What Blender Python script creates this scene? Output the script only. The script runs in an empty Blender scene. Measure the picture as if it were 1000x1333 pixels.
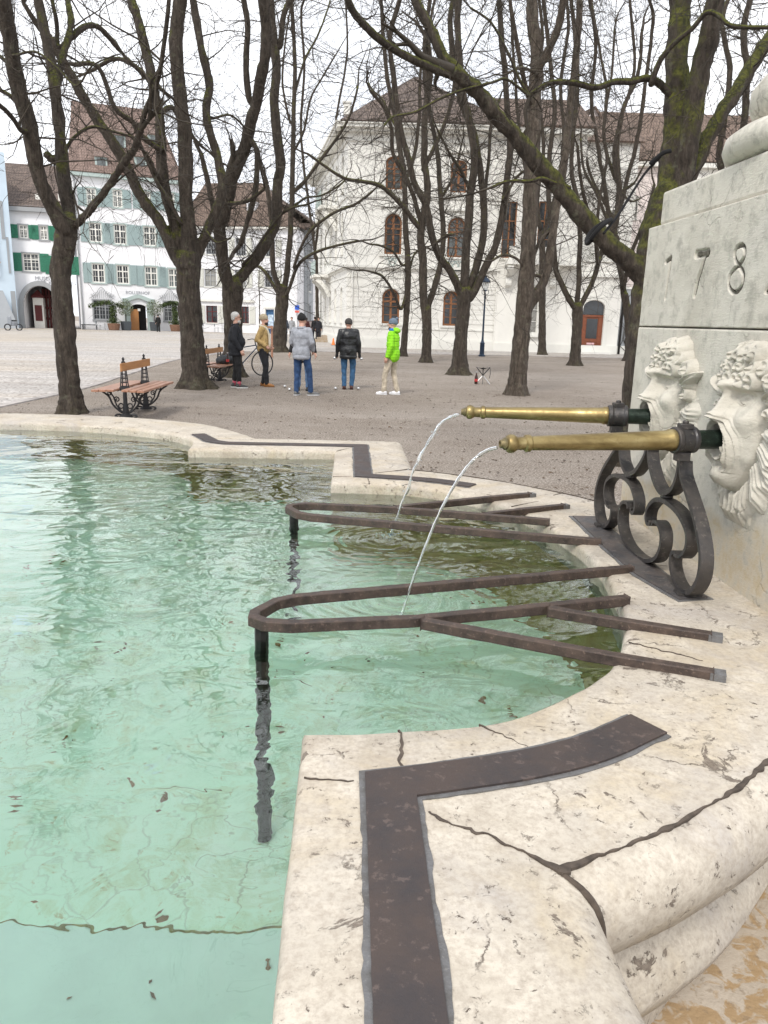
import bpy, math, random
import numpy as np
from mathutils import Vector, Matrix, noise
rnd = random.Random(7)
S = bpy.context.scene
COL = S.collection
PI = math.pi
# ---------------------------------------------------------------- camera
CF, CHY, CR, CH = 1000.0, 417.0, 0.027, 1.65
CP = math.atan((666.5-CHY)/CF)
cam = bpy.data.objects.new('camera', bpy.data.cameras.new('camera')); COL.objects.link(cam)
cam.data.sensor_fit = 'VERTICAL'; cam.data.sensor_height = 24; cam.data.lens = 24*CF/1333.0
cam.data.clip_start = 0.02; cam.data.clip_end = 600
r0 = Vector((1, 0, 0)); d0 = Vector((0, -math.sin(CP), -math.cos(CP))); f0 = Vector((0, math.cos(CP), -math.sin(CP)))
rr = r0*math.cos(CR) - d0*math.sin(CR); dd = r0*math.sin(CR) + d0*math.cos(CR)
m = Matrix((rr, -dd, -f0)).transposed().to_4x4(); m.translation = (0, 0, CH)
cam.matrix_world = m
S.camera = cam
# ---------------------------------------------------------------- world, sun, exposure
SUN_E, SUN_R = math.radians(48), math.radians(200)
w = bpy.data.worlds.new('World'); S.world = w; w.use_nodes = True
nt = w.node_tree; nt.nodes.clear()
sky = nt.nodes.new('ShaderNodeTexSky'); sky.sky_type = 'NISHITA'; sky.sun_disc = False
sky.sun_elevation = SUN_E; sky.sun_rotation = SUN_R; sky.air_density = 1.0; sky.dust_density = 4.0; sky.ozone_density = 1.0
hsv = nt.nodes.new('ShaderNodeHueSaturation'); hsv.inputs['Saturation'].default_value = 0.22
nt.links.new(sky.outputs[0], hsv.inputs['Color'])
mixw = nt.nodes.new('ShaderNodeMix'); mixw.data_type = 'RGBA'; mixw.inputs[0].default_value = 0.85
tcw = nt.nodes.new('ShaderNodeTexCoord'); nzw = nt.nodes.new('ShaderNodeTexNoise'); nzw.inputs['Scale'].default_value = 2.2; nzw.inputs['Detail'].default_value = 4
rmw = nt.nodes.new('ShaderNodeValToRGB'); rmw.color_ramp.elements[0].position = 0.35; rmw.color_ramp.elements[1].position = 0.62
rmw.color_ramp.elements[0].color = (8.3, 8.7, 9.5, 1); rmw.color_ramp.elements[1].color = (10.2, 10.3, 10.6, 1)
nt.links.new(tcw.outputs['Generated'], nzw.inputs['Vector']); nt.links.new(nzw.outputs[0], rmw.inputs[0])
nt.links.new(hsv.outputs[0], mixw.inputs[6]); nt.links.new(rmw.outputs[0], mixw.inputs[7])
bg = nt.nodes.new('ShaderNodeBackground'); bg.inputs[1].default_value = 0.107
nt.links.new(mixw.outputs[2], bg.inputs[0])
wo = nt.nodes.new('ShaderNodeOutputWorld'); nt.links.new(bg.outputs[0], wo.inputs[0])
sd = bpy.data.lights.new('sun', 'SUN'); sd.energy = 1.4; sd.angle = math.radians(12); sd.color = (1.0, 0.95, 0.87)
so = bpy.data.objects.new('sun', sd); COL.objects.link(so)
# sun direction matching sky rotation
sv = Vector((math.sin(SUN_R)*math.cos(SUN_E), math.cos(SUN_R)*math.cos(SUN_E), math.sin(SUN_E)))
so.rotation_euler = sv.to_track_quat('Z', 'Y').to_euler(); so.location = (0, 0, 30)
S.view_settings.view_transform = 'Standard'; S.view_settings.look = 'None'; S.view_settings.gamma = 1
S.view_settings.exposure = 0.66
S.cycles.use_denoising = True
try: S.cycles.denoiser = 'OPENIMAGEDENOISE'
except Exception: pass
S.cycles.max_bounces = 10; S.cycles.transmission_bounces = 8; S.cycles.transparent_max_bounces = 8
S.cycles.diffuse_bounces = 4; S.cycles.glossy_bounces = 4; S.cycles.caustics_refractive = True; S.cycles.caustics_reflective = False
S.cycles.sample_clamp_indirect = 6
# ---------------------------------------------------------------- survey helpers: where a sight line meets a plane
def ray(x, y):
    u = (x-500)/CF; v = (y-666.5)/CF; c, s = math.cos(CR), math.sin(CR)
    u, v = c*u+s*v, -s*u+c*v
    return Vector((u, math.cos(CP)-v*math.sin(CP), -(math.sin(CP)+v*math.cos(CP))))
def PZ(x, y, z=0.0):
    d = ray(x, y); return Vector((0, 0, CH)) + d*((z-CH)/d.z)
def PY(x, y, Y):
    d = ray(x, y); return Vector((0, 0, CH)) + d*(Y/d.y)
# ---------------------------------------------------------------- mesh helpers
class MB:
    def __init__(s): s.v = []; s.f = []; s.mi = []
    def add(s, vs, fs, mi=0):
        o = len(s.v); s.v.extend([tuple(p) for p in vs]); s.f.extend([tuple(i+o for i in f) for f in fs]); s.mi.extend([mi]*len(fs))
    def box(s, c, h, R=None, mi=0, taper=None):
        vs = []
        for sx in (-1, 1):
            for sy in (-1, 1):
                for sz in (-1, 1):
                    k = 1 if (taper is None or sz < 0) else taper
                    p = Vector((sx*h[0]*k, sy*h[1]*k, sz*h[2]))
                    if R is not None: p = R @ p
                    vs.append(Vector(c)+p)
        s.add(vs, [(0,1,3,2),(4,6,7,5),(0,4,5,1),(2,3,7,6),(0,2,6,4),(1,5,7,3)], mi)
    def bb(s, x0, x1, y0, y1, z0, z1, mi=0):
        s.box(((x0+x1)/2, (y0+y1)/2, (z0+z1)/2), ((x1-x0)/2, (y1-y0)/2, (z1-z0)/2), mi=mi)
    def tube(s, pts, rad, n=8, caps=True, mi=0, lump=0.0, seed=0.0):
        pts = [Vector(p) for p in pts]
        if not hasattr(rad, '__len__'): rad = [rad]*len(pts)
        vs = []; up = None
        for i, p in enumerate(pts):
            t = (pts[min(i+1, len(pts)-1)]-pts[max(i-1, 0)])
            if t.length < 1e-9: t = Vector((0, 0, 1))
            t.normalize()
            if up is None:
                up = Vector((0, 0, 1)) if abs(t.z) < 0.9 else Vector((1, 0, 0))
            a = t.cross(up)
            if a.length < 1e-6: a = t.orthogonal()
            a.normalize(); b = a.cross(t).normalized(); up = b
            for k in range(n):
                th = 2*PI*k/n; dv = a*math.cos(th)+b*math.sin(th)
                r = rad[i]
                if lump: r *= 1+lump*noise.noise((p+dv*rad[i])*(1.1/max(rad[i], .05))+Vector((seed, seed, 0)))
                vs.append(p+dv*r)
        fs = []
        for i in range(len(pts)-1):
            for k in range(n):
                k2 = (k+1) % n
                fs.append((i*n+k, i*n+k2, (i+1)*n+k2, (i+1)*n+k))
        if caps:
            fs.append(tuple(range(n))[::-1]); fs.append(tuple((len(pts)-1)*n+k for k in range(n)))
        s.add(vs, fs, mi)
    def lathe(s, prof, c=(0, 0, 0), n=16, R=None, mi=0):
        vs = []
        for (r, z) in prof:
            for k in range(n):
                th = 2*PI*k/n; p = Vector((r*math.cos(th), r*math.sin(th), z))
                if R is not None: p = R @ p
                vs.append(Vector(c)+p)
        fs = [(i*n+k, i*n+(k+1) % n, (i+1)*n+(k+1) % n, (i+1)*n+k) for i in range(len(prof)-1) for k in range(n)]
        fs.append(tuple(range(n))[::-1]); fs.append(tuple((len(prof)-1)*n+k for k in range(n)))
        s.add(vs, fs, mi)
    def ball(s, c, r, n=10, mi=0, R=None):
        if not hasattr(r, '__len__'): r = (r, r, r)
        prof = [(math.sin(PI*i/n), -math.cos(PI*i/n)) for i in range(n+1)]
        prof[0] = (0.02, -1); prof[-1] = (0.02, 1)
        o = len(s.v); s.lathe(prof, (0, 0, 0), max(8, n), mi=mi)
        for i in range(o, len(s.v)):
            p = Vector((s.v[i][0]*r[0], s.v[i][1]*r[1], s.v[i][2]*r[2]))
            if R is not None: p = R @ p
            s.v[i] = tuple(p+Vector(c))
    def ribbon(s, pts, wdir, w, t, mi=0):
        # flat bar bent along pts: width w along wdir, thickness t
        wd = Vector(wdir).normalized(); n = len(pts); vs = []
        pts = [Vector(p) for p in pts]
        for i, p in enumerate(pts):
            tg = (pts[min(i+1, n-1)]-pts[max(i-1, 0)]).normalized(); nn = tg.cross(wd).normalized()
            ww = w[i] if hasattr(w, '__len__') else w; tt = t[i] if hasattr(t, '__len__') else t
            for a, b in ((-1, -1), (1, -1), (1, 1), (-1, 1)): vs.append(p+wd*(a*ww/2)+nn*(b*tt/2))
        fs = [(i*4+k, i*4+(k+1) % 4, i*4+4+(k+1) % 4, i*4+4+k) for i in range(n-1) for k in range(4)]
        fs += [(3, 2, 1, 0), tuple((n-1)*4+k for k in range(4))]
        s.add(vs, fs, mi)
    def build(s, name, mats, parent=None, loc=None, smooth=False, local=False, bevel=0.0, auto=None):
        me = bpy.data.meshes.new(name)
        off = Vector((0, 0, 0))
        vs = s.v
        if not local:
            if parent is not None:
                M = wm(parent).inverted(); vs = [tuple(M @ Vector(p)) for p in s.v]
            elif loc is not None:
                off = Vector(loc); vs = [tuple(Vector(p)-off) for p in s.v]
        me.from_pydata(vs, [], s.f)
        if not isinstance(mats, (list, tuple)): mats = [mats]
        for mt in mats: me.materials.append(mt)
        if len(mats) > 1: me.polygons.foreach_set('material_index', s.mi)
        me.validate(); me.update()
        if smooth: me.polygons.foreach_set('use_smooth', [True]*len(me.polygons))
        if auto is not None: me.set_sharp_from_angle(angle=math.radians(auto))
        o = bpy.data.objects.new(name, me); COL.objects.link(o)
        if parent is not None: o.parent = parent
        elif loc is not None: o.location = loc
        if bevel:
            b = o.modifiers.new('edge', 'BEVEL'); b.width = bevel; b.segments = 2; b.limit_method = 'ANGLE'
        return o
def wm(o):
    M = Matrix.LocRotScale(o.location, o.rotation_euler, o.scale)
    while o.parent is not None:
        o = o.parent; M = Matrix.LocRotScale(o.location, o.rotation_euler, o.scale) @ M
    return M
def thing(name, label, cat, loc=(0, 0, 0), rotz=0, group=None):
    o = bpy.data.objects.new(name, None); COL.objects.link(o)
    o.location = loc; o.rotation_euler = (0, 0, rotz); tag(o, label, cat, group); return o
def tag(o, label, cat, group=None):
    o['label'] = label; o['category'] = cat
    if group: o['group'] = group
    return o
def struct(o): o['kind'] = 'structure'; return o
def copy_tree(o, parent=None):
    c = o.copy(); COL.objects.link(c)
    if parent is not None: c.parent = parent; c.matrix_parent_inverse = o.matrix_parent_inverse
    for ch in list(o.children): copy_tree(ch, c)
    return c
def crom(pts, k=4):
    pts = [Vector(p) for p in pts]; out = []
    for i in range(len(pts)-1):
        p0 = pts[max(i-1, 0)]; p1 = pts[i]; p2 = pts[i+1]; p3 = pts[min(i+2, len(pts)-1)]
        for j in range(k):
            t = j/k
            out.append(.5*((2*p1)+(p2-p0)*t+(2*p0-5*p1+4*p2-p3)*t*t+(3*p1-p0-3*p2+p3)*t**3))
    out.append(pts[-1]); return out
# ---------------------------------------------------------------- materials
class NT:
    def __init__(s, name):
        s.m = bpy.data.materials.new(name); s.m.use_nodes = True; s.t = s.m.node_tree; s.t.nodes.clear()
        s.out = s.t.nodes.new('ShaderNodeOutputMaterial'); s.b = s.t.nodes.new('ShaderNodeBsdfPrincipled')
        s.t.links.new(s.b.outputs[0], s.out.inputs[0]); s.tc = s.t.nodes.new('ShaderNodeTexCoord')
    def n(s, ty, **kw):
        nd = s.t.nodes.new(ty)
        for k, v in kw.items():
            if k.startswith('i_'): nd.inputs[k[2:].replace('_', ' ')].default_value = v
            else: setattr(nd, k, v)
        return nd
    def l(s, a, b): s.t.links.new(a, b)
    def coord(s, scale=(1, 1, 1), rot=(0, 0, 0), which='Object'):
        mp = s.n('ShaderNodeMapping'); mp.inputs['Scale'].default_value = scale; mp.inputs['Rotation'].default_value = rot
        s.l(s.tc.outputs[which], mp.inputs[0]); return mp.outputs[0]
    def noise(s, scale, detail=4, rough=.55, dist=0, vec=None):
        nd = s.n('ShaderNodeTexNoise'); nd.inputs['Scale'].default_value = scale; nd.inputs['Detail'].default_value = detail
        nd.inputs['Roughness'].default_value = rough; nd.inputs['Distortion'].default_value = dist
        s.l(vec if vec is not None else s.tc.outputs['Object'], nd.inputs['Vector']); return nd.outputs[0]
    def vor(s, scale, feature='F1', out='Distance', vec=None, rnd_=1.0):
        nd = s.n('ShaderNodeTexVoronoi', feature=feature); nd.inputs['Scale'].default_value = scale; nd.inputs['Randomness'].default_value = rnd_
        s.l(vec if vec is not None else s.tc.outputs['Object'], nd.inputs['Vector']); return nd.outputs[out]
    def ramp(s, fac, stops):
        r = s.n('ShaderNodeValToRGB'); cr = r.color_ramp
        while len(cr.elements) < len(stops): cr.elements.new(.5)
        for e, (p, c) in zip(cr.elements, stops):
            e.position = p; e.color = (c, c, c, 1) if not hasattr(c, '__len__') else (*c[:3], 1)
        s.l(fac, r.inputs[0]); return r.outputs[0]
    def mix(s, fac, a, b, mode='MIX'):
        x = s.n('ShaderNodeMix', data_type='RGBA', blend_type=mode)
        for sock, val in ((x.inputs[0], fac), (x.inputs[6], a), (x.inputs[7], b)):
            if hasattr(val, 'is_output'): s.l(val, sock)
            elif hasattr(val, '__len__'): sock.default_value = (*val[:3], 1)
            else: sock.default_value = val
        return x.outputs[2]
    def math(s, op, a, b=0.0):
        x = s.n('ShaderNodeMath', operation=op)
        for sock, val in ((x.inputs[0], a), (x.inputs[1], b)):
            if hasattr(val, 'is_output'): s.l(val, sock)
            else: sock.default_value = val
        return x.outputs[0]
    def bump(s, h, strength=.5, dist=.01, prev=None):
        b = s.n('ShaderNodeBump'); b.inputs['Strength'].default_value = strength; b.inputs['Distance'].default_value = dist
        s.l(h, b.inputs['Height'])
        if prev is not None: s.l(prev, b.inputs['Normal'])
        return b.outputs[0]
    def done(s, color=None, rough=.7, metal=0.0, normal=None, **kw):
        if color is not None:
            if hasattr(color, 'is_output'): s.l(color, s.b.inputs['Base Color'])
            else: s.b.inputs['Base Color'].default_value = (*color[:3], 1)
        if hasattr(rough, 'is_output'): s.l(rough, s.b.inputs['Roughness'])
        else: s.b.inputs['Roughness'].default_value = rough
        s.b.inputs['Metallic'].default_value = metal
        if normal is not None: s.l(normal, s.b.inputs['Normal'])
        for k, v in kw.items(): s.b.inputs[k.replace('_', ' ')].default_value = v
        return s.m
def simple(name, col, rough=.7, metal=0.0, var=.12, scale=8, bump=0.0, **kw):
    t = NT(name); n1 = t.noise(scale, 5)
    lo = [c*(1-var) for c in col]; hi = [min(1, c*(1+var)) for c in col]
    c = t.ramp(n1, [(.3, lo), (.7, hi)])
    nb = t.bump(t.noise(scale*6, 4), bump, .01) if bump else None
    return t.done(c, rough, metal, nb, **kw)
M = {}
def m_limestone():
    t = NT('pale_limestone'); ob = t.tc.outputs['Object']
    big = t.noise(2.3, 6, .6); mid = t.noise(11, 6, .65); fine = t.noise(90, 4, .7)
    base = t.ramp(big, [(.3, (.37, .315, .245)), (.52, (.485, .435, .36)), (.72, (.445, .405, .35))])
    base = t.mix(t.ramp(mid, [(.46, 0), (.60, .6)]), base, (.60, .545, .46))
    # ochre and grey stains with their own outlines
    st = t.ramp(t.noise(2.6, 6, .65, 1.2), [(.50, 0), (.64, .6)]); base = t.mix(st, base, (.45, .37, .25))
    gr = t.ramp(t.noise(3.1, 8, .7, .6, t.coord((1, 1, 1), (0, 0, .7))), [(.53, 0), (.66, .55)]); base = t.mix(gr, base, (.36, .33, .31))
    # pits
    pit = t.ramp(t.noise(38, 6, .8, .3), [(.60, 0), (.645, 1)])
    pm = t.ramp(t.noise(4.0, 3), [(.40, .15), (.56, 1)]); pit = t.math('MULTIPLY', pit, pm)
    patch = t.ramp(t.noise(6.0, 8, .70, .8), [(.632, 0), (.645, 1)])
    # cracks
    wv = t.n('ShaderNodeMix', data_type='VECTOR'); wv.inputs[0].default_value = .16; t.l(ob, wv.inputs[4])
    nz = t.n('ShaderNodeTexNoise'); nz.inputs['Scale'].default_value = 5; nz.inputs['Detail'].default_value = 9; nz.inputs['Roughness'].default_value = .7; t.l(ob, nz.inputs['Vector']); t.l(nz.outputs['Color'], wv.inputs[5])
    cr = t.ramp(t.vor(4.3, 'DISTANCE_TO_EDGE', vec=wv.outputs[1]), [(.003, 1), (.010, 0)])
    cm = t.ramp(t.noise(5.5, 5, .7), [(.52, 0), (.60, .9)]); cr = t.math('MULTIPLY', cr, cm)
    dk = t.math('MAXIMUM', t.math('MAXIMUM', t.math('MULTIPLY', pit, 1.0), t.math('MULTIPLY', patch, .85)), cr)
    col = t.mix(dk, base, (.075, .052, .038))
    col = t.mix(t.ramp(fine, [(.35, .55), (.58, 0)]), col, (.30, .25, .20))
    h = t.math('ADD', t.math('MULTIPLY', fine, .25), t.math('MULTIPLY', mid, .5)); h = t.math('SUBTRACT', h, t.math('MULTIPLY', dk, 1.2))
    return t.done(col, t.ramp(mid, [(.3, .55), (.7, .85)]), 0, t.bump(h, .55, .008))
def m_pillar():
    t = NT('grey_limestone'); ob = t.tc.outputs['Object']
    big = t.noise(3.2, 6, .6); mid = t.noise(16, 6, .7); fine = t.noise(110, 4, .7, vec=t.coord((1, .35, 1.6)))
    base = t.ramp(big, [(.32, (.475, .445, .38)), (.55, (.575, .545, .475)), (.75, (.53, .505, .45))])
    base = t.mix(t.ramp(mid, [(.50, 0), (.66, .75)]), base, (.34, .325, .28))
    wv = t.n('ShaderNodeMix', data_type='VECTOR'); wv.inputs[0].default_value = .22; t.l(ob, wv.inputs[4])
    nz = t.n('ShaderNodeTexNoise'); nz.inputs['Scale'].default_value = 7; nz.inputs['Detail'].default_value = 7; t.l(ob, nz.inputs['Vector']); t.l(nz.outputs['Color'], wv.inputs[5])
    cr = t.ramp(t.vor(7.5, 'DISTANCE_TO_EDGE', vec=wv.outputs[1]), [(.005, 1), (.03, 0)])
    cm = t.ramp(t.noise(4.5, 4), [(.50, 0), (.68, .5)]); cr = t.math('MULTIPLY', cr, cm)
    col = t.mix(cr, base, (.17, .155, .125))
    # ochre weathering near the foot
    sx = t.n('ShaderNodeSeparateXYZ'); t.l(ob, sx.inputs[0])
    zz = t.math('ADD', sx.outputs[2], t.math('MULTIPLY', big, .22))
    foot = t.ramp(zz, [(.97, 1), (1.14, 0)]); foot = t.math('MULTIPLY', foot, t.ramp(mid, [(.4, .6), (.6, .12)]))
    col = t.mix(foot, col, (.44, .33, .17))
    h = t.math('ADD', t.math('MULTIPLY', fine, .5), t.math('MULTIPLY', mid, .6)); h = t.math('SUBTRACT', h, cr)
    return t.done(col, .82, 0, t.bump(h, .6, .007))
def m_gravel():
    t = NT('gravel'); big = t.noise(.35, 6, .6); mid = t.noise(2.5, 6, .7); f = t.noise(42, 4, .85); v = t.vor(60)
    c = t.ramp(big, [(.38, (.165, .128, .096)), (.58, (.265, .222, .180))])
    c = t.mix(t.ramp(mid, [(.35, .0), (.62, .8)]), c, (.155, .118, .086))
    c = t.mix(t.ramp(t.noise(.12, 5, .7, 1.0, t.coord((.5, 2.6, 1))), [(.45, 0), (.65, .45)]), c, (.36, .32, .28))
    c = t.mix(t.ramp(f, [(.50, 0), (.60, .85)]), c, (.52, .47, .42))
    c = t.mix(t.ramp(f, [(.38, .8), (.47, 0)]), c, (.075, .058, .045))
    lf = t.ramp(t.noise(9, 2, .5), [(.70, 0), (.73, .7)]); c = t.mix(lf, c, (.13, .085, .05))
    h = t.math('ADD', t.math('MULTIPLY', v, .6), t.math('ADD', f, t.math('MULTIPLY', mid, 1.5)))
    return t.done(c, .95, 0, t.bump(h, .8, .02))
def m_cobble():
    t = NT('cobbles'); vec = t.coord((1, 1, 1), (0, 0, .5))
    vc = t.vor(6.5, 'F1', 'Color', vec, .55); e = t.vor(6.5, 'DISTANCE_TO_EDGE', 'Distance', vec, .55)
    big = t.noise(.10, 5, .7, .8, t.coord((1, 3, 1)))
    c = t.ramp(big, [(.36, (.52, .44, .35)), (.50, (.60, .55, .50)), (.66, (.50, .48, .47))])
    c = t.mix(.30, c, t.ramp(vc, [(.1, .16), (.9, .62)]))
    c = t.mix(t.ramp(t.noise(.05, 3), [(.5, 0), (.62, .5)]), c, (.50, .42, .30))
    sx = t.n('ShaderNodeTexNoise'); 
    wet = t.ramp(t.noise(.6, 6, .7, .5, t.coord((.35, 2.2, 1))), [(.40, .6), (.6, 0)]); c = t.mix(wet, c, (.33, .30, .27))
    c = t.mix(t.ramp(e, [(.02, .75), (.09, 0)]), c, (.16, .13, .11))
    return t.done(c, .8, 0, t.bump(t.ramp(e, [(0, 0), (.25, 1)]), .7, .03))
def m_bark(moss=.5, dark=1.0, name='bark'):
    t = NT(name)
    f1 = t.noise(1.0, 6, .65, .4, t.coord((16, 16, 3.2))); f2 = t.noise(1.0, 5, .7, .2, t.coord((50, 50, 16)))
    c = t.ramp(f1, [(.32, (.038*dark, .028*dark, .020*dark)), (.5, (.120*dark, .094*dark, .072*dark)), (.70, (.225*dark, .180*dark, .140*dark))])
    c = t.mix(t.ramp(f2, [(.42, .5), (.6, 0)]), c, (.03, .022, .015))
    # lichen
    c = t.mix(t.ramp(t.noise(7, 5, .7), [(.57, 0), (.66, .35)]), c, (.17, .175, .115))
    g = t.n('ShaderNodeNewGeometry'); sx = t.n('ShaderNodeSeparateXYZ'); t.l(g.outputs['Normal'], sx.inputs[0])
    mz = t.math('ADD', t.math('MULTIPLY', sx.outputs[2], .55), t.noise(2.2, 5, .7)); mo = t.ramp(mz, [(.80-moss*.28, 0), (.98-moss*.28, .92)]); so_ = t.n('ShaderNodeSeparateXYZ'); t.l(t.tc.outputs['Object'], so_.inputs[0]); mo = t.math('MULTIPLY', mo, t.ramp(t.math('MULTIPLY', so_.outputs[2], .25), [(.35, .12), (.7, 1)]))
    mc = t.ramp(t.noise(26, 4), [(.35, (.030, .034, .006)), (.62, (.115, .118, .016))])
    c = t.mix(mo, c, mc)
    h = t.math('ADD', t.math('MULTIPLY', f1, 1.0), t.math('MULTIPLY', f2, .5))
    return t.done(c, .95, 0, t.bump(h, 1.0, .06))
JW = ((.05, 2.28), (.02, 2.95))
def m_water():
    t = NT('pool_water'); t.t.nodes.remove(t.b)
    a = t.noise(1.7, 2, .5, .8, t.coord((1.0, 1.6, 1), (0, 0, .25))); b_ = t.noise(6.0, 2, .45, 1.2, t.coord((1, 1.3, 1), (0, 0, -.3))); c_ = t.noise(22, 1, .5, .3)
    h = t.math('ADD', t.math('MULTIPLY', a, 1.0), t.math('ADD', t.math('MULTIPLY', b_, .22), t.math('MULTIPLY', c_, .012)))
    for jx, jy, am in ((JW[0][0], JW[0][1], .25), (JW[1][0], JW[1][1], .25)):
        vd = t.n('ShaderNodeVectorMath', operation='DISTANCE'); t.l(t.tc.outputs['Object'], vd.inputs[0]); vd.inputs[1].default_value = (jx, jy, .80); r_ = vd.outputs['Value']
        h = t.math('ADD', h, t.math('MULTIPLY', t.math('MULTIPLY', t.math('SINE', t.math('ADD', t.math('MULTIPLY', r_, 105.0), t.math('MULTIPLY', a, 14.0))), t.math('EXPONENT', t.math('MULTIPLY', r_, -4.2))), am*.35))
    nb = t.bump(h, 1.0, .0175)
    g = t.n('ShaderNodeBsdfGlass'); g.inputs['IOR'].default_value = 1.33; g.inputs['Roughness'].default_value = 0.0
    g.inputs['Color'].default_value = (.95, 1.0, .975, 1); t.l(nb, g.inputs['Normal'])
    gl = t.n('ShaderNodeBsdfGlossy'); gl.inputs['Roughness'].default_value = 0.0; t.l(nb, gl.inputs['Normal'])
    fr = t.n('ShaderNodeFresnel'); fr.inputs['IOR'].default_value = 1.52; t.l(nb, fr.inputs['Normal']); mx = t.n('ShaderNodeMixShader'); t.l(fr.outputs[0], mx.inputs[0])
    t.l(g.outputs[0], mx.inputs[1]); t.l(gl.outputs[0], mx.inputs[2]); t.l(mx.outputs[0], t.out.inputs[0]); return t.m
def m_poolfloor():
    t = NT('pool_floor_paint'); big = t.noise(1.1, 6, .6); mid = t.noise(9, 6, .7)
    c = t.ramp(big, [(.34, (.56, .93, .72)), (.55, (.67, .97, .79)), (.72, (.80, .98, .89))])
    c = t.mix(t.ramp(mid, [(.48, 0), (.68, .75)]), c, (.50, .70, .42))
    c = t.mix(t.ramp(t.noise(28, 5, .75), [(.60, 0), (.68, .75)]), c, (.40, .44, .18))
    c = t.mix(t.ramp(t.noise(3.3, 2, .5), [(.70, 0), (.73, .7)]), c, (.58, .92, 1.0))
    # dirt threads
    wv = t.n('ShaderNodeMix', data_type='VECTOR'); wv.inputs[0].default_value = .3; t.l(t.tc.outputs['Object'], wv.inputs[4])
    nz = t.n('ShaderNodeTexNoise'); nz.inputs['Scale'].default_value = 3; nz.inputs['Detail'].default_value = 5; t.l(t.tc.outputs['Object'], nz.inputs['Vector']); t.l(nz.outputs['Color'], wv.inputs[5])
    th = t.ramp(t.vor(7, 'DISTANCE_TO_EDGE', vec=wv.outputs[1]), [(.004, .55), (.02, 0)]); th = t.math('MULTIPLY', th, t.ramp(big, [(.4, 0), (.6, 1)]))
    c = t.mix(th, c, (.25, .36, .22))
    return t.done(c, .8)
def m_poolwall():
    t = NT('algae_wall'); a = t.noise(2, 6, .6); b = t.noise(1, 5, .7, 0, t.coord((22, 22, 4)))
    c = t.ramp(a, [(.35, (.42, .31, .08)), (.55, (.50, .43, .16)), (.7, (.58, .55, .28))])
    c = t.mix(t.ramp(b, [(.4, .4), (.6, 0)]), c, (.30, .23, .08))
    return t.done(c, .85, 0, t.bump(b, .4, .01))
def m_iron(name, col, rust, rough=.5, metal=.6, scale=14):
    t = NT(name); a = t.noise(scale, 6, .7); b = t.noise(scale*5, 4, .7)
    c = t.ramp(a, [(.35, col), (.62, rust)]); c = t.mix(t.ramp(b, [(.58, 0), (.66, .5)]), c, [min(1, x*2.2) for x in rust])
    return t.done(c, t.ramp(a, [(.3, rough-.12), (.7, rough+.2)]), metal, t.bump(t.math('ADD', a, t.math('MULTIPLY', b, .5)), .5, .004))
def m_brass():
    t = NT('weathered_brass'); a = t.noise(9, 5, .6, .4, t.coord((1, 3, 3))); b = t.noise(45, 4, .7)
    c = t.ramp(a, [(.3, (.17, .12, .05)), (.55, (.30, .23, .10)), (.75, (.42, .34, .17))])
    c = t.mix(t.ramp(b, [(.56, 0), (.68, .5)]), c, (.20, .14, .06))
    return t.done(c, t.ramp(b, [(.3, .30), (.7, .5)]), .8, t.bump(b, .2, .002))
def m_plaster(name, col, var=.06, scale=1.5, rough=.9):
    t = NT(name); a = t.noise(scale*.3, 6, .65); b = t.noise(scale*12, 4); s_ = t.noise(1.0, 4, .6, 0, t.coord((1.6, 1.6, .12)))
    lo = [c*(1-var*2) for c in col]; c = t.ramp(a, [(.3, lo), (.62, col)])
    c = t.mix(t.ramp(s_, [(.52, 0), (.75, .13)]), c, [x*.78 for x in col])
    return t.done(c, rough, 0, t.bump(b, .25, .01))
def m_roof(name, c0, c1):
    t = NT(name); br = t.n('ShaderNodeTexBrick'); br.inputs['Scale'].default_value = 1.0
    t.l(t.coord((1, 1, 1)), br.inputs['Vector'])
    br.inputs['Brick Width'].default_value = .22; br.inputs['Row Height'].default_value = .3; br.inputs['Mortar Size'].default_value = .02
    br.inputs['Color1'].default_value = (*c0, 1); br.inputs['Color2'].default_value = (*c1, 1); br.inputs['Mortar'].default_value = (*[x*.35 for x in c0], 1)
    sx = t.n('ShaderNodeSeparateXYZ'); t.l(t.tc.outputs['Object'], sx.inputs[0])
    cb = t.n('ShaderNodeCombineXYZ'); t.l(sx.outputs[0], cb.inputs[0]); t.l(sx.outputs[2], cb.inputs[1]); t.l(cb.outputs[0], br.inputs['Vector'])
    n1 = t.noise(.9, 6, .7); c = t.mix(t.ramp(n1, [(.35, .75), (.65, 0)]), br.outputs[0], [x*.55 for x in c0])
    c = t.mix(t.ramp(t.noise(6, 4, .7), [(.5, 0), (.65, .5)]), c, [min(1, x*1.35) for x in c1])
    return t.done(c, .9, 0, t.bump(br.outputs[1], .5, .03))
def m_glassy(name, col):
    t = NT(name); a = t.noise(.9, 4, .6)
    c = t.ramp(a, [(.35, [x*.5 for x in col]), (.65, col)])
    return t.done(c, .08, 0, t.bump(t.noise(1.5, 2), .05, .02), Specular_IOR_Level=.7)
def m_cloth(name, col, var=.25, scale=14, bump=.5, rough=.9):
    t = NT(name); a = t.noise(scale, 5, .6); b = t.noise(scale*9, 3)
    c = t.ramp(a, [(.3, [x*(1-var) for x in col]), (.7, [min(1, x*(1+var)) for x in col])])
    return t.done(c, rough, 0, t.bump(a, bump, .02))
def m_wood(name, c0, c1, rough=.55):
    t = NT(name); g = t.noise(1.0, 6, .6, .6, t.coord((3, 30, 30)))
    c = t.ramp(g, [(.3, c0), (.7, c1)])
    return t.done(c, rough, 0, t.bump(g, .2, .004))
M['stone'] = m_limestone(); M['pillar'] = m_pillar(); M['gravel'] = m_gravel(); M['cobble'] = m_cobble()
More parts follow.
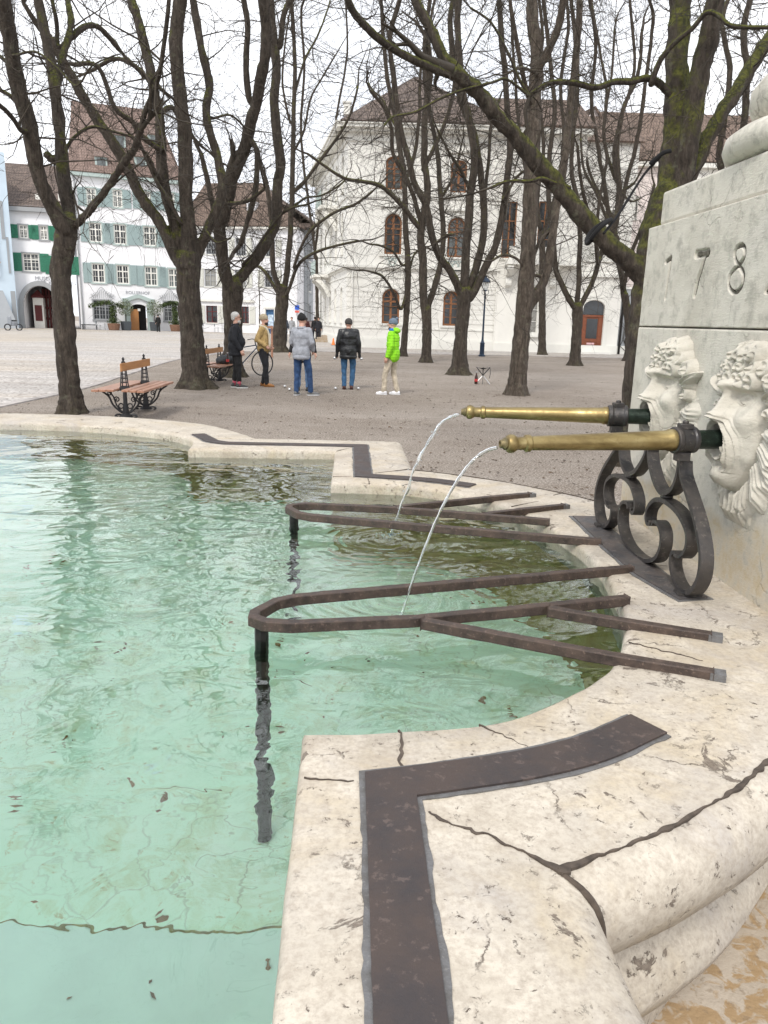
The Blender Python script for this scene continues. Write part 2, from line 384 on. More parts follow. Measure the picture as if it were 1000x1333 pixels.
M['bark'] = m_bark(.66, .50, 'bark_mossy'); M['bark_moss'] = m_bark(1.15, .52, 'bark_heavy_moss'); M['bark_dry'] = m_bark(.05, .75, 'bark_brown')
M['twig'] = simple('twig_bark', (.045, .036, .026), .9, var=.5, scale=5)
M['water'] = m_water(); M['pfloor'] = m_poolfloor(); M['pwall'] = m_poolwall()
M['band'] = m_iron('brown_iron_strap', (.048, .040, .040), (.075, .056, .049), .5, .3, 9)
M['lead'] = m_iron('grey_lead', (.17, .17, .175), (.11, .105, .10), .6, .2, 30)
M['rust'] = m_iron('rusty_iron', (.045, .034, .030), (.105, .075, .060), .55, .35, 22)
M['greyiron'] = m_iron('grey_black_iron', (.085, .085, .09), (.13, .11, .10), .5, .4, 12); M['blackiron'] = m_iron('dark_wrought_iron', (.045, .045, .048), (.085, .075, .068), .42, .55, 12)
M['brass'] = m_brass(); M['verdigris'] = m_iron('green_bronze', (.018, .026, .020), (.035, .055, .042), .4, .6, 20)
M['white_wall'] = m_plaster('white_plaster', (.80, .80, .82)); M['cream_wall'] = m_plaster('cream_plaster', (.80, .785, .735)); M['pink_wall'] = m_plaster('pink_plaster', (.74, .66, .63))
M['cream_trim'] = m_plaster('cream_stone_trim', (.76, .75, .70)); M['grey_trim'] = m_plaster('grey_stone_trim', (.33, .34, .35)); M['teal_trim'] = m_plaster('pale_green_stone', (.42, .50, .48))
M['pale_blue'] = m_plaster('pale_blue_render', (.62, .74, .84)); M['greybase'] = m_plaster('grey_render', (.36, .38, .40))
M['roof_brown'] = m_roof('brown_roof_tiles', (.15, .105, .082), (.215, .155, .122)); M['roof_dark'] = m_roof('dark_roof_tiles', (.13, .10, .088), (.19, .145, .12)); M['roof_red'] = m_roof('pinkish_roof_tiles', (.185, .128, .108), (.25, .18, .15))
M['glass'] = m_glassy('dark_window_glass', (.035, .04, .045)); M['glass_lit'] = m_glassy('curtained_window_glass', (.30, .29, .26)); M['glass_grey'] = m_glassy('grey_window_glass', (.13, .15, .15))
M['brownwood'] = m_wood('brown_window_wood', (.20, .075, .025), (.30, .125, .045)); M['doorwood'] = m_wood('red_brown_door_wood', (.17, .045, .02), (.27, .085, .035)); M['orangewood'] = m_wood('orange_door_wood', (.35, .15, .05), (.45, .21, .07))
M['whitewood'] = simple('white_paint', (.72, .71, .66), .6, var=.05); M['greenshut'] = simple('green_shutter_paint', (.025, .17, .10), .6, var=.2); M['blueshut'] = simple('pale_teal_shutter_paint', (.30, .385, .385), .7, var=.08); M['creamshut'] = simple('cream_shutter_paint', (.62, .62, .57), .7, var=.06)
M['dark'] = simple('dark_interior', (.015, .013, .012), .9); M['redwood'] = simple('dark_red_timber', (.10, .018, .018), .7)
M['benchwood'] = m_wood('bench_seat_wood', (.25, .115, .07), (.42, .23, .15), .45); M['backwood'] = m_wood('bench_back_wood', (.30, .13, .04), (.44, .21, .07), .45)
M['letter'] = simple('grey_lettering', (.32, .33, .36), .8); M['metal'] = simple('bright_metal', (.6, .6, .6), .3, .9); M['black'] = simple('black_plastic', (.02, .02, .022), .6, var=.3)
M['lampblue'] = simple('dark_blue_cast_iron', (.018, .035, .065), .45, .3, var=.3); M['terracotta'] = simple('brown_pot', (.20, .11, .07), .8, var=.2); M['darkpot'] = simple('dark_grey_pot', (.07, .08, .09), .7)
M['leafgreen'] = simple('leaf_green', (.07, .10, .03), .8, var=.5, scale=3); M['olive'] = simple('olive_leaf', (.17, .20, .12), .8, var=.4, scale=3)
M['skin'] = simple('skin', (.55, .32, .24), .55, var=.06)
# ================================================================ FOUNTAIN
FO = Vector((-.21, 2.575, 0)); FT = .05
FRX = Vector((math.cos(FT), math.sin(FT), 0)); FRY = Vector((-math.sin(FT), math.cos(FT), 0))
def L(a, b, z=0.0): return FO + FRX*a + FRY*b + Vector((0, 0, z))
def PA(x, y, a):   # sight line meets the upright plane a = const of the fountain
    d = ray(x, y); o = Vector((0, 0, CH))-FO
    t = (a-o.dot(FRX))/d.dot(FRX); p = Vector((0, 0, CH))+d*t-FO
    return p.dot(FRY), p.z
from mathutils.geometry import tessellate_polygon
RIM = .85; WAT = .80; FLR = -.30
def resample(pts, n, curve=True):
    p = [Vector((a, b, 0)) for a, b in pts]
    if len(p) > 2 and curve: p = crom(p, 8)
    d = [0]
    for i in range(1, len(p)): d.append(d[-1]+(p[i]-p[i-1]).length)
    out = []; j = 0
    for k in range(n+1):
        s = d[-1]*k/n
        while j < len(p)-2 and d[j+1] < s: j += 1
        t = (s-d[j])/max(1e-9, d[j+1]-d[j]); out.append(p[j].lerp(p[j+1], min(1, max(0, t))))
    return out
segI = [[(.955, 0), (.95, .18), (.88, .55), (.75, .85), (.62, 1.0), (.42, 1.145), (.19, 1.19), (0, 1.2)], [(0, 1.2), (0, 2.15)], [(0, 2.15), (-.9, 2.14)],
        [(-.9, 2.14), (-.95, 2.5), (-1.2, 2.8), (-1.6, 3.02), (-2.0, 3.12), (-2.4, 3.15)]]
segO = [[(1.47, 0), (1.42, .45), (1.25, .9), (.9, 1.3), (.62, 1.5), (.41, 1.6)], [(.41, 1.6), (.41, 2.60)], [(.41, 2.60), (-.56, 2.62)],
        [(-.56, 2.62), (-.75, 2.95), (-1.11, 3.36), (-1.79, 3.63), (-2.4, 3.7)]]
segN = [70, 24, 20, 50]
def quad(segs):
    q = []
    for sg, n in zip(segs, segN): q += resample(sg, n)[:-1]
    q.append(Vector((segs[-1][-1][0], segs[-1][-1][1], 0))); return q
def ring(q):
    q2 = [Vector((-4.8-p.x, p.y, 0)) for p in q[::-1]][1:]
    h = q+q2
    return h+[Vector((p.x, -p.y, 0)) for p in h[::-1]][1:-1]
RI = ring(quad(segI)); RO = ring(quad(segO)); NR = len(RI)
def off(i, inner, d):   # offset outward
    dr = (RO[i]-RI[i]).normalized(); return (RI[i] if inner else RO[i]) + dr*d
PROF = [('i', .012, .58), ('i', 0, .60), ('i', 0, .832), ('i', .006, .845), ('i', .018, .85), ('t', .3, .852), ('t', .5, .852), ('t', .7, .852), ('o', -.006, .85), ('o', .008, .846),
        ('o', .035, .838), ('o', .06, .82), ('o', .074, .79), ('o', .076, .755), ('o', .06, .715), ('o', .03, .692), ('o', -.01, .685), ('o', -.03, .675), ('o', -.045, .64), ('o', -.06, .59), ('o', -.045, .55),
        ('o', -.015, .525), ('o', .005, .49), ('o', -.005, .455), ('o', -.05, .43), ('o', -.09, .39), ('o', -.12, .31), ('o', -.125, .205)]
fountain = thing('stone_fountain', 'wide pale limestone basin with lobed rim full of turquoise water', 'fountain', tuple(L(-2.4, 0)))
mb = MB(); vs = []
for i in range(NR):
    for kd, o, z in PROF:
        p = off(i, True, o) if kd == 'i' else off(i, False, o) if kd == 'o' else RI[i].lerp(RO[i], o)
        q = L(p.x, p.y, z)
        nz = noise.noise(q*3.0)*.004+noise.noise(q*14)*.0022
        if kd == 'o': q = q+(q-L(RI[i].x, RI[i].y, q.z)).normalized()*nz*1.6
        elif kd == 'i': q = q+(q-L(RO[i].x, RO[i].y, q.z)).normalized()*nz*1.0
        q.z += nz*.5
        vs.append(q)
K = len(PROF); fs = []
for i in range(NR):
    j = (i+1) % NR
    for k in range(K-1): fs.append((i*K+k, j*K+k, j*K+k+1, i*K+k+1))
mb.add(vs, fs); mb.build('coping', M['stone'], fountain, smooth=True, auto=50)
# wall and floor
mb = MB(); vs = []
for i in range(NR):
    p = off(i, True, .012)
    for z in (.70, .35, .0, FLR): vs.append(L(p.x, p.y, z))
mb.add(vs, [(i*4+k, ((i+1) % NR)*4+k, ((i+1) % NR)*4+k+1, i*4+k+1) for i in range(NR) for k in range(3)])
mb.build('basin_wall', M['pwall'], fountain, smooth=True, auto=40)
poly = [L(off(i, True, .014).x, off(i, True, .014).y, FLR) for i in range(NR)]
mb = MB(); mb.add(poly, tessellate_polygon([poly])); mb.build('basin_floor', M['pfloor'], fountain)
mb = MB(); mb.bb(-4.7, -.02, -3.4, -.985, FLR+.004, FLR+.07)
o = MB()
o.v = [tuple(L(x, y, z)) for x, y, z in mb.v]; o.f = mb.f; o.mi = mb.mi
o.build('floor_step', simple('pale_step_paint', (.60, .88, .78), .8, var=.08, scale=4), fountain)
P = [L(-3.4+2.39*0+3.38*k/60, -.983+.004*noise.noise(Vector((k*.7, 1, 2))), FLR+.072) for k in range(61)]
mb = MB(); mb.tube(P, [.0032+.004*max(-.5, noise.noise(Vector((k*.9, 5, 2)))) for k in range(61)], 5); mb.build('step_edge_algae', simple('olive_algae', (.20, .22, .07), .9, var=.5, scale=30), fountain)
# plinth step
mb = MB(); vs = []
for i in range(NR):
    for dd_, z in ((-.16, .212), (.44, .205), (.46, .185), (.46, -.05)):
        p = off(i, False, dd_); vs.append(L(p.x, p.y, z))
mb.add(vs, [(i*4+k, ((i+1) % NR)*4+k, ((i+1) % NR)*4+k+1, i*4+k+1) for i in range(NR) for k in range(3)])
t = NT('stained_step'); a_ = t.noise(3, 6, .65); v_ = t.ramp(t.noise(13, 4, .6, 1.5), [(.50, 0), (.58, .85)])
c_ = t.ramp(a_, [(.35, (.36, .30, .23)), (.6, (.45, .39, .32))]); c_ = t.mix(v_, c_, (.33, .215, .10)); c_ = t.mix(t.ramp(t.noise(60, 4), [(.58, 0), (.68, .5)]), c_, (.2, .15, .1))
M['step'] = t.done(c_, .85, 0, t.bump(t.noise(50, 5), .6, .008))
mb.build('plinth_step', M['step'], fountain)
# iron straps let into the coping, each in a seam of lead
def flat(path, wd, z0, z1, name, mat, wob=0.0, parent=fountain):
    P = [L(a, b) for a, b in path]; vs = []; n = len(P)
    for i, p in enumerate(P):
        d1 = (P[i]-P[i-1]).normalized() if i else None; d2 = (P[i+1]-P[i]).normalized() if i < n-1 else None
        if d1 is None: d1 = d2
        if d2 is None: d2 = d1
        n1 = Vector((-d1.y, d1.x, 0)); n2 = Vector((-d2.y, d2.x, 0)); nn = (n1+n2).normalized(); k = 1/max(.35, nn.dot(n1))
        w1 = wd/2+wob*(noise.noise(p*9)+.7*noise.noise(p*45)); w2 = wd/2+wob*(noise.noise(p*9+Vector((9, 9, 9)))+.7*noise.noise(p*47+Vector((9, 9, 9))))
        vs += [p+nn*w1*k+Vector((0, 0, z0)), p+nn*w1*k+Vector((0, 0, z1)), p-nn*w2*k+Vector((0, 0, z1)), p-nn*w2*k+Vector((0, 0, z0))]
    mb = MB(); mb.add(vs, [(i*4+k, i*4+k+1, i*4+5+k, i*4+4+k) for i in range(n-1) for k in range(3)]+[(0, 1, 2, 3), tuple((n-1)*4+k for k in (3, 2, 1, 0))])
    return mb.build(name, mat, parent)
def dense(pts, st=.02):
    out = []
    for i in range(len(pts)-1):
        a = Vector((*pts[i], 0)); b = Vector((*pts[i+1], 0)); n = max(1, int((b-a).length/st))
        out += [tuple(a.lerp(b, k/n))[:2] for k in range(n)]
    return out+[pts[-1]]
arc = [(p.x, p.y) for p in crom([(.165, 1.385), (.30, 1.355), (.42, 1.325), (.56, 1.27), (.71, 1.175)], 6)]
arc2 = [(p.x, p.y) for p in crom([(-.70, 2.37), (-.80, 2.44), (-.86, 2.56), (-.91, 2.66), (-.95, 2.74)], 6)]
for sg in (1, -1):
    path = arc[::-1][:-1]+[(.165, 1.385), (.165, 2.37), (-.70, 2.37)]+arc2[1:]
    path = [q for q in dense([(a, b*sg) for a, b in path]) if all(math.hypot(q[0]-cx_, q[1]-cy_*sg) > .075 or math.hypot(q[0]-cx_, q[1]-cy_*sg) < 1e-4 for cx_, cy_ in ((.165, 1.385), (.165, 2.37), (-.70, 2.37)))]
    flat(path, .108, RIM+.0012, RIM+.0042, 'lead_seam', M['lead'], .006)
    flat(path, .088, RIM+.004, RIM+.0085, 'iron_strap', M['band'], .001)
flat(dense([(1.14, -.44), (1.09, -.2), (1.09, .0), (1.09, .2), (1.10, .58)]), .125, RIM+.001, RIM+.005, 'lead_seam', M['lead'], .004)
flat(dense([(1.135, -.43), (1.09, -.2), (1.085, .0), (1.09, .2), (1.10, .57)]), .10, RIM+.004, RIM+.009, 'iron_strap', M['greyiron'], .002)
# mortar joints and long cracks
M['mortar'] = simple('dark_mortar', (.075, .058, .045), .95, var=.5, scale=40)
def joint(path, w_=.006, z=RIM, wob=.007):
    w_ *= .72
    P = []
    for q in dense(path, .007):
        nn = noise.noise(Vector((q[0]*11, q[1]*11, 3)))*wob+noise.noise(Vector((q[0]*60, q[1]*60, 5)))*wob*.8
        P.append((q[0]+nn, q[1]+nn))
    flat(P, w_, z-.002, z+.0032, 'mortar_joint', M['mortar'], w_*1.1)
for sg in (1, -1):
    joint([(.225, 1.46*sg), (.425, 1.605*sg)], .008); joint([(.19, 1.195*sg), (.19, 1.325*sg)], .005)
    joint([(.01, 1.36*sg), (.10, 1.37*sg)], .003); joint([(.36, 1.17*sg), (.45, 1.27*sg)], .004); joint([(.01, 2.16*sg), (.11, 2.31*sg)], .004)
    joint([(.82, .75*sg), (.97, .86*sg)], .003); joint([(1.08, 1.0*sg), (1.14, 1.06*sg)], .005)
    rp = [RO[i] for i in range(0, 71)] if sg > 0 else [RO[NR-i] if i else RO[0] for i in range(0, 71)]
    joint([(p.x, p.y) for p in rp[14:]], .010, RIM-.001, .005)
# the straight side's nose: seam running over the roll
for sg in (1, -1):
    mb = MB(); pts = []
    for kd, o_, z in PROF[8:16]:
        i0 = 70; p = RO[i0]+(RO[i0]-RI[i0]).normalized()*(o_+.003); pts.append(L(p.x, p.y*sg, z+.001))
    mb.tube(crom(pts, 3), .0045, 5, lump=.8); mb.build('mortar_joint', M['mortar'], fountain)
# water
poly = [L(off(i, True, .010).x, off(i, True, .010).y, WAT) for i in range(NR)]
mb = MB(); mb.add(poly, [tuple(reversed(f)) if False else f for f in tessellate_polygon([poly])])
wt = mb.build('water', M['water']); struct(wt)
wt.data.update()
if wt.data.polygons[0].normal.z < 0: wt.data.flip_normals()
# ---------------------------------------------------------------- racks
M['darkbrass'] = m_iron('tarnished_brass', (.10, .085, .045), (.20, .16, .08), .45, .6, 30); M['rackpost'] = simple('black_wet_iron', (.018, .016, .015), .5, .2, var=.6, scale=40)
def bar(mb, pts, wd=.029, ht=.029, z=RIM+.008):
    P = [L(a, b, z) for a, b in pts]; n = len(P); vs = []
    for i, p in enumerate(P):
        d1 = (P[i]-P[i-1]).normalized() if i else (P[1]-P[0]).normalized(); d2 = (P[i+1]-P[i]).normalized() if i < n-1 else d1
        n1 = Vector((-d1.y, d1.x, 0)); n2 = Vector((-d2.y, d2.x, 0)); nn = (n1+n2).normalized(); k = 1/max(.4, nn.dot(n1))
        w_ = wd/2*(1+.10*noise.noise(p*30))
        for s_, zz in ((1, -1), (1, 1), (-1, 1), (-1, -1)):
            vs.append(p+nn*s_*w_*k+Vector((0, 0, zz*ht/2*(1+.08*noise.noise(p*25+Vector((zz, 0, 5)))))))
    mb.add(vs, [(i*4+k, i*4+(k+1) % 4, i*4+4+(k+1) % 4, i*4+4+k) for i in range(n-1) for k in range(4)]+[(0, 1, 2, 3), tuple((n-1)*4+k for k in (3, 2, 1, 0))])
for sg, lab in ((-1, 'rusty iron rail rack over the water, nearer the camera, its long post in clear view'), (1, 'rusty iron rail rack over the water below the farther brass spout')):
    rk = thing('bucket_rack', lab, 'iron rack', tuple(L(.5, .55*sg, RIM)), 0, 'iron bucket racks across the basin')
    S_ = lambda pts: dense([(a, b*sg) for a, b in pts], .03)
    mb = MB(); bar(mb, S_([(1.04, .16), (.45, .325), (.02, .45), (-.06, .475), (-.115, .51), (-.165, .60), (-.165, .635), (-.13, .665), (-.06, .675), (.28, .63), (.65, .53), (.92, .455)])); mb.build('frame_rail', M['rust'], rk, bevel=.003)
    mb = MB(); bar(mb, S_([(.29, .645), (.74, .865), (.95, .955)]), z=RIM+.0075); mb.build('brace_rail', M['rust'], rk, bevel=.003)
    mb = MB(); bar(mb, S_([(.66, .545), (.84, .635), (1.05, .73)]), z=RIM+.007); mb.build('brace_rail', M['rust'], rk, bevel=.003)
    mb = MB(); mb.tube([L(-.145, .625*sg, z) for z in np.linspace(RIM-.004, FLR+.02, 14)], [.019+.002*noise.noise(Vector((0, 0, z*20))) for z in range(14)], 8); mb.build('post', M['rackpost'], rk)
    for a, b in ((.955, .957), (1.055, .733)):
        mb = MB(); bar(mb, [(a-.012, (b-.006)*sg), (a+.02, (b+.008)*sg)], .034, .026, RIM+.0065); mb.build('lead_cap', M['lead'], rk)
# ---------------------------------------------------------------- spouts
def spout(sg, lab):
    p0 = L(1.235, .278*sg, 1.322); p1 = L(.505, .40*sg, 1.312)
    ax = (p1-p0); ln = ax.length; q = ax.to_track_quat('Z', 'Y').to_matrix()
    th = thing('brass_spout', lab, 'water spout', tuple(p0), 0, 'brass water spouts')
    def lath(name, prof, mat, n=20):
        mb = MB(); mb.lathe([(r_*.94, z_) for r_, z_ in prof], p0, n, q); return mb.build(name, mat, th, smooth=True, auto=35)
    lath('rear_sleeve', [(.026, -.03), (.031, -.028), (.032, .0), (.031, .10), (.033, .108)], M['verdigris'])
    lath('barrel', [(.034, .165), (.036, .17), (.036, .185), (.0325, .19), (.030, .30), (.0265, .45), (.0225, .62), (.0225, .630), (.027, .634), (.027, .646), (.021, .650), (.0205, .672), (.024, .677), (.0285, .684), (.0295, .694), (.026, .702), (.019, .706)], M['brass'])
    nz_ = lath('nozzle', [(.019, .705), (.0195, .711), (.014, .717), (.0125, .724), (.009, .725), (.008, .715)], M['darkbrass'])
    mb = MB(); mb.lathe([(.037, .098), (.041, .10), (.041, .112), (.038, .114), (.038, .152), (.041, .154), (.041, .168), (.036, .170)], p0, 20, q)
    c = p0+ax.normalized()*.133
    mb.box(c+Vector((0, 0, .042)), (.020, .016, .008)); mb.lathe([(.010, 0), (.010, .010), (.002, .012)], c+Vector((0, 0, .048)), 8)
    mb.box(c+Vector((0, 0, -.050)), (.022, .014, .014)); mb.build('collar', M['blackiron'], th, smooth=True, auto=30, bevel=.002)
    return p1, ax.normalized()
e1 = spout(-1, 'brass spout held in the mouth of the nearer carved face'); e2 = spout(1, 'brass spout held in the mouth of the farther carved face')
# ---------------------------------------------------------------- jets
t = NT('running_water'); t.t.nodes.remove(t.b); g = t.n('ShaderNodeBsdfGlass'); g.inputs['IOR'].default_value = 1.33; g.inputs['Color'].default_value = (.97, .99, 1, 1)
d_ = t.n('ShaderNodeBsdfDiffuse'); d_.inputs['Color'].default_value = (.9, .93, .95, 1); mx = t.n('ShaderNodeMixShader'); t.l(t.ramp(t.noise(40, 3, .6, 0, t.coord((1, 1, .25))), [(.48, .02), (.72, .25)]), mx.inputs[0])
t.l(g.outputs[0], mx.inputs[1]); t.l(d_.outputs[0], mx.inputs[2]); t.l(mx.outputs[0], t.out.inputs[0]); M['jet'] = t.m
def jet(e, vx, T, wig, lab, breakup=0.0):
    p, ax = e; pts = []; rad = []; n = 46
    for i in range(n+1):
        tt = T*i/n
        q = p+ax*(-.008+vx*tt)+Vector((0, 0, -.5*9.81*tt*tt-.012))
        q += Vector((noise.noise(Vector((i*.35, 0, sum(wig)))), noise.noise(Vector((i*.35, 4, 1))), 0))*.006*wig[0]*i/n
        pts.append(q); rad.append((.0055-.0022*i/n)*(1+(.35+breakup)*noise.noise(Vector((i*.55, 7*wig[1], 0)))))
    mb = MB(); mb.tube(pts, rad, 8)
    if breakup:
        for i in range(30):
            k = rnd.randrange(14, n); mb.ball(pts[k]+Vector((rnd.gauss(0, .012), rnd.gauss(0, .012), rnd.gauss(0, .01))), rnd.uniform(.0015, .004), 5)
        mb.tube([q+Vector((.006*math.sin(i*.4), .006*math.cos(i*.5), 0)) for i, q in enumerate(pts)][6:], [r*.7 for r in rad][6:], 6)
    o = mb.build('water_jet', M['jet'], None, loc=tuple(p), smooth=True)
    tag(o, lab, 'water jet', 'water jets from the brass spouts'); return pts[-1]
j1 = jet(e1, .84, .326, (.3, 1), 'smooth glassy water arc falling from the nearer brass spout')
j2 = jet(e2, .78, .326, (1.5, 2), 'broken splashing water arc falling from the farther brass spout', .5)
mb = MB()
for jj, nn in ((j1, 26), (j2, 60)):
    for k in range(nn):
        r_ = abs(rnd.gauss(0, .05 if nn > 30 else .07)); a_ = rnd.uniform(0, 6.3); mb.ball((jj.x+r_*math.cos(a_), jj.y+r_*math.sin(a_), WAT+.0005), rnd.uniform(.0015, .0045), 6)
o = mb.build('foam_bubbles', M['jet'], None, smooth=True); o['kind'] = 'stuff'
print('JETS', tuple(j1), tuple(j2))
# ---------------------------------------------------------------- scroll bracket under the spouts
br = thing('scroll_bracket', 'black wrought iron scroll bracket standing on the rim under both spouts', 'iron bracket', tuple(L(1.13, 0, RIM)))
BA = 1.13
def scroll(pts, w0=.042, w1=.038, t0=.013):
    out = []
    for sg in (1, -1):
        P = crom([L(BA, b*sg, RIM+.012+h) for b, h in pts], 6); n = len(P)
        mb = MB(); mb.ribbon(P, FRX, [w0+(w1-w0)*i/n for i in range(n)], [t0*(.75+.5*math.sin(PI*i/n)) for i in range(n)])
        out.append(mb)
    return out
for mb in scroll([(.272, .388), (.29, .345), (.35, .295), (.43, .225), (.482, .15), (.487, .08), (.45, .025), (.398, .004), (.34, .014), (.295, .05), (.288, .088), (.306, .103), (.320, .094)]): mb.build('outer_leg', M['blackiron'], br, smooth=True, auto=40)
for mb in scroll([(.262, .388), (.262, .34), (.232, .29), (.165, .262), (.10, .28), (.048, .32), (.016, .36), (.006, .398)]): mb.build('upper_loop', M['blackiron'], br, smooth=True, auto=40)
for mb in scroll([(.312, .096), (.352, .103), (.385, .14), (.375, .188), (.305, .226), (.205, .240), (.122, .230), (.066, .192), (.054, .155), (.070, .134), (.090, .138), (.088, .150)], t0=.012): mb.build('lower_scroll', M['blackiron'], br, smooth=True, auto=40)
for mb in scroll([(.118, .140), (.128, .156), (.165, .154), (.196, .130), (.200, .085), (.170, .040), (.10, .008), (.04, .0), (0, -.002)], t0=.012): mb.build('foot_scroll', M['blackiron'], br, smooth=True, auto=40)
for sg in (1, -1):
    mb = MB(); mb.ball(L(BA, .165*sg, RIM+.263), (.022, .020, .011), 8); mb.build('boss', M['blackiron'], br, smooth=True)
    mb = MB(); mb.box(L(BA, .40*sg, RIM+.012), (.036, .022, .006)); mb.build('foot_plate', M['blackiron'], br)
mb = MB(); mb.box(L(BA, 0, RIM+.408), (.022, .03, .007)); mb.build('top_plate', M['blackiron'], br); mb = MB(); mb.box(L(BA, .0, RIM+.010), (.02, .016, .005)); mb.build('foot_plate', M['blackiron'], br)
# ---------------------------------------------------------------- pillar
pil = thing('fountain_pillar', 'broad carved limestone pillar dated 1784 with two bearded stone faces', 'stone pillar', tuple(L(1.9, 0, .19)))
AF = 1.31
def pbox(a0, a1, b0, b1, z0, z1, name, mat=None, bev=.006, parent=pil):
    mb = MB(); mb.bb(a0, a1, b0, b1, z0, z1); mb.v = [tuple(L(*p)) for p in mb.v]; return mb.build(name, mat or M['pillar'], parent, bevel=bev)
pbox(AF, 2.5, -.735, .735, .19, 1.650, 'lower_block'); pbox(AF+.045, 2.45, -.70, .70, 1.60, 2.03, 'block_core')
pbox(AF+.032, 2.5, -.729, .729, 1.6515, 2.049, 'date_block')
pbox(AF+.022, 2.46, -.675, .675, 2.051, 2.18, 'top_block', bev=.012)
# carved date: a dressed face with the strokes cut in
def strokes():
    P = lambda l: [PA(x, y, AF) for x, y in l]
    S1 = P([(866, 341), (870, 338), (873, 335)]); S1b = P([(873, 336), (871, 352), (868, 372), (866, 388)])
    S7 = P([(906, 331), (914, 330), (921, 329)]); S7b = P([(918, 331), (913, 350), (908, 365), (904, 384)])
    b8 = [(965, 319), (969, 323), (969, 333), (964, 342), (957, 349), (950, 358), (948, 370), (952, 379), (958, 380), (965, 372), (967, 358), (963, 348), (958, 340), (956, 330), (959, 322), (965, 319)]
    S8 = [tuple(q)[:2] for q in crom([(*p, 0) for p in P(b8)], 4)]
    b0, z0 = PA(998, 366, AF)
    S4 = [(b0-.14, z0-.03), (b0, z0-.03), (b0-.10, z0+.17)]; S4b = [(b0-.10, z0+.06), (b0-.10, z0-.11)]
    return [(S1, .008), (S1b, .008), (S7, .014), (S7b, .011), (S8, .007), (S4, .007), (S4b, .007)]
ST = strokes(); nb, nz_ = 620, 150
B_ = np.linspace(-.73, .73, nb); Z_ = np.linspace(1.6535, 2.049, nz_); BB, ZZ = np.meshgrid(B_, Z_)
dep = np.zeros_like(BB)
for pts, hw in ST:
    for (x0, y0), (x1, y1) in zip(pts[:-1], pts[1:]):
        dx, dy = x1-x0, y1-y0; l2 = dx*dx+dy*dy+1e-12
        tt = np.clip(((BB-x0)*dx+(ZZ-y0)*dy)/l2, 0, 1); ds = np.hypot(BB-x0-tt*dx, ZZ-y0-tt*dy)
        dep = np.maximum(dep, .012*np.clip((1-ds/(hw*1.25))*2.4, 0, 1))
M['stroke_dark'] = simple('dark_stroke_strip', (.10, .09, .07), .95, var=.6, scale=60)
for pts, hw in ST:   # dark uneven strip laid inside each cut stroke
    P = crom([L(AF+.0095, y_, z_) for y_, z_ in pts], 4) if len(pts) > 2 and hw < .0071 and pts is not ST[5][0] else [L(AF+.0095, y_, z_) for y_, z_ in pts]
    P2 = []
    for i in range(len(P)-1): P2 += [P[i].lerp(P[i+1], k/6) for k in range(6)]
    P2.append(P[-1]); mb = MB(); mb.ribbon(P2, FRX, .006, [hw*(1.05+.5*noise.noise(p*70)) for p in P2]); mb.build('numeral_stroke', M['stroke_dark'], pil)

def fnoise(BB, ZZ, sc, amp, seed=0):
    r_ = np.random.RandomState(seed); o_ = np.zeros_like(BB)
    for k in range(14):
        a = r_.uniform(0, 2*PI); f = sc*r_.uniform(.6, 1.8); o_ += np.sin(f*(BB*np.cos(a)+ZZ*np.sin(a))+r_.uniform(0, 6.3))
    return o_*amp/14**.5
A_ = AF+.001+dep+fnoise(BB, ZZ, 60, .0006, 1)+fnoise(BB, ZZ, 9, .0010, 2)
A_[0, :] = AF+.036; A_[-1, :] = AF+.036; A_[:, 0] = AF+.036; A_[:, -1] = AF+.036; A_[1, :] = AF+.003; A_[-2, :] = AF+.003
def grid(A, B, Z, name, mat, parent):
    h_, w_ = A.shape; mb = MB()
    mb.v = [tuple(L(a, b, z)) for a, b, z in zip(A.ravel(), B.ravel(), Z.ravel())]
    mb.f = [(i*w_+j, i*w_+j+1, (i+1)*w_+j+1, (i+1)*w_+j) for i in range(h_-1) for j in range(w_-1)]; mb.mi = [0]*len(mb.f)
    o = mb.build(name, mat, parent, smooth=True, auto=60)
    return o
grid(A_, BB, ZZ, 'date_face', M['pillar'], pil)
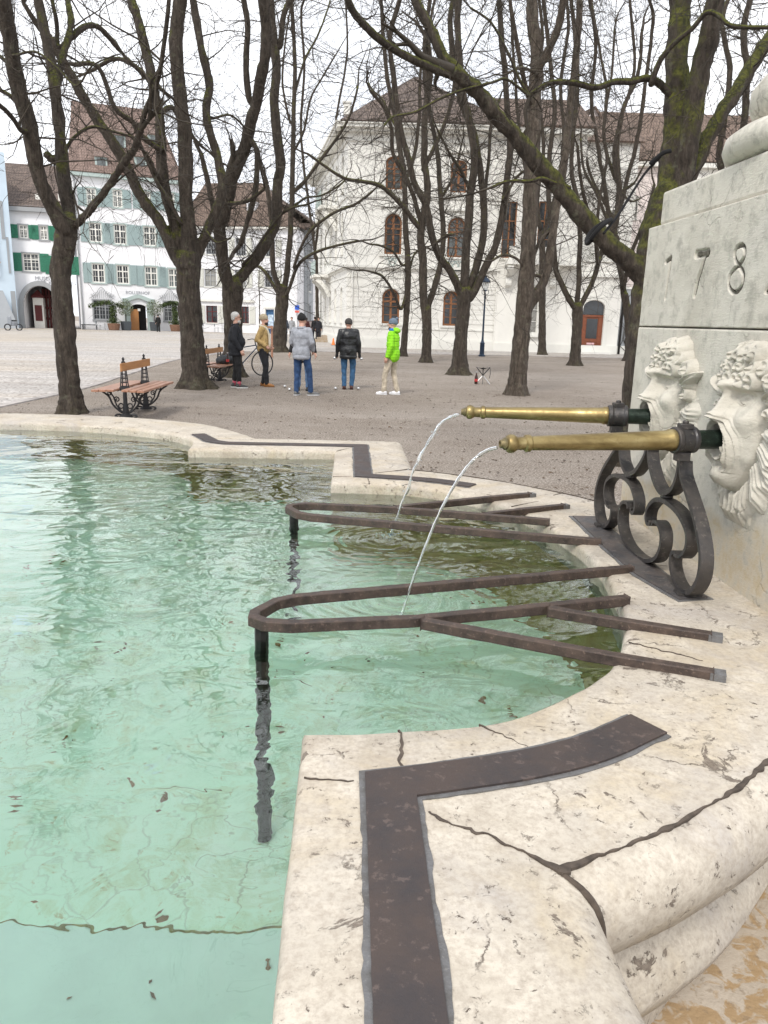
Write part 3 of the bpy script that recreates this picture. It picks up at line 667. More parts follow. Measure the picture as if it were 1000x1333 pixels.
# carved bearded faces
def mask(b0, seed):
    r_ = np.random.RandomState(seed); n1, n2 = 230, 280
    U, V = np.meshgrid(np.linspace(-.285, .285, n1), np.linspace(-.31, .34, n2)); G = lambda x, y, sx, sy: np.exp(-((U-x)/sx)**2-((V-y)/sy)**2)
    aU = np.abs(U)
    r2 = (U/(.135-.05*np.clip(-V-.05, 0, .2)/.2))**2+((V-.035)/.235)**2
    face = .078*np.sqrt(np.clip(1-r2**1.4, 0, 1)); h = face.copy()
    # forehead, brow, sockets, eyes
    brow = .185-.9*(aU-.035)**2*2.2+.02*np.clip(aU-.09, 0, 1)
    h += .040*np.exp(-((V-brow)/.018)**2)*np.exp(-(aU/.115)**4)+.012*G(0, .19, .02, .03)*0
    h += .010*np.sin(U*190+np.sin(V*60)*1.5)*np.exp(-((V-brow-.004)/.014)**2)*np.exp(-((aU-.065)/.05)**4)
    h -= .040*G(.056, .140, .032, .022)+.040*G(-.056, .140, .032, .022)
    for s_ in (1, -1):
        rr_ = ((U-s_*.056)/.026)**2+((V-.138)/.017)**2; h += .024*np.sqrt(np.clip(1-rr_, 0, 1))
        h += .007*np.exp(-((rr_-1.25)/.28)**2); h -= .006*np.exp(-rr_/.06)
        h += .026*G(s_*.088, .070, .040, .038)
    # nose
    nv = np.clip((.185-V)/(.185-.082), 0, 1); nw = .014+.017*nv**1.5; ht = (.028+.034*nv)*np.sqrt(np.clip((V-.060)/.026, 0, 1))
    h += ht*np.exp(-(aU/nw)**2.6)*(V < .20)
    h += (.026*G(.029, .080, .013, .014)+.026*G(-.029, .080, .013, .014))
    # moustache: locks from under the nose out and down round the mouth
    mr = np.hypot(U/.88, (V+.022)/1.15); ma = np.arctan2(V+.022, aU)
    mo = np.exp(-((mr-.074)/.020)**2)*(V > -.11); h += mo*(.038+.010*np.sin(mr*560+ma*3))*np.clip((ma+1.3)/.6, 0, 1)
    # open mouth, lower lip, chin
    mm = (U/.046)**2+((V-.0)/.050)**2; h = np.where(mm < 1, np.minimum(h, .055-.12*(1-mm)), h)
    h += .026*np.exp(-(((U/.052)**2+((V+.012)/.060)**2-1)/.22)**2)*(V < -.02)
    h += .052*G(0, -.125, .050, .045)-.012*G(0, -.085, .03, .012)
    # beard: feather-like locks fanning out round the jaw
    ang = np.arctan2(U, -(V+.0)); rad_ = np.hypot(U, V*.92)
    edge = .255+.012*np.sin(ang*17)
    env = np.clip((r2-.80)/.30, 0, 1)*np.clip((edge-rad_)/.045, 0, 1)*np.clip((2.05-np.abs(ang))/.25, 0, 1)
    ph = np.abs(ang)*12.5+rad_*26+.5*np.sin(rad_*40); saw = (ph/ (2*PI)) % 1.0; lock = np.sin(PI*saw)**.6*(1-.45*saw)
    h = np.where(env > 0, np.maximum(h*(1-env), env*(.014+.030*lock+.004*np.sin(ph*6))), h)
    below = np.clip((-.15-V)/.04, 0, 1)*np.clip((.10-aU)/.05, 0, 1)*np.clip((V+.30)/.05, 0, 1)
    h = np.maximum(h, below*(.030+.016*np.sin(U*210+4*np.sin(V*22))))
    # hair: curled locks
    hair = np.zeros_like(h)
    cs = [((-.15+.3*(k%7)/6)*(1-.22*(k//7))+r_.uniform(-.012, .012), .205+.036*(k//7)+r_.uniform(-.006, .006), r_.uniform(.034, .046)) for k in range(20)]+[(s_*.165, v_, .034) for s_ in (1, -1) for v_ in (.20, .15, .10)]
    for (cu, cv, cr_) in cs:
        rq = np.hypot(U-cu, (V-cv)*.85)/cr_; th = np.arctan2(V-cv, U-cu)*r_.choice([-1, 1])
        k = np.clip(1-rq**2, 0, 1)**.5*(.050 if abs(cu) < .1 else .036)+np.where(rq < 1, .009*np.sin(th*1.0+rq*8.5), 0)*np.clip((1-rq)*5, 0, 1)
        hair = np.maximum(hair, k+.012*np.clip(1-rq, 0, 1))
    cap = np.clip(1-(U/.17)**2-((V-.17)/.145)**2, 0, 1)**.5*.045*(V > .17)
    h = np.maximum(h, np.maximum(hair+cap*.6, cap)*np.clip((V-.06)/.03, 0, 1))
    for s_ in (1, -1):   # leaf-like ears
        cx, cy, an = s_*.185, .165, s_*.55; x_ = (U-cx)*math.cos(an)+(V-cy)*math.sin(an); y_ = -(U-cx)*math.sin(an)+(V-cy)*math.cos(an)
        q_ = (x_/.066)**2+(y_/(.019*(1-.35*x_/.066*s_)))**2; h = np.maximum(h, (.050+.010*np.sin(y_*400))*np.clip(1-q_, 0, 1)**.5+.008*(q_ < 1))
    h += fnoise(U, V, 120, .0007, seed)*(h > .004)
    h[h <= .0005] = -.004; h[0, :] = h[-1, :] = -.004; h[:, 0] = h[:, -1] = -.004
    grid(AF-h*.88, U*.90+b0, V*.90+1.325, 'carved_face', M['pillar'], pil)
mask(-.285, 5); mask(.285, 11)
mb = MB(); uc = L(1.80, 0, -.033); mb.lathe([(.30, 2.214), (.46, 2.216), (.49, 2.232), (.503, 2.262), (.497, 2.295), (.465, 2.318), (.38, 2.325), (.20, 2.328)], (uc.x, uc.y, uc.z), 96)
mb.build('urn_base', M['pillar'], pil, smooth=True)
mb = MB(); mb.lathe([(.30, 2.326), (.37, 2.332), (.415, 2.355), (.435, 2.395), (.435, 2.44), (.41, 2.475), (.36, 2.495), (.30, 2.50), (.24, 2.53), (.22, 2.60), (.26, 2.66), (.32, 2.76), (.34, 2.86), (.30, 2.96), (.2, 3.02), (.05, 3.06)], (uc.x, uc.y, uc.z), 96)
mb.build('urn', M['pillar'], pil, smooth=True)
# ================================================================ GROUND
def sheet(name, outer, z, mat, holes=()):
    polys = [[Vector((*p, z)) for p in outer]]+[[Vector((*p, z)) for p in h] for h in holes]
    tr = tessellate_polygon(polys); flatv = [p for q in polys for p in q]
    mb = MB(); mb.add(flatv, tr); o = mb.build(name, mat); 
    if o.data.polygons[0].normal.z < 0: o.data.flip_normals()
    return struct(o)
hole = [tuple(L(off(i, False, .40).x, off(i, False, .40).y))[:2] for i in range(0, NR, 4)]
sheet('gravel_ground', [(-220, -60), (220, -60), (220, 320), (-220, 320)], 0.0, M['gravel'], [hole])
cob = [(-12, -6), (-7.0, 4), (-6.80, 13.44), (-6.80, 17.4), (-7.3, 22), (-8.0, 30), (-7.4, 37), (-5.2, 39.9), (-3.4, 40.3), (3.8, 41), (12.2, 42.3), (60, 45), (60, 150), (-120, 150), (-120, -6)]
sheet('cobbled_square', cob, .006, M['cobble'])
ed = [cob[i] for i in range(1, 12)]
mb = MB()
P = crom([Vector((*p, 0)) for p in ed], 12)
vs = []
for i, p in enumerate(P):
    d = (P[min(i+1, len(P)-1)]-P[max(i-1, 0)]).normalized(); n_ = Vector((-d.y, d.x, 0))
    for s_, z in ((-.09, .0), (-.085, .022), (.085, .022), (.09, 0)): vs.append(p+n_*s_+Vector((0, 0, z)))
mb.add(vs, [(i*4+k, i*4+k+1, i*4+5+k, i*4+4+k) for i in range(len(P)-1) for k in range(3)])
M['kerb'] = simple('pale_kerb_stone', (.36, .33, .31), .85, var=.35, scale=3)
struct(mb.build('kerb_edging', M['kerb']))
# ================================================================ BUILDINGS
class Fac:
    def __init__(s, p0, p1):
        s.o = Vector((*p0, 0)); d = Vector((*p1, 0))-s.o; s.len = d.length; s.x = d.normalized(); s.n = Vector((s.x.y, -s.x.x, 0))
    def fp(s, px, py):
        d = ray(px, py); o = Vector((0, 0, CH))-s.o; t = -o.dot(s.n)/d.dot(s.n); p = Vector((0, 0, CH))+d*t
        return (p-s.o).dot(s.x), p.z
    def pt(s, a, z, d=0.0): return s.o+s.x*a+s.n*d+Vector((0, 0, z))
    def box(s, mb, a0, a1, z0, z1, d0, d1, mi=0):
        vs = [s.pt(a, z, d) for a in (a0, a1) for d in (d0, d1) for z in (z0, z1)]
        mb.add(vs, [(0,1,3,2),(4,6,7,5),(0,4,5,1),(2,3,7,6),(0,2,6,4),(1,5,7,3)], mi)
    def wall(s, mb, a0, a1, z0, z1, holes, dep=.22, base=-.0):
        A = sorted(set([a0, a1]+[x for h in holes for x in h[:2]])); Z = sorted(set([z0, z1]+[x for h in holes for x in h[2:4]]))
        A = [a for a in A if a0 <= a <= a1]; Z = [z for z in Z if z0 <= z <= z1]
        for i in range(len(A)-1):
            for j in range(len(Z)-1):
                am, zm = (A[i]+A[i+1])/2, (Z[j]+Z[j+1])/2
                if any(h[0] < am < h[1] and h[2] < zm < h[3] for h in holes): continue
                mb.add([s.pt(A[i], Z[j]), s.pt(A[i+1], Z[j]), s.pt(A[i+1], Z[j+1]), s.pt(A[i], Z[j+1])], [(0, 1, 2, 3)])
        for h in holes:
            x0, x1, y0, y1 = h[:4]
            for (a, b, c, d) in (((x0, y0), (x1, y0), 0, 0), ((x1, y0), (x1, y1), 0, 0), ((x1, y1), (x0, y1), 0, 0), ((x0, y1), (x0, y0), 0, 0)):
                mb.add([s.pt(*a), s.pt(*b), s.pt(*b, -dep), s.pt(*a, -dep)], [(0, 1, 2, 3)])
            if len(h) > 4 and h[4]:   # arched head: fill the two upper corners
                R = (x1-x0)/2; cx = (x0+x1)/2; rise = h[4]; zc = y1-rise
                pts = [(cx-R*math.cos(PI*k/16), zc+rise*math.sin(PI*k/16)) for k in range(17)]
                for k in range(16):
                    (pa, za), (pb, zb) = pts[k], pts[k+1]
                    mb.add([s.pt(pa, za), s.pt(pb, zb), s.pt(pb, y1), s.pt(pa, y1)], [(0, 1, 2, 3)])
                    mb.add([s.pt(pa, za), s.pt(pb, zb), s.pt(pb, zb, -dep), s.pt(pa, za, -dep)], [(0, 1, 2, 3)])
    def window(s, par, a0, a1, z0, z1, nx=2, nz=3, fw=.07, mat='whitewood', glass='glass', arch=0.0, dep=.14, shut=None, shw=None, surr=None, sill=True, mun=.035, trans=.66, nxs=1):
        mb = MB(); fr = fw
        s.box(mb, a0, a0+fr, z0, z1, -dep-.05, -dep+.03); s.box(mb, a1-fr, a1, z0, z1, -dep-.05, -dep+.03)
        s.box(mb, a0+fr, a1-fr, z0, z0+fr, -dep-.05, -dep+.03); s.box(mb, a0+fr, a1-fr, z1-fr, z1, -dep-.05, -dep+.03)
        for i in range(1, nx):
            c = a0+(a1-a0)*i/nx; s.box(mb, c-fr*.55, c+fr*.55, z0+fr, z1-fr, -dep-.045, -dep+.028)
        if trans: c = z0+(z1-z0)*trans; s.box(mb, a0+fr, a1-fr, c-fr*.5, c+fr*.5, -dep-.04, -dep+.022)
        for j in range(1, nz):
            c = z0+(z1-z0)*j/nz; s.box(mb, a0+fr, a1-fr, c-mun/2, c+mun/2, -dep-.03, -dep+.01)
        for i in range(nx):
            for k in range(1, nxs+1):
                c = a0+(a1-a0)*(i+k/(nxs+1))/nx
                if nxs: s.box(mb, c-mun/2, c+mun/2, z0+fr, z1-fr, -dep-.03, -dep+.008)
        if arch:
            cx = (a0+a1)/2; R = (a1-a0)/2-fr/2; P = [s.pt(cx-R*math.cos(PI*k/14), z1-arch-fr*.3+arch*math.sin(PI*k/14), -dep) for k in range(15)]
            mb.ribbon(P, s.n, .07, fr)
            for k in (4, 7, 10): mb.tube([s.pt(cx, z1-arch-fr*.3, -dep), P[k]], mun*.6, 4)
        f = mb.build('window', M[mat], par)
        g = MB(); s.box(g, a0+.01, a1-.01, z0+.01, z1-.01, -dep-.06, -dep-.035); g.build('pane', M[glass], f)
        if surr:
            mb = MB(); k = .12
            s.box(mb, a0-k, a0, z0, z1, -.02, .035); s.box(mb, a1, a1+k, z0, z1, -.02, .035); s.box(mb, a0-k, a1+k, z1, z1+k, -.02, .04); s.box(mb, a0-k-.05, a1+k+.05, z0-.13, z0, -.02, .10)
            mb.build('surround', M[surr], f)
        elif sill:
            mb = MB(); s.box(mb, a0-.06, a1+.06, z0-.10, z0, -.02, .09); mb.build('sill', M['cream_trim'], f)
        if shut:
            w_ = shw or (a1-a0)*.46
            for q0, q1 in ((a0-.10-w_, a0-.10), (a1+.10, a1+.10+w_)):
                mb = MB(); s.box(mb, q0, q1, z0-.03, z1+.03, .04, .08)
                n_ = 16
                for k in range(n_):
                    zz = z0+(z1-z0)*(k+.5)/n_; s.box(mb, q0+.05, q1-.05, zz-.022, zz+.022, .08, .095)
                mb.build('shutter', M[shut], f)
        return f
def poly3(mb, pts, th=.12):   # thick sheet through coplanar points
    P = [Vector(p) for p in pts]; n = (P[1]-P[0]).cross(P[2]-P[0]).normalized(); k = len(P)
    if n.z < 0: n = -n
    mb.add(P+[p-n*th for p in P], [tuple(range(k)), tuple(range(2*k-1, k-1, -1))]+[(i, k+i, k+(i+1) % k, (i+1) % k) for i in range(k)])
def text(s_, body, fac, px, py, size, mat='letter', par=None, d=.02, name='lettering'):
    cu = bpy.data.curves.new(name, 'FONT'); cu.body = body; cu.size = size; cu.align_x = 'CENTER'; cu.extrude = .015
    o = bpy.data.objects.new(name+'_src', cu); COL.objects.link(o); bpy.context.view_layer.update()
    dg = bpy.context.evaluated_depsgraph_get(); me = bpy.data.meshes.new_from_object(o.evaluated_get(dg)); bpy.data.objects.remove(o)
    a, z = fac.fp(px, py); X = fac.x; Zv = Vector((0, 0, 1)); N = fac.n
    mb = MB(); mb.v = [tuple(fac.pt(a+v.co.x, z+v.co.y, d+v.co.z)) for v in me.vertices]; mb.f = [tuple(p.vertices) for p in me.polygons]; mb.mi = [0]*len(mb.f)
    return mb.build(name, M[mat], par)
# ---- far left: museum with green shutters
f = Fac((-42.0, 74.8), (-31.35, 77.48))
mus = thing('museum_house', 'white old house with dark green shutters above a big pointed-arch gateway', 'building', tuple(f.pt(f.len/2, 0)))
H_ = lambda x0, x1, y0, y1, arch=0: (lambda p, q: (p[0], q[0], q[1], p[1], arch))(f.fp(x0, (y0)), f.fp(x1, (y1)))
def hole(f, x0, y0, x1, y1, arch=0):
    xm, ym = (x0+x1)/2, (y0+y1)/2; a0 = f.fp(x0, ym)[0]; a1 = f.fp(x1, ym)[0]; z1 = f.fp(xm, y0)[1]; z0 = f.fp(xm, y1)[1]
    return (a0, a1, z0, z1, arch)
gw = hole(f, 31, 372, 76, 424); gw = (gw[0], gw[1], .0, gw[3], 1.9)
wn = [hole(f, 25, 293, 36, 310), hole(f, 52, 294, 62, 312), hole(f, 77, 296, 87, 314), hole(f, 30, 330, 51, 353), hole(f, 72, 334, 90, 357)]
zt = f.fp(60, 277)[1]
mb = MB(); f.wall(mb, -1.5, f.len, 0, zt, wn+[gw], .5)
f.box(mb, -1.5, -.0, 0, zt-.02, -9, -.01); f.box(mb, gw[0]-.3, gw[1]+.3, 0, gw[3]+.3, -6.0, -5.7); f.box(mb, gw[0]-.3, gw[0]-.01, 0, gw[3]+.3, -5.7, -.5); f.box(mb, gw[1]+.01, gw[1]+.3, 0, gw[3]+.3, -5.7, -.5); f.box(mb, gw[0]-.3, gw[1]+.3, gw[3]+.02, gw[3]+.3, -5.7, -.5)
mb.build('wall', M['white_wall'], mus)
for i, h in enumerate(wn): f.window(mus, *h[:4], nx=2, nz=4, nxs=1, fw=.09, shut='greenshut', surr='grey_trim', shw=(.62 if i < 3 else .80), dep=.12)
# gateway: grey stone arch, timber gate leaves inside, a red and white booth
mb = MB(); cx = (gw[0]+gw[1])/2; R = (gw[1]-gw[0])/2; zc = gw[3]-1.9
P = [f.pt(gw[0]-.22, 0, .05), f.pt(gw[0]-.22, zc, .05)]+[f.pt(cx-(R+.22)*math.cos(PI*k/18), zc+2.12*math.sin(PI*k/18), .05) for k in range(1, 18)]+[f.pt(gw[1]+.22, zc, .05), f.pt(gw[1]+.22, 0, .05)]
mb.ribbon(P, f.n, .3, .44); mb.build('gate_arch', M['grey_trim'], mus)
gt = MB()
for a in np.linspace(gw[0]+1.3, gw[1]-.1, 7): f.box(gt, a-.09, a+.09, 0, gw[3]-.2, -3.2, -3.0)
for z in (.9, 2.0, 3.1): f.box(gt, gw[0]+1.2, gw[1], z-.09, z+.09, -3.18, -3.02)
gto = gt.build('gate_timbers', M['redwood'], mus)
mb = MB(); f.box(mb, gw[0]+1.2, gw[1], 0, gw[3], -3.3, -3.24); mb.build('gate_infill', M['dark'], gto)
mb = MB()
for a in np.linspace(gw[0]+1.6, gw[1]-.4, 5):
    for z in (.45, 1.45, 2.5): f.box(mb, a-.2, a+.2, z-.4, z+.4, -3.235, -3.21)
mb.build('gate_panel', M['whitewood'], gto)
mb = MB(); f.box(mb, gw[0]+.55, gw[0]+1.5, 0, 2.9, -2.6, -1.6); bo = mb.build('ticket_booth', M['whitewood'], mus)
mb = MB(); f.box(mb, gw[0]+.7, gw[0]+1.35, .7, 2.2, -1.59, -1.55); f.box(mb, gw[0]+.45, gw[0]+1.6, 2.9, 3.05, -2.7, -1.5)
poly3(mb, [f.pt(gw[0]+.45, 3.05, -1.5), f.pt(gw[0]+1.6, 3.05, -1.5), f.pt(gw[0]+1.02, 3.7, -1.9)], .05); mb.build('booth_roof', M['redwood'], bo)
text(0, 'MUSEUM', f, 60, 365, .50, par=mus); text(0, 'DER KULTUREN', f, 74, 371, .50, par=mus)
mb = MB(); f.box(mb, -1.7, f.len, zt, zt+.5, -.1, .45); mb.build('cornice', M['grey_trim'], mus)
ridge = f.fp(60, 222)[1]+1.4
mb = MB(); poly3(mb, [f.pt(-1.9, zt+.45, .5), f.pt(f.len+.1, zt+.45, .5), f.pt(f.len+.1, ridge, -6), f.pt(-1.9, ridge, -6)]); poly3(mb, [f.pt(-1.9, zt, -12), f.pt(f.len, zt, -12), f.pt(f.len, ridge, -6), f.pt(-1.9, ridge, -6)])
rf = mb.build('roof', M['roof_dark'], mus)
for px in (50, 80):
    a, z = f.fp(px, 262); mb = MB(); f.box(mb, a-.35, a+.35, z-.2, z+.75, -2.6, -.6); f.box(mb, a-.25, a+.25, z, z+.6, -.6, -.55); mb.build('dormer', M['whitewood'], rf)
mb = MB(); mb.tube([f.pt(f.len-.3, 0, .35), f.pt(f.len-.3, 9.6, .35)], .09, 8); tag(mb.build('flagpole', M['dark'], None, loc=tuple(f.pt(f.len-.3, 0, .35))), 'tall thin dark pole standing between museum and restaurant fronts', 'pole')
# ---- tower house at the far left edge, with exhibition banner
f = Fac((-47.5, 62.0), (-36.8, 73.5))
tw = thing('gable_house', 'pale bluish white house end cut by the left picture edge, with a grey sloping base', 'building', tuple(f.pt(6, 0)))
aR = f.fp(14, 300)[0]
mb = MB(); f.box(mb, -4, aR, 0, 15.5, -10, 0); mb.build('wall', M['pale_blue'], tw)
mb = MB(); f.box(mb, aR-.85, aR-.55, 8.0, 11.3, .0, .05); f.box(mb, aR-.5, aR-.3, 5.0, 8.2, .0, .05); f.box(mb, aR-.5, aR-.1, .3, 3.4, .0, .05); mb.build('window', M['greybase'], tw)
mb = MB(); vs = [f.pt(-4, 0, 1.5), f.pt(aR-.6, 0, 1.5), f.pt(aR-1.2, 3.4, .02), f.pt(-4, 3.4, .02), f.pt(-4, 0, 0), f.pt(aR-.6, 0, 0)]; mb.add(vs, [(0, 1, 2, 3), (1, 5, 2), (0, 3, 4), (0, 4, 5, 1)]); mb.build('buttress', M['greybase'], tw)
bn = MB(); f.box(bn, aR-3.4, aR-1.3, 4.6, 12.0, .10, .14); bno = bn.build('exhibition_banner', M['pale_blue'], None, loc=tuple(f.pt(aR-2.3, 4.6, .12))); tag(bno, 'long pale blue cloth banner hanging on the house end at far left', 'banner')
mb = MB(); a = aR-1.9
P = [(0, 7.4), (-.28, 7.1), (-.3, 6.7), (-.15, 6.5), (-.75, 6.0), (-.7, 5.85), (-.3, 6.05), (-.38, 5.2), (-.3, 4.75), (.3, 4.75), (.38, 5.2), (.25, 6.05), (.6, 5.8), (.7, 5.9), (.15, 6.5), (.32, 6.7), (.26, 7.1)]
vs = [f.pt(a+x, z, d) for d in (.145, .16) for x, z in P]; mb.add(vs, [tuple(range(len(P))), tuple(range(2*len(P)-1, len(P)-1, -1))]); mb.build('printed_figure', simple('printed_beige', (.50, .42, .33), .8, var=.3), bno)
mb = MB()
for k in range(16):
    for c in range(3): f.box(mb, a-.35+c*.33, a-.25+c*.33, 8.5+k*.17, 8.6+k*.17+.05*rnd.random(), .142, .15)
mb.build('printed_text', M['letter'], bno)
# ---- restaurant with pale teal shutters
f = Fac((-30.6, 77.7), (-19.6, 82.2))
aL = f.fp(101, 350)[0]; aRt = f.fp(238, 350)[0]
rs_ = thing('restaurant_house', 'tall white house with pale teal shutters, small hipped dormers and a huge pinkish roof', 'building', tuple(f.pt(5, 0)))
wn = [hole(f, 116.5, 290, 132.5, 315), hole(f, 148.5, 292, 164.5, 318), hole(f, 187, 295, 203, 320), hole(f, 218, 297, 232, 322),
      hole(f, 120, 343, 136.5, 368), hole(f, 152, 345, 168, 369.5), hole(f, 189, 347, 205, 372), hole(f, 219.5, 350, 234, 374)]
w3 = [hole(f, 113, 245, 125, 268), hole(f, 147, 247, 159, 270), hole(f, 184, 249, 196, 272), hole(f, 215, 251, 227, 274)]
gwn = [hole(f, 122, 391, 145, 416), hole(f, 214, 393, 229, 418)]
dr = hole(f, 170, 396, 192, 430); dr = (dr[0], dr[1], 0.0, dr[3], .45)
zt = f.fp(160, 234)[1]
mb = MB(); f.wall(mb, aL, aRt, 0, zt, wn+w3+gwn+[dr], .4); f.box(mb, aL, aL+.05, 0, zt, -12, -.01); f.box(mb, dr[0]-.1, dr[1]+.1, 0, dr[3]+.1, -2.6, -2.5); mb.build('wall', M['white_wall'], rs_)
for i, h in enumerate(wn+w3): f.window(rs_, *h[:4], nx=2, nz=3, nxs=1, fw=.11, shut='blueshut', shw=.72, surr='teal_trim', glass=('glass_grey' if i in (6, 2, 7) or i > 7 else 'glass'), dep=.10)
for h in gwn:
    w_ = f.window(rs_, *h[:4], nx=3, nz=4, nxs=1, fw=.08, mat='grey_trim', surr='grey_trim', dep=.16)
    mb = MB(); cx = (h[0]+h[1])/2
    for k in range(-5, 6):
        mb.tube(crom([f.pt(cx+k*.2, h[3]+.15, .10), f.pt(cx+k*.17, h[3]+.45+.35*(1-abs(k)/6), .12), f.pt(cx+k*.22+.1, h[3]+.5+.6*(1-abs(k)/5.5), .12), f.pt(cx+k*.16, h[3]+.25+.6*(1-abs(k)/5.5), .12)], 3), .018, 4)
    mb.tube(crom([f.pt(cx-1.2, h[3]+.15, .12), f.pt(cx-.6, h[3]+.55, .12), f.pt(cx, h[3]+1.25, .12), f.pt(cx+.6, h[3]+.55, .12), f.pt(cx+1.2, h[3]+.15, .12)], 4), .022, 4); mb.build('ironwork', M['grey_trim'], w_)
mb = MB(); f.box(mb, dr[0]-.55, dr[0], 0, dr[3]+.15, -.02, .12); f.box(mb, dr[1], dr[1]+.55, 0, dr[3]+.15, -.02, .12)
P = crom([f.pt(dr[0]-.7, dr[3]+.35, .08), f.pt(dr[0]-.2, dr[3]+.42, .08), f.pt((dr[0]+dr[1])/2, dr[3]+.75, .08), f.pt(dr[1]+.2, dr[3]+.42, .08), f.pt(dr[1]+.7, dr[3]+.35, .08)], 4); mb.ribbon(P, f.n, .3, .36)
mb.build('door_surround', M['teal_trim'], rs_)
mb = MB(); f.box(mb, dr[0]+.02, dr[0]+(dr[1]-dr[0])*.5, .02, dr[3]-.5, -.32, -.26); do = mb.build('door', M['orangewood'], rs_)
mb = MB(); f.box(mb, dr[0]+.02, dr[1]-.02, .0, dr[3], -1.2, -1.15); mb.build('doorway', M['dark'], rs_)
mb = MB(); f.box(mb, dr[0]+.75, dr[0]+1.0, 1.9, 2.15, -.255, -.24); mb.build('notice', M['whitewood'], do)
text(0, 'ROLLERHOF', f, 179.5, 383, .42, par=rs_)
mb = MB(); f.box(mb, aL-.1, aRt+.1, zt, zt+.45, -.1, .5); mb.build('cornice', M['teal_trim'], rs_)
zr = f.fp(165, 138)[1]+1.5; b_ = 7.0
mb = MB()
poly3(mb, [f.pt(aL-.3, zt+.4, .6), f.pt(aRt+.3, zt+.4, .6), f.pt(aRt-1.2, zr, -b_), f.pt(aL+.6, zr, -b_)]); poly3(mb, [f.pt(aRt+.3, zt+.4, .6), f.pt(aRt+.3, zt+.4, -15), f.pt(aRt-1.2, zr, -b_)]); poly3(mb, [f.pt(aL-.3, zt+.4, .6), f.pt(aL-.3, zt+.4, -15), f.pt(aL+.6, zr, -b_)])
rf = mb.build('roof', M['roof_red'], rs_)
for px, py in ((132, 214), (184, 213), (158, 180), (205, 178)):
    a, z = f.fp(px, py); k = -(z-zt)/(zr-zt)*b_; mb = MB(); f.box(mb, a-.55, a+.55, z-.9, z+.75, k-1.8, k+.9); dm = mb.build('dormer', M['teal_trim'], rf)
    mb = MB(); f.box(mb, a-.38, a+.38, z-.55, z+.55, k+.9, k+.94); mb.build('dormer_window', M['glass_grey'], dm)
    mb = MB(); poly3(mb, [f.pt(a-.75, z+.7, k+1.1), f.pt(a+.75, z+.7, k+1.1), f.pt(a+.4, z+1.6, k-1.0), f.pt(a-.4, z+1.6, k-1.0)], .06); mb.build('dormer_roof', M['roof_red'], dm)
mb = MB(); mb.tube([f.pt(aL+.2, 0, .12), f.pt(aL+.2, zt, .12)], .07, 8); mb.build('downpipe', M['grey_trim'], rs_)
# ---- long low wing to its right with cream shutters
f = Fac((-19.7, 82.0), (-8.4, 80.0))
wg = thing('white_wing', 'long plain white house with cream shutters and brown hipped roof, between square and lane', 'building', tuple(f.pt(5, 0)))
a0, a1 = f.fp(238, 360)[0], f.fp(387, 360)[0]
wn = [hole(f, 266.5, 350, 281.5, 373), hole(f, 306, 351, 320, 374), hole(f, 345, 352, 358, 374), hole(f, 245, 349, 257, 372)]
wu = [hole(f, 268, 308, 281, 331), hole(f, 307, 310, 320, 333), hole(f, 346, 312, 358, 334)]
wg_ = [hole(f, 268.5, 398, 283, 420), hole(f, 315, 399, 324, 421)]
dr = hole(f, 346, 403, 357, 432); dr = (dr[0], dr[1], 0, dr[3], 0)
zt = f.fp(300, 298)[1]
mb = MB(); f.wall(mb, a0, a1, 0, zt, wn+wu+wg_+[dr], .3); f.box(mb, a1-.05, a1, 0, zt, -14, -.01); mb.build('wall', M['white_wall'], wg)
for i, h in enumerate(wn+wu): f.window(wg, *h[:4], nx=2, nz=3, nxs=1, fw=.07, mat='grey_trim', shut='creamshut', shw=.62, glass='glass_lit' if i in (0, 1) else 'glass', dep=.10)
for h in wg_:
    f.window(wg, *h[:4], nx=2, nz=3, nxs=0, fw=.08, mat='redwood', glass='glass', shut='creamshut', shw=.62)
    mb = MB(); f.box(mb, h[0]-.6, h[1]+.6, h[3]+.42, h[3]+.66, -.01, .22); mb.build('hood_mould', M['cream_trim'], wg)
mb = MB(); f.box(mb, dr[0]-.14, dr[0], 0, dr[3]+.1, -.02, .06); f.box(mb, dr[1], dr[1]+.14, 0, dr[3]+.1, -.02, .06); f.box(mb, dr[0]-.14, dr[1]+.14, dr[3]+.1, dr[3]+.3, -.02, .08); mb.build('door_surround', M['cream_trim'], wg)
mb = MB(); f.box(mb, dr[0], dr[1], 0, dr[3], -.25, -.2); d_o = mb.build('door', simple('blue_poster_paint', (.03, .10, .22), .6, var=.4, scale=2), wg)
mb = MB(); f.box(mb, dr[0]+.2, dr[1]-.15, .5, 1.9, -.2, -.18); mb.build('poster_panel', simple('pale_poster', (.45, .55, .66), .6, var=.5, scale=4), d_o)
mb = MB(); f.box(mb, a0, a1+.2, zt, zt+.3, -.1, .45); mb.build('cornice', M['cream_trim'], wg)
zr = f.fp(290, 222)[1]
mb = MB(); poly3(mb, [f.pt(a0-.2, zt+.28, .55), f.pt(a1+.3, zt+.28, .55), f.pt(a1-6.0, zr, -7), f.pt(a0-.2, zr, -7)]); poly3(mb, [f.pt(a1+.3, zt+.28, .55), f.pt(a1+.3, zt+.28, -14), f.pt(a1-6.0, zr, -7)]); poly3(mb, [f.pt(a0-.2, zt, -14), f.pt(a1+.3, zt, -14), f.pt(a1-6, zr, -7), f.pt(a0-.2, zr, -7)]); rf = mb.build('roof', M['roof_brown'], wg)
for px, py in ((275, 262), (318, 268)):
    a, z = f.fp(px, py); k = -(z-zt)/(zr-zt)*7; mb = MB(); f.box(mb, a-.5, a+.5, z-.7, z+.7, k-1.5, k+.8); dm = mb.build('dormer', M['white_wall'], rf)
    mb = MB(); f.box(mb, a-.3, a+.3, z-.45, z+.5, k+.8, k+.84); mb.build('dormer_window', M['glass'], dm)
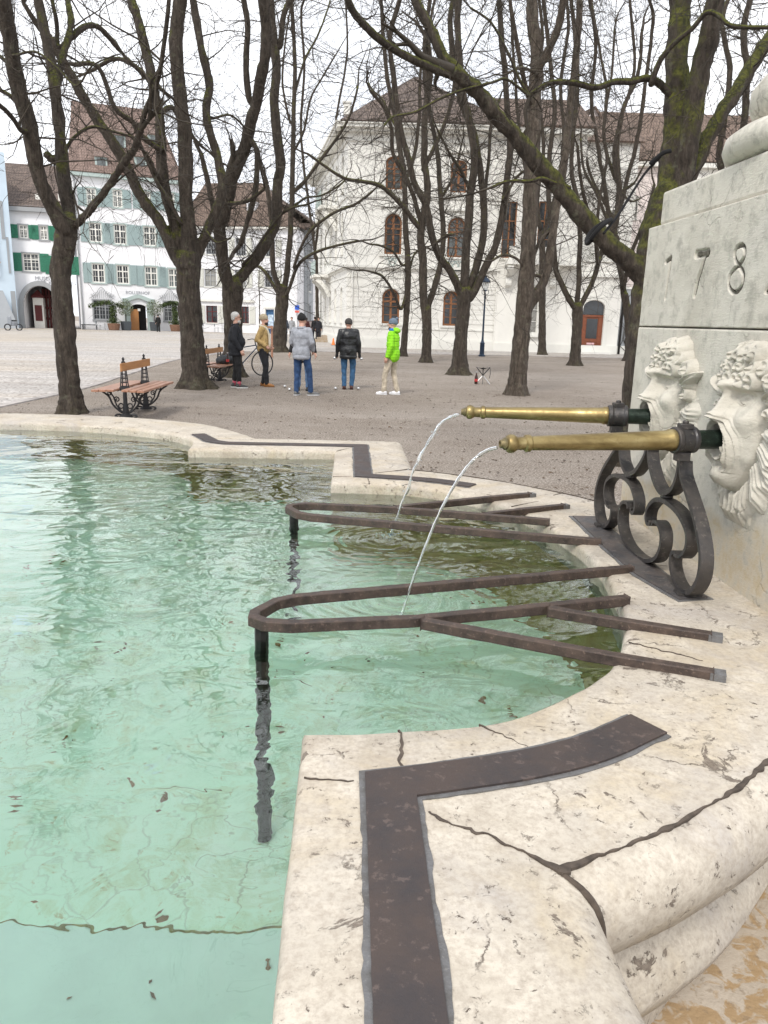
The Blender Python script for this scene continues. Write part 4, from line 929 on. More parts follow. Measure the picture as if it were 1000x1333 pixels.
# ---- narrow grey house at the lane mouth
f = Fac((-8.6, 83.0), (-9.6, 100.0)); 
gh = thing('lane_house', 'narrow grey house edge with dark eaves on the left side of the lane', 'building', (-9, 90, 0))
f2 = Fac((-8.62, 82.5), (-7.3, 96.0)); mb = MB(); f2.box(mb, 0, 14, 0, 10.5, -3, 0); mb.build('wall', M['greybase'], gh)
mb = MB(); f2.box(mb, -.5, 14, 10.5, 10.9, -3.2, .9); poly3(mb, [f2.pt(-.5, 10.9, .9), f2.pt(14, 10.9, .9), f2.pt(14, 13.5, -3), f2.pt(-.5, 13.5, -3)]); mb.build('roof', M['roof_dark'], gh)
for k in range(4):
    for z in (1.2, 4.4, 7.4): f2.window(gh, 1+k*3.2, 2.1+k*3.2, z, z+1.8, nx=2, nz=2, nxs=0, mat='grey_trim', dep=-.03)
mb = MB(); mb.tube([f2.pt(.3, 0, .1), f2.pt(.3, 10.5, .1)], .07, 6); mb.build('downpipe', M['grey_trim'], gh)
# parking sign on it
sg_ = thing('road_sign', 'small blue and red road sign on a pole at the lane mouth', 'road sign', (-7.9, 80, 0)); p = PY(387, 401, 80)
mb = MB(); mb.tube([(p.x, 80, 0), (p.x, 80, p.z+.5)], .035, 6); mb.build('pole', M['metal'], sg_)
mb = MB(); mb.box((p.x, 79.93, p.z+.05), (.22, .02, .22)); mb.build('sign_plate', simple('sign_blue', (.02, .10, .55), .5), sg_)
mb = MB(); mb.box((p.x, 79.93, p.z-.35), (.22, .02, .10)); mb.build('sign_plate', simple('sign_red', (.65, .12, .09), .5), sg_)
# ---- neoclassical white palace, centre
f = Fac((-2.62, 48.0), (9.3, 48.0)); g = Fac((-6.3, 67.0), (-2.62, 48.0))
pal = thing('white_palace', 'cream white neoclassical corner palace with arched brown windows and a steep tiled roof', 'building', (1, 48.5, 0))
aR2 = f.fp(645, 400)[0]
zc1 = 4.55; zt = 12.35
hw = lambda *q, **k: hole(f, *q, **k)
g1 = [hole(f, 497.5, 376, 520, 421), hole(f, 577, 379, 597.5, 424)]; g1 = [(h[0], h[1], h[2], h[3], (h[1]-h[0])/2) for h in g1]
g2 = [hole(f, 501, 278, 523, 331), hole(f, 583, 283, 606, 335)]; g2 = [(h[0], h[1], h[2], h[3], (h[1]-h[0])/2) for h in g2]
g3 = [hole(f, 502.5, 203, 524, 247), hole(f, 587, 208, 608, 251)]; g3 = [(h[0], h[1], h[2], h[3], (h[1]-h[0])/3) for h in g3]
mb = MB(); f.wall(mb, 0, aR2, 0, zt, g1+g2+g3, .3)
sw = []
for z0, z1, ar in ((1.5, 3.6, .35), (5.6, 8.0, .35), (9.2, 11.2, .2)):
    for k in range(6):
        c = 1.8+k*3.05; sw.append((c-.5, c+.5, z0, z1, ar))
g.wall(mb, 0, g.len, 0, zt, sw, .25); f.box(mb, .01, aR2-.01, 0, zt-.02, -18, -.9)
# horizontal rustication of the ground floor as raised courses
for k in range(9):
    z = 1.25+k*.29
    xs = [0]+[v for h in g1 for v in (h[0]-.25, h[1]+.25)]+[aR2]
    if z > 1.3:
        for q in range(0, len(xs), 2): f.box(mb, xs[q], xs[q+1], z, z+.255, -.01, .03)
mb.build('wall', M['cream_wall'], pal)
for h in g1+g2+g3: f.window(pal, *h[:4], nx=2, nz=4, nxs=0, fw=.11, mat='brownwood', glass='glass_grey' if h in (g2[1], g3[0]) else 'glass', arch=h[4], dep=.18, trans=.64)
for h in sw: g.window(pal, *h[:4], nx=2, nz=3, nxs=0, fw=.08, mat='cream_trim', glass='glass_grey', dep=.12, arch=h[4])
mb = MB()
for F_, ln in ((f, aR2), (g, g.len)):
    F_.box(mb, -.02, ln+.02, 0, .55, -.01, .10); F_.box(mb, -.02, ln+.02, .55, .62, -.01, .06); F_.box(mb, -.02, ln+.02, 1.15, 1.22, -.01, .05)
    F_.box(mb, -.06, ln+.06, zc1, zc1+.12, -.01, .08); F_.box(mb, -.12, ln+.12, zc1+.12, zc1+.26, -.01, .22); F_.box(mb, -.02, ln+.02, zc1-.45, zc1-.40, -.01, .04)
    F_.box(mb, -.02, ln+.02, 8.6, 8.72, -.01, .07); F_.box(mb, -.05, ln+.05, zt-.75, zt-.65, -.01, .10); F_.box(mb, -.25, ln+.25, zt-.30, zt-.12, -.01, .40); F_.box(mb, -.45, ln+.45, zt-.12, zt+.05, -.01, .70); F_.box(mb, -.5, ln+.5, zt+.05, zt+.20, -.3, .80)
mb.build('cornice', M['cream_trim'], pal)
for h in g1+g2:
    mb = MB(); cx = (h[0]+h[1])/2; R = (h[1]-h[0])/2+.13
    mb.ribbon([f.pt(cx-R*math.cos(PI*k/16), h[3]-h[4]+R*math.sin(PI*k/16), .05) for k in range(17)], f.n, .08, .16); mb.build('arch_moulding', M['cream_trim'], pal)
for h in g2+g3:
    mb = MB(); f.box(mb, h[0]-.18, h[0]-.02, h[2], h[3]-h[4], .0, .06); f.box(mb, h[1]+.02, h[1]+.18, h[2], h[3]-h[4], .0, .06); f.box(mb, h[0]-.3, h[1]+.3, h[2]-.12, h[2], .0, .14)
    f.box(mb, h[0]-.28, h[1]+.28, h[3]+.35, h[3]+.45, .0, .16); mb.build('window_moulding', M['cream_trim'], pal)
for h in g1: mb = MB(); f.box(mb, h[0]-.15, h[1]+.15, h[2]-.12, h[2], .0, .10); mb.build('sill', M['cream_trim'], pal)
for h in g2:
    mb = MB(); f.box(mb, h[0]-.05, h[1]+.05, h[2]-.80, h[2]-.16, .02, .08)
    po = mb.build('balustrade_panel', M['cream_trim'], pal); mb = MB(); z0, z1 = h[2]-.74, h[2]-.22
    for q in (.33, .66):
        c = h[0]+(h[1]-h[0])*q; 
        for sx in (-1, 1): mb.tube([f.pt(c-sx*.16, z0, .10), f.pt(c+sx*.16, z1, .10)], .02, 4)
    f.box(mb, h[0], h[1], z0, z0+.03, .08, .11); f.box(mb, h[0], h[1], z1-.03, z1, .08, .11); cx = (h[0]+h[1])/2
    mb.tube([f.pt(cx+.15*math.cos(k*PI/6), (z0+z1)/2+.15*math.sin(k*PI/6), .10) for k in range(13)], .02, 4, caps=False); mb.build('balustrade_grille', M['teal_trim'], po)
# pyramid roof over the corner block, lower ridge running right
ap = PY(541, 96, 52.5)
mb = MB(); e = .85; z = zt+.18
c0 = f.pt(-e*.5, z, e); c1 = f.pt(aR2+.4, z, e); 
c2 = Vector((c1.x, 62, z)); c3 = Vector((-6.9, 68, z)); apx = Vector((ap.x, 53.0, ap.z)); ap2 = Vector((ap.x-1.5, 61, ap.z))
poly3(mb, [c0, c1, apx], .1); poly3(mb, [c1, c2, ap2], .1); poly3(mb, [c1, ap2, apx], .1); poly3(mb, [c3, c0, apx], .1); poly3(mb, [c3, apx, ap2], .1); poly3(mb, [c2, c3, ap2], .1)
mb.build('roof', M['roof_dark'], pal)
mb = MB(); q = PY(452, 142, 49.5); mb.box(q, (.20, .20, .32)); mb.box(q+Vector((0, 0, .34)), (.26, .26, .05)); mb.build('chimney', M['cream_trim'], pal)
mb = MB(); a_, _ = f.fp(458.5, 400); mb.tube([f.pt(a_, .1, .13), f.pt(a_, zc1-.05, .13)], .05, 8); mb.build('downpipe', M['cream_wall'], pal); mb = MB(); a2_, _ = f.fp(644, 420); mb.tube([f.pt(a2_, .1, .10), f.pt(a2_, zt-.8, .10)], .045, 8); mb.build('downpipe', M['cream_wall'], pal)
# side balcony on the lane front, with consoles, and the door steps
for z, a in ((zc1-.1, 9.6), (8.5, 13.2)):
    mb = MB(); g.box(mb, a-1.6, a+1.6, z, z+.2, .0, 1.15); bl = mb.build('balcony', M['cream_trim'], pal)
    for q in (-1.3, 1.3):
        mb = MB(); P = crom([g.pt(a+q, z-1.3, .05), g.pt(a+q, z-.85, .25), g.pt(a+q, z-.5, .5), g.pt(a+q, z-.12, .95)], 5); mb.ribbon(P, g.x, .3, [.28]*len(P)); mb.build('console', M['cream_trim'], bl)
    mb = MB()
    for k in range(17): mb.tube([g.pt(a-1.55+k*.194, z+.2, 1.08), g.pt(a-1.55+k*.194, z+1.1, 1.08)], .018, 4)
    mb.tube([g.pt(a-1.55, z+1.1, 1.08), g.pt(a+1.55, z+1.1, 1.08)], .03, 5); mb.build('railing', M['teal_trim'], bl)
mb = MB(); g.box(mb, 8.6, 10.6, 0, .16, 0, 1.0); g.box(mb, 8.8, 10.4, .16, .32, 0, .7); g.box(mb, 9.0, 10.2, .32, .48, 0, .4); mb.build('door_steps', M['step'], pal)
# ---- bay with consoles, right of the palace front
f = Fac((aR2-2.62, 47.9), (13.2, 47.9)); 
x645 = f.fp(646, 400)[0]; x745 = f.fp(747, 400)[0]
bay = thing('palace_annexe', 'white annexe with a balcony on carved consoles and a low wing with brown arched door', 'building', tuple(f.pt(4, 0)))
h1 = hole(f, 690, 372, 701, 434); h2 = hole(f, 654, 262, 672, 336); h3 = hole(f, 700, 262, 718, 336)
zb = f.fp(700, 172)[1]
mb = MB(); f.wall(mb, 0, x745, 0, zb, [h1, h2, h3], .25); f.box(mb, .01, x745-.01, 0, zb-.02, -12, -.9); f.box(mb, x745-.05, x745, 0, zb, -.9, -.01)
x805 = f.fp(806, 420)[0]; zw = f.fp(780, 341)[1]; dr = hole(f, 757.5, 391, 785, 461); dr = (dr[0], dr[1], 0.12, dr[3], .42)
f.wall(mb, x745+.002, x805, 0, zw, [dr], .35); f.box(mb, x805-.03, x805, 0, zw, -8, -.01); f.box(mb, x745, x805-.03, zw-.9, zw-.85, -8, -.01)
mb.build('wall', M['cream_wall'], bay)
f.window(bay, *h1[:4], nx=1, nz=4, nxs=0, mat='cream_trim', glass='glass_lit', dep=.08)
for h in (h2, h3): f.window(bay, *h[:4], nx=2, nz=3, nxs=0, mat='brownwood', glass='glass', dep=.15)
mb = MB(); zc = f.fp(690, 346)[1]
f.box(mb, .4, x745+.05, zc, zc+.3, -.01, 1.0); f.box(mb, .5, x745-.05, zc+.3, zc+1.0, .75, .9); f.box(mb, 0, x805, 0, .5, -.01, .09); f.box(mb, h1[0]-.3, h1[1]+.3, h1[2]-.22, h1[2]-.10, -.01, .2)
mb.build('stone_trim', M['cream_trim'], bay); mb = MB(); f.box(mb, x745+.1, x805+.15, f.fp(780, 361)[1], f.fp(780, 357)[1], -.01, .16); f.box(mb, x745+.1, x805+.05, zw, zw+.12, -.15, .12); f.box(mb, -.1, x745+.2, zb-.15, zb+.25, -.2, .5)
mb.build('stone_trim', M['cream_trim'], bay); mb = MB(); f.box(mb, dr[0]-.28, dr[0]-.02, .12, dr[3]-.3, -.01, .07); f.box(mb, dr[1]+.02, dr[1]+.28, .12, dr[3]-.3, -.01, .07)
cx = (dr[0]+dr[1])/2; R = (dr[1]-dr[0])/2+.14; mb.ribbon([f.pt(cx-R*math.cos(PI*k/16), dr[3]-.42+(.42+.16)*math.sin(PI*k/16), .03) for k in range(17)], f.n, .09, .26)
mb.build('door_surround', M['cream_trim'], bay); mb = MB(); f.box(mb, dr[0]-.5, dr[1]+.5, 0, .12, .0, .6); mb.build('door_step', M['cream_trim'], bay)
for px in (661, 719):
    a, _ = f.fp(px, 365); mb = MB(); P = crom([f.pt(a, zc-1.15, .10), f.pt(a, zc-1.0, .3), f.pt(a, zc-.72, .22), f.pt(a, zc-.5, .40), f.pt(a, zc-.25, .75), f.pt(a, zc-.05, .8)], 5); mb.ribbon(P, f.x, .34, [.22+.1*math.sin(i*.5)**2 for i in range(len(P))]); mb.build('console', M['cream_trim'], bay)
mb = MB(); zd = dr[2]+2.05; f.box(mb, dr[0], dr[1], dr[2], zd, -.22, -.16)
for q0, q1 in ((0, .2), (.8, 1.0)): f.box(mb, dr[0]+(dr[1]-dr[0])*q0, dr[0]+(dr[1]-dr[0])*q1, dr[2], zd+.04, -.16, -.12)
f.box(mb, dr[0], dr[1], zd, zd+.12, -.16, -.10); f.box(mb, dr[0], dr[1], dr[2]+.6, dr[2]+.72, -.16, -.125)
do = mb.build('door', M['doorwood'], bay)
mb = MB(); f.box(mb, dr[0]+(dr[1]-dr[0])*.24, dr[0]+(dr[1]-dr[0])*.76, dr[2]+.78, zd-.1, -.158, -.145); f.box(mb, dr[0]+.02, dr[1]-.02, zd+.14, dr[3], -.2, -.17); mb.build('door_glass', M['glass'], do)
mb = MB(); f.box(mb, dr[0]+(dr[1]-dr[0])*.32, dr[0]+(dr[1]-dr[0])*.68, dr[2]+.42, dr[2]+.53, -.155, -.14); mb.build('letter_plate', simple('pink_notice', (.75, .50, .52), .6), do)
mb = MB(); poly3(mb, [f.pt(-.2, zb+.25, .6), f.pt(x745+.3, zb+.25, .6), f.pt(x745+.3, zb+3.0, -5), f.pt(-.2, zb+3.0, -5)]); mb.build('roof', M['roof_brown'], bay)
# terrace plants
for px, nm in ((746, 'leafy green potted bush on the roof terrace above the brown door'), (772, 'thin low potted plant on the roof terrace, nearer the tree trunk')):
    a, z = f.fp(px, 338); p = f.pt(a, zw-.1, -1.2); tp = thing('terrace_plant', nm, 'plant', tuple(p)); mb = MB(); mb.lathe([(.22, -.75), (.3, -.7), (.33, -.2), (.3, -.18)], p, 10); mb.build('pot', M['terracotta'], tp)
    mb = MB()
    for k in range(500 if px == 746 else 200):
        c = p+Vector((rnd.gauss(0, .32), rnd.gauss(0, .25), rnd.uniform(-.1, .95))); R_ = Matrix.Rotation(rnd.uniform(0, 6.3), 3, 'Z') @ Matrix.Rotation(rnd.uniform(-1, 1), 3, 'X')
        mb.add([c+R_ @ Vector(q) for q in ((-.03, 0, 0), (0, -.05, 0), (.03, 0, 0), (0, .05, .01))], [(0, 1, 2, 3)])
    mb.build('leaves', M['leafgreen'], tp)
# grey garden wall with climber and pipe, right of the door
f = Fac((x805+aR2-2.62+.05, 48.3), (20.5, 48.6))
gwall = thing('garden_wall', 'flat grey rendered wall right of the white annexe, with a bare climber', 'wall', tuple(f.pt(2, 0)))
zg = f.fp(805, 376)[1]; mb = MB(); f.box(mb, 0, f.len, 0, zg, -.4, 0); mb.build('wall_slab', M['greybase'], gwall)
mb = MB(); f.box(mb, -.02, f.len, zg, zg+.12, -.45, .06); f.box(mb, 0, f.len, 0, .5, 0, .05); mb.build('wall_coping', M['cream_trim'], gwall)
mb = MB(); mb.tube([f.pt(.18, 0, .1), f.pt(.18, zg+1.6, .1)], .07, 8); tag(mb.build('rain_pipe', M['dark'], None, loc=tuple(f.pt(.18, 0, .1))), 'dark upright rain pipe between white annexe and grey wall', 'pipe')
mb = MB()
for k in range(26):
    p = f.pt(.7+rnd.random()*.2, .1, .08); P = [p]
    for j in range(7): p = p+Vector((rnd.gauss(0, .18), 0, rnd.uniform(.2, .5))); P.append(p)
    mb.tube(P, [.022*(1-j/9) for j in range(8)], 4)
tag(mb.build('climber', M['twig'], None, loc=tuple(f.pt(.8, 0, .08))), 'bare brown climbing plant growing up the grey wall', 'plant')
# ---- pink gabled house and long brown roof behind
f = Fac((14.3, 60.0), (22.0, 60.0))
pk = thing('pink_house', 'pale pink gabled house seen through the trees, with two narrow grey shuttered windows', 'building', tuple(f.pt(4, 0)))
aL = f.fp(757, 250)[0]; aR3 = f.fp(880, 250)[0]; ax_, az_ = f.fp(776, 141); zs = f.fp(850, 216)[1]; zsl = f.fp(757, 178)[1]
mb = MB(); vs = [f.pt(aL, 0), f.pt(aR3, 0), f.pt(aR3, zs), f.pt((ax_+f.fp(812, 200)[0])/2+.7, zs), f.pt(ax_, az_), f.pt(aL, zsl)]
mb.add(vs+[v+Vector((0, 9, 0)) for v in vs], [(0, 1, 2, 3, 4, 5)]+[(i, (i+1) % 6, (i+1) % 6+6, i+6) for i in range(6)]); mb.build('wall', M['pink_wall'], pk)
for q in ((772.5, 203, 780, 236), (785, 197, 794, 228), (761, 208, 766, 236)):
    h = hole(f, *q); f.window(pk, *h[:4], nx=1, nz=7, nxs=0, mat='greybase', glass='glass_lit', dep=-.06)
for q in ((800, 250, 806, 275), (822, 255, 830, 285), (760, 300, 770, 330), (780, 262, 786, 300)):
    h = hole(f, *q); f.window(pk, *h[:4], nx=2, nz=3, nxs=0, mat='whitewood', glass='glass_lit', dep=-.06)
mb = MB(); f.box(mb, f.fp(815, 214)[0], aR3+14, zs-.1, zs+.35, 0.0, .5); mb.build('eaves_board', M['whitewood'], pk)
zr = f.fp(830, 152)[1]+1.0
mb = MB(); poly3(mb, [f.pt(f.fp(813, 214)[0], zs+.3, .6), f.pt(aR3+14, zs+.3, .6), f.pt(aR3+14, zr+.5, -5), f.pt(ax_+.3, zr+.5, -5)]); poly3(mb, [f.pt(ax_-.1, az_+.1, .3), f.pt(f.fp(813, 214)[0], zs+.3, .6), f.pt(ax_+.3, zr+.5, -5)]); mb.build('roof', M['roof_brown'], pk)
mb = MB(); f.box(mb, aR3, aR3+14, 0, zs-.1, -8, .02); mb.build('side_wall', M['cream_wall'], pk)
# low roof behind palace right
f = Fac((8.9, 56), (16.5, 56)); bh = thing('back_house', 'brown tiled roof and white eaves showing between trunks behind the annexe', 'building', tuple(f.pt(3, 0)))
z0 = f.fp(700, 182)[1]; z1 = f.fp(700, 150)[1]; mb = MB(); f.box(mb, 0, f.len, 0, z0, -7, 0); mb.build('wall', M['cream_wall'], bh)
mb = MB(); poly3(mb, [f.pt(-.2, z0, .4), f.pt(f.len+.2, z0, .4), f.pt(f.len+.2, z1+1, -4), f.pt(-.2, z1+1, -4)]); mb.build('roof', M['roof_brown'], bh)
# ---- far end of the lane: houses and market tent
f = Fac((-10.5, 118), (4.0, 122)); lh = thing('far_house', 'small far house with grey gable closing the end of the lane', 'building', tuple(f.pt(5, 0)))
mb = MB(); f.box(mb, 0, 12, 0, 2.6, -6, 0); mb.build('wall', M['cream_trim'], lh)
mb = MB(); q = f.fp(415, 420)[0]; poly3(mb, [f.pt(q-2.9, 1.7, .5), f.pt(q+.4, 4.4, .5), f.pt(q+.4, 4.4, -6), f.pt(q-2.9, 1.7, -6)]); poly3(mb, [f.pt(q+3.5, 1.7, .5), f.pt(q+.4, 4.4, .5), f.pt(q+.4, 4.4, -6), f.pt(q+3.5, 1.7, -6)]); mb.add([f.pt(q-2.9, 1.7, .3), f.pt(q+3.5, 1.7, .3), f.pt(q+.4, 4.4, .3)], [(0, 1, 2)]); mb.build('roof', M['greybase'], lh)
# ================================================================ TREES
def twig(mb, p, d, ln, r, depth, rg, droop=.0):
    n = 5 if depth > 0 else 4; P = [p]; R = [r]; dr = d.normalized()
    kids = []
    for i in range(n):
        dr = (dr+Vector((rg.gauss(0, .22), rg.gauss(0, .22), rg.gauss(0, .18)+.10*(i/n)-droop*(1-i/n)))).normalized()
        p = p+dr*ln/n; P.append(p); R.append(r*(1-.82*(i+1)/n)); kids.append((p, dr.copy(), R[-1]))
    mb.tube(P, R, 4 if r > .012 else 3, caps=False)
    if depth > 0:
        m_ = rg.choice((3, 4, 5)) if depth > 1 else rg.choice((2, 3, 4))
        for k in range(m_):
            q, dq, rq = kids[rg.randrange(0, n)] if k else kids[-1]
            side = Vector((rg.gauss(0, 1), rg.gauss(0, 1), rg.gauss(0, .6)+.1)); nd = (dq*.75+side.normalized()*.9).normalized()
            twig(mb, q, nd, ln*rg.uniform(.40, .68), max(.0042, rq*.72), depth-1, rg, droop)
def grow(mb, tw, p, d, ln, r, depth, rg, tr, tlen):
    P = [p]; R = [r]; n = 4
    for i in range(n):
        d = (d+Vector((rg.gauss(0, .16), rg.gauss(0, .16), rg.gauss(.08, .1)))).normalized(); p = p+d*ln/n; P.append(p); R.append(r*(1-.38*(i+1)/n))
        if rg.random() < .7: twig(tw, p, (d*.4+Vector((rg.gauss(0, 1), rg.gauss(0, 1), rg.gauss(0, .6))).normalized()), rg.uniform(.8, 1.7)*tlen, min(R[-1]*.5, tr*2), 1, rg, .1)
    mb.tube(P, R, 6, caps=False, lump=.15)
    if depth > 0:
        for k in range(3 if depth > 1 else 2):
            nd = (d*.9+Vector((rg.gauss(0, .5), rg.gauss(0, .5), rg.gauss(.15, .25)))).normalized(); grow(mb, tw, p, nd, ln*rg.uniform(.65, .9), R[-1]*rg.uniform(.6, .8), depth-1, rg, tr, tlen)
    else: twig(tw, p, d, 1.3*tlen, R[-1]*.9, 2, rg)
def tree(base, Y, r0, limbs, label, seed, gd=2, mat='bark', group='bare trees on the gravel', dens=1.0, tr=.0075, top=True, trunk=None, name='bare_tree', side=3, dspread=.12, tlen=1.0):
    rg = random.Random(seed); b = PZ(*base) if Y is None else Vector((PY(base[0], base[1], Y).x, Y, 0)); Y = b.y
    b.z = 0; o = thing(name, label, 'tree', tuple(b), 0, group); mb = MB(); tw = MB()
    k = Y/1000.0
    # trunk: list of (x,y,width_px)
    T = trunk; pts = [PY(x, y, Y) for x, y, w_ in T]; ws = {1: .75, 2: .78}.get(seed, .86 if Y > 10 else .82); rad = [w_*k/2*ws for x, y, w_ in T]
    pts[0] = Vector((pts[0].x, Y, -.12))
    P = crom(pts, 5); R = list(np.interp(np.linspace(0, len(pts)-1, len(P)), range(len(pts)), rad))
    h0 = P[0].z
    R = [r_*(1+.22*math.exp(-(p.z+.1)/.22)) for r_, p in zip(R, P)]
    # dense rings for shape
    P2 = []; R2 = []
    for i in range(len(P)-1):
        for j in range(3): P2.append(P[i].lerp(P[i+1], j/3)); R2.append(R[i]+(R[i+1]-R[i])*j/3)
    P2.append(P[-1]); R2.append(R[-1])
    big = MB(); thin = mb; vox = max(.022, min(.05, Y*.0017))
    dt = (P2[-1]-P2[-2]).normalized()
    for q_ in (.5, .8, .95): P2.append(P[-1]+dt*R[-1]*q_); R2.append(R[-1]*math.sqrt(1-q_*q_))
    big.tube(P2, R2, 20, lump=.14, seed=seed)
    known = [(x, y, Y, w_) for x, y, w_ in T[-2:]]
    topP = P[-1]; ends = []
    for li, L_ in enumerate(limbs):
        pts_, w0, w1 = L_[0], L_[1], L_[2]; dv = L_[3] if len(L_) > 3 else rg.uniform(-dspread, dspread)*Y*.6
        n = len(pts_); near_ = min(known, key=lambda q: (q[0]-pts_[0][0])**2+(q[1]-pts_[0][1])**2)
        dist_ = math.hypot(near_[0]-pts_[0][0], near_[1]-pts_[0][1]); Ys = near_[2] if dist_ < 60 else Y
        pts_ = ([(near_[0], near_[1])] if 3 < dist_ < 60 else [])+list(pts_); n = len(pts_)
        if dv*(Ys-Y) < 0 and abs(Ys-Y) > .3: dv = 0
        ds = [PY(x, y, Ys+dv*(i/(n-1))**1.2) for i, (x, y) in enumerate(pts_)]
        for i in range(n-1):
            for q_ in (0, .33, .66): known.append((pts_[i][0]+(pts_[i+1][0]-pts_[i][0])*q_, pts_[i][1]+(pts_[i+1][1]-pts_[i][1])*q_, ds[i].y+(ds[i+1].y-ds[i].y)*q_, 0))
        rr_ = [(w0+(w1-w0)*i/(n-1))*k/2*ws for i in range(n)]
        if top and pts_[-1][1] <= 8:   # carry on above the picture
            dlast = (ds[-1]-ds[-2]).normalized(); q = ds[-1]
            for j in range(3):
                dlast = (dlast+Vector((rg.gauss(0, .12), rg.gauss(0, .12), .15))).normalized(); q = q+dlast*.45; ds.append(q); rr_.append(rr_[n-1]*(1-.1*(j+1)))
            ends.append((q, dlast, rr_[-1]))
        C = crom(ds, 5); RR = list(np.interp(np.linspace(0, len(ds)-1, len(C)), range(len(ds)), rr_))
        for i in range(1, len(C)-1): C[i] = C[i]+Vector((noise.noise(C[i]*1.3+Vector((seed, 0, 0))), noise.noise(C[i]*1.3+Vector((0, seed, 0))), noise.noise(C[i]*1.3)))*RR[i]*.35
        (big if min(RR) > 1.6*vox else thin).tube(C, RR, 12 if RR[0] > .08 else 8, lump=.20, seed=seed+li)
        # side branches
        tot = sum((C[i+1]-C[i]).length for i in range(len(C)-1)); nt_ = max(3, int(tot*side*dens*1.5))
        for j in range(nt_):
            i = rg.randrange(int(len(C)*.12), len(C)-1); d = (C[i+1]-C[i]).normalized()
            out = Vector((rg.gauss(0, 1), rg.gauss(0, .8), rg.gauss(.15, .7))); nd = (out.normalized()+d*.35).normalized()
            ln = rg.uniform(.5, 1.9)*tlen; twig(tw, C[i]+nd*RR[i]*.4, nd, ln, min(RR[i]*.5, rg.uniform(.9, 2.4)*tr), 2, rg, rg.choice((0, 0, .15, .3)))
        twig(tw, C[-1], (C[-1]-C[-2]), 1.2*tlen, max(.006, RR[-1]*.9), 2, rg)
    for (q, dl, rq) in ends: grow(thin, tw, q, dl, 2.1, rq*.8, gd, rg, tr, tlen)
    me = bpy.data.meshes.new('tmp'); me.from_pydata(big.v, [], big.f); tmp = bpy.data.objects.new('tmp', me); COL.objects.link(tmp)
    rm = tmp.modifiers.new('r', 'REMESH'); rm.mode = 'VOXEL'; rm.voxel_size = vox
    sm = tmp.modifiers.new('s', 'SMOOTH'); sm.iterations = 3; sm.factor = .5
    bpy.context.view_layer.update(); me2 = bpy.data.meshes.new_from_object(tmp.evaluated_get(bpy.context.evaluated_depsgraph_get()))
    bpy.data.objects.remove(tmp)
    vs = []
    for v, nn in zip(me2.vertices, [n_.vector.copy() for n_ in me2.vertex_normals]):
        p_ = v.co
        if p_.z < .7: th_ = math.atan2(p_.y-b.y, p_.x-b.x); p_ = p_+nn*(.10*R[0]*math.cos(th_*6+seed+1.5*math.sin(th_*2))*(1-p_.z/.7)**1.5+.18*R[0]*max(0, 1-p_.z/.35)**2*(.6+.4*math.cos(th_*6+seed+1.5*math.sin(th_*2))))
        vs.append(p_+nn*(.018*noise.noise(Vector((p_.x*9, p_.y*9, p_.z*2.2)))+.010*noise.noise(Vector((p_.x*24, p_.y*24, p_.z*5)))))
    mb.add(vs, [tuple(p_.vertices) for p_ in me2.polygons])
    mb.build('trunk', M[mat], o, smooth=True)
    tw.build('crown', M['twig'], o, smooth=True)
    return o
tree((95, 537), 12.9, 0, [
    ([(84, 300), (66, 268), (52, 230), (38, 170), (24, 110), (12, 50), (2, 0)], 26, 20, -1.0),
    ([(40, 175), (28, 120), (20, 60), (12, 2)], 14, 11, .6),
    ([(92, 300), (84, 240), (80, 190), (74, 120), (62, 60), (50, 0)], 24, 15, .8),
    ([(74, 110), (84, 70), (92, 30), (88, 0)], 15, 11, 1.2),
    ([(76, 60), (74, 30), (68, 0)], 9, 6),
    ([(98, 292), (118, 272), (140, 244), (160, 214), (176, 192), (184, 168)], 14, 11, -.6),
    ([(182, 175), (190, 145), (204, 110), (212, 70), (220, 0)], 8, 6, -.8),
    ([(28, 170), (14, 150), (-5, 132)], 8, 6, -.8), ([(26, 138), (12, 124), (-8, 114)], 8, 5, .5), ([(12, 82), (-6, 68)], 7, 5),
    ([(92, 48), (108, 36), (124, 34), (140, 46), (158, 68), (186, 96), (212, 118)], 12, 8, 1.5),
    ([(66, 205), (82, 200), (96, 180), (120, 165), (150, 172), (178, 180)], 7, 4, .8),
    ([(58, 200), (70, 210), (80, 222)], 12, 9), ([(20, 72), (48, 68), (78, 92), (100, 112), (120, 86), (150, 72)], 4, 2, -1.2)],
    'stout mossy bare tree beside the near bench, leftmost of all', 1, gd=1, trunk=[(95, 541, 40), (93, 520, 37), (88, 470, 35), (82, 400, 34), (80, 350, 33), (84, 320, 35), (88, 292, 36)], dens=.8)
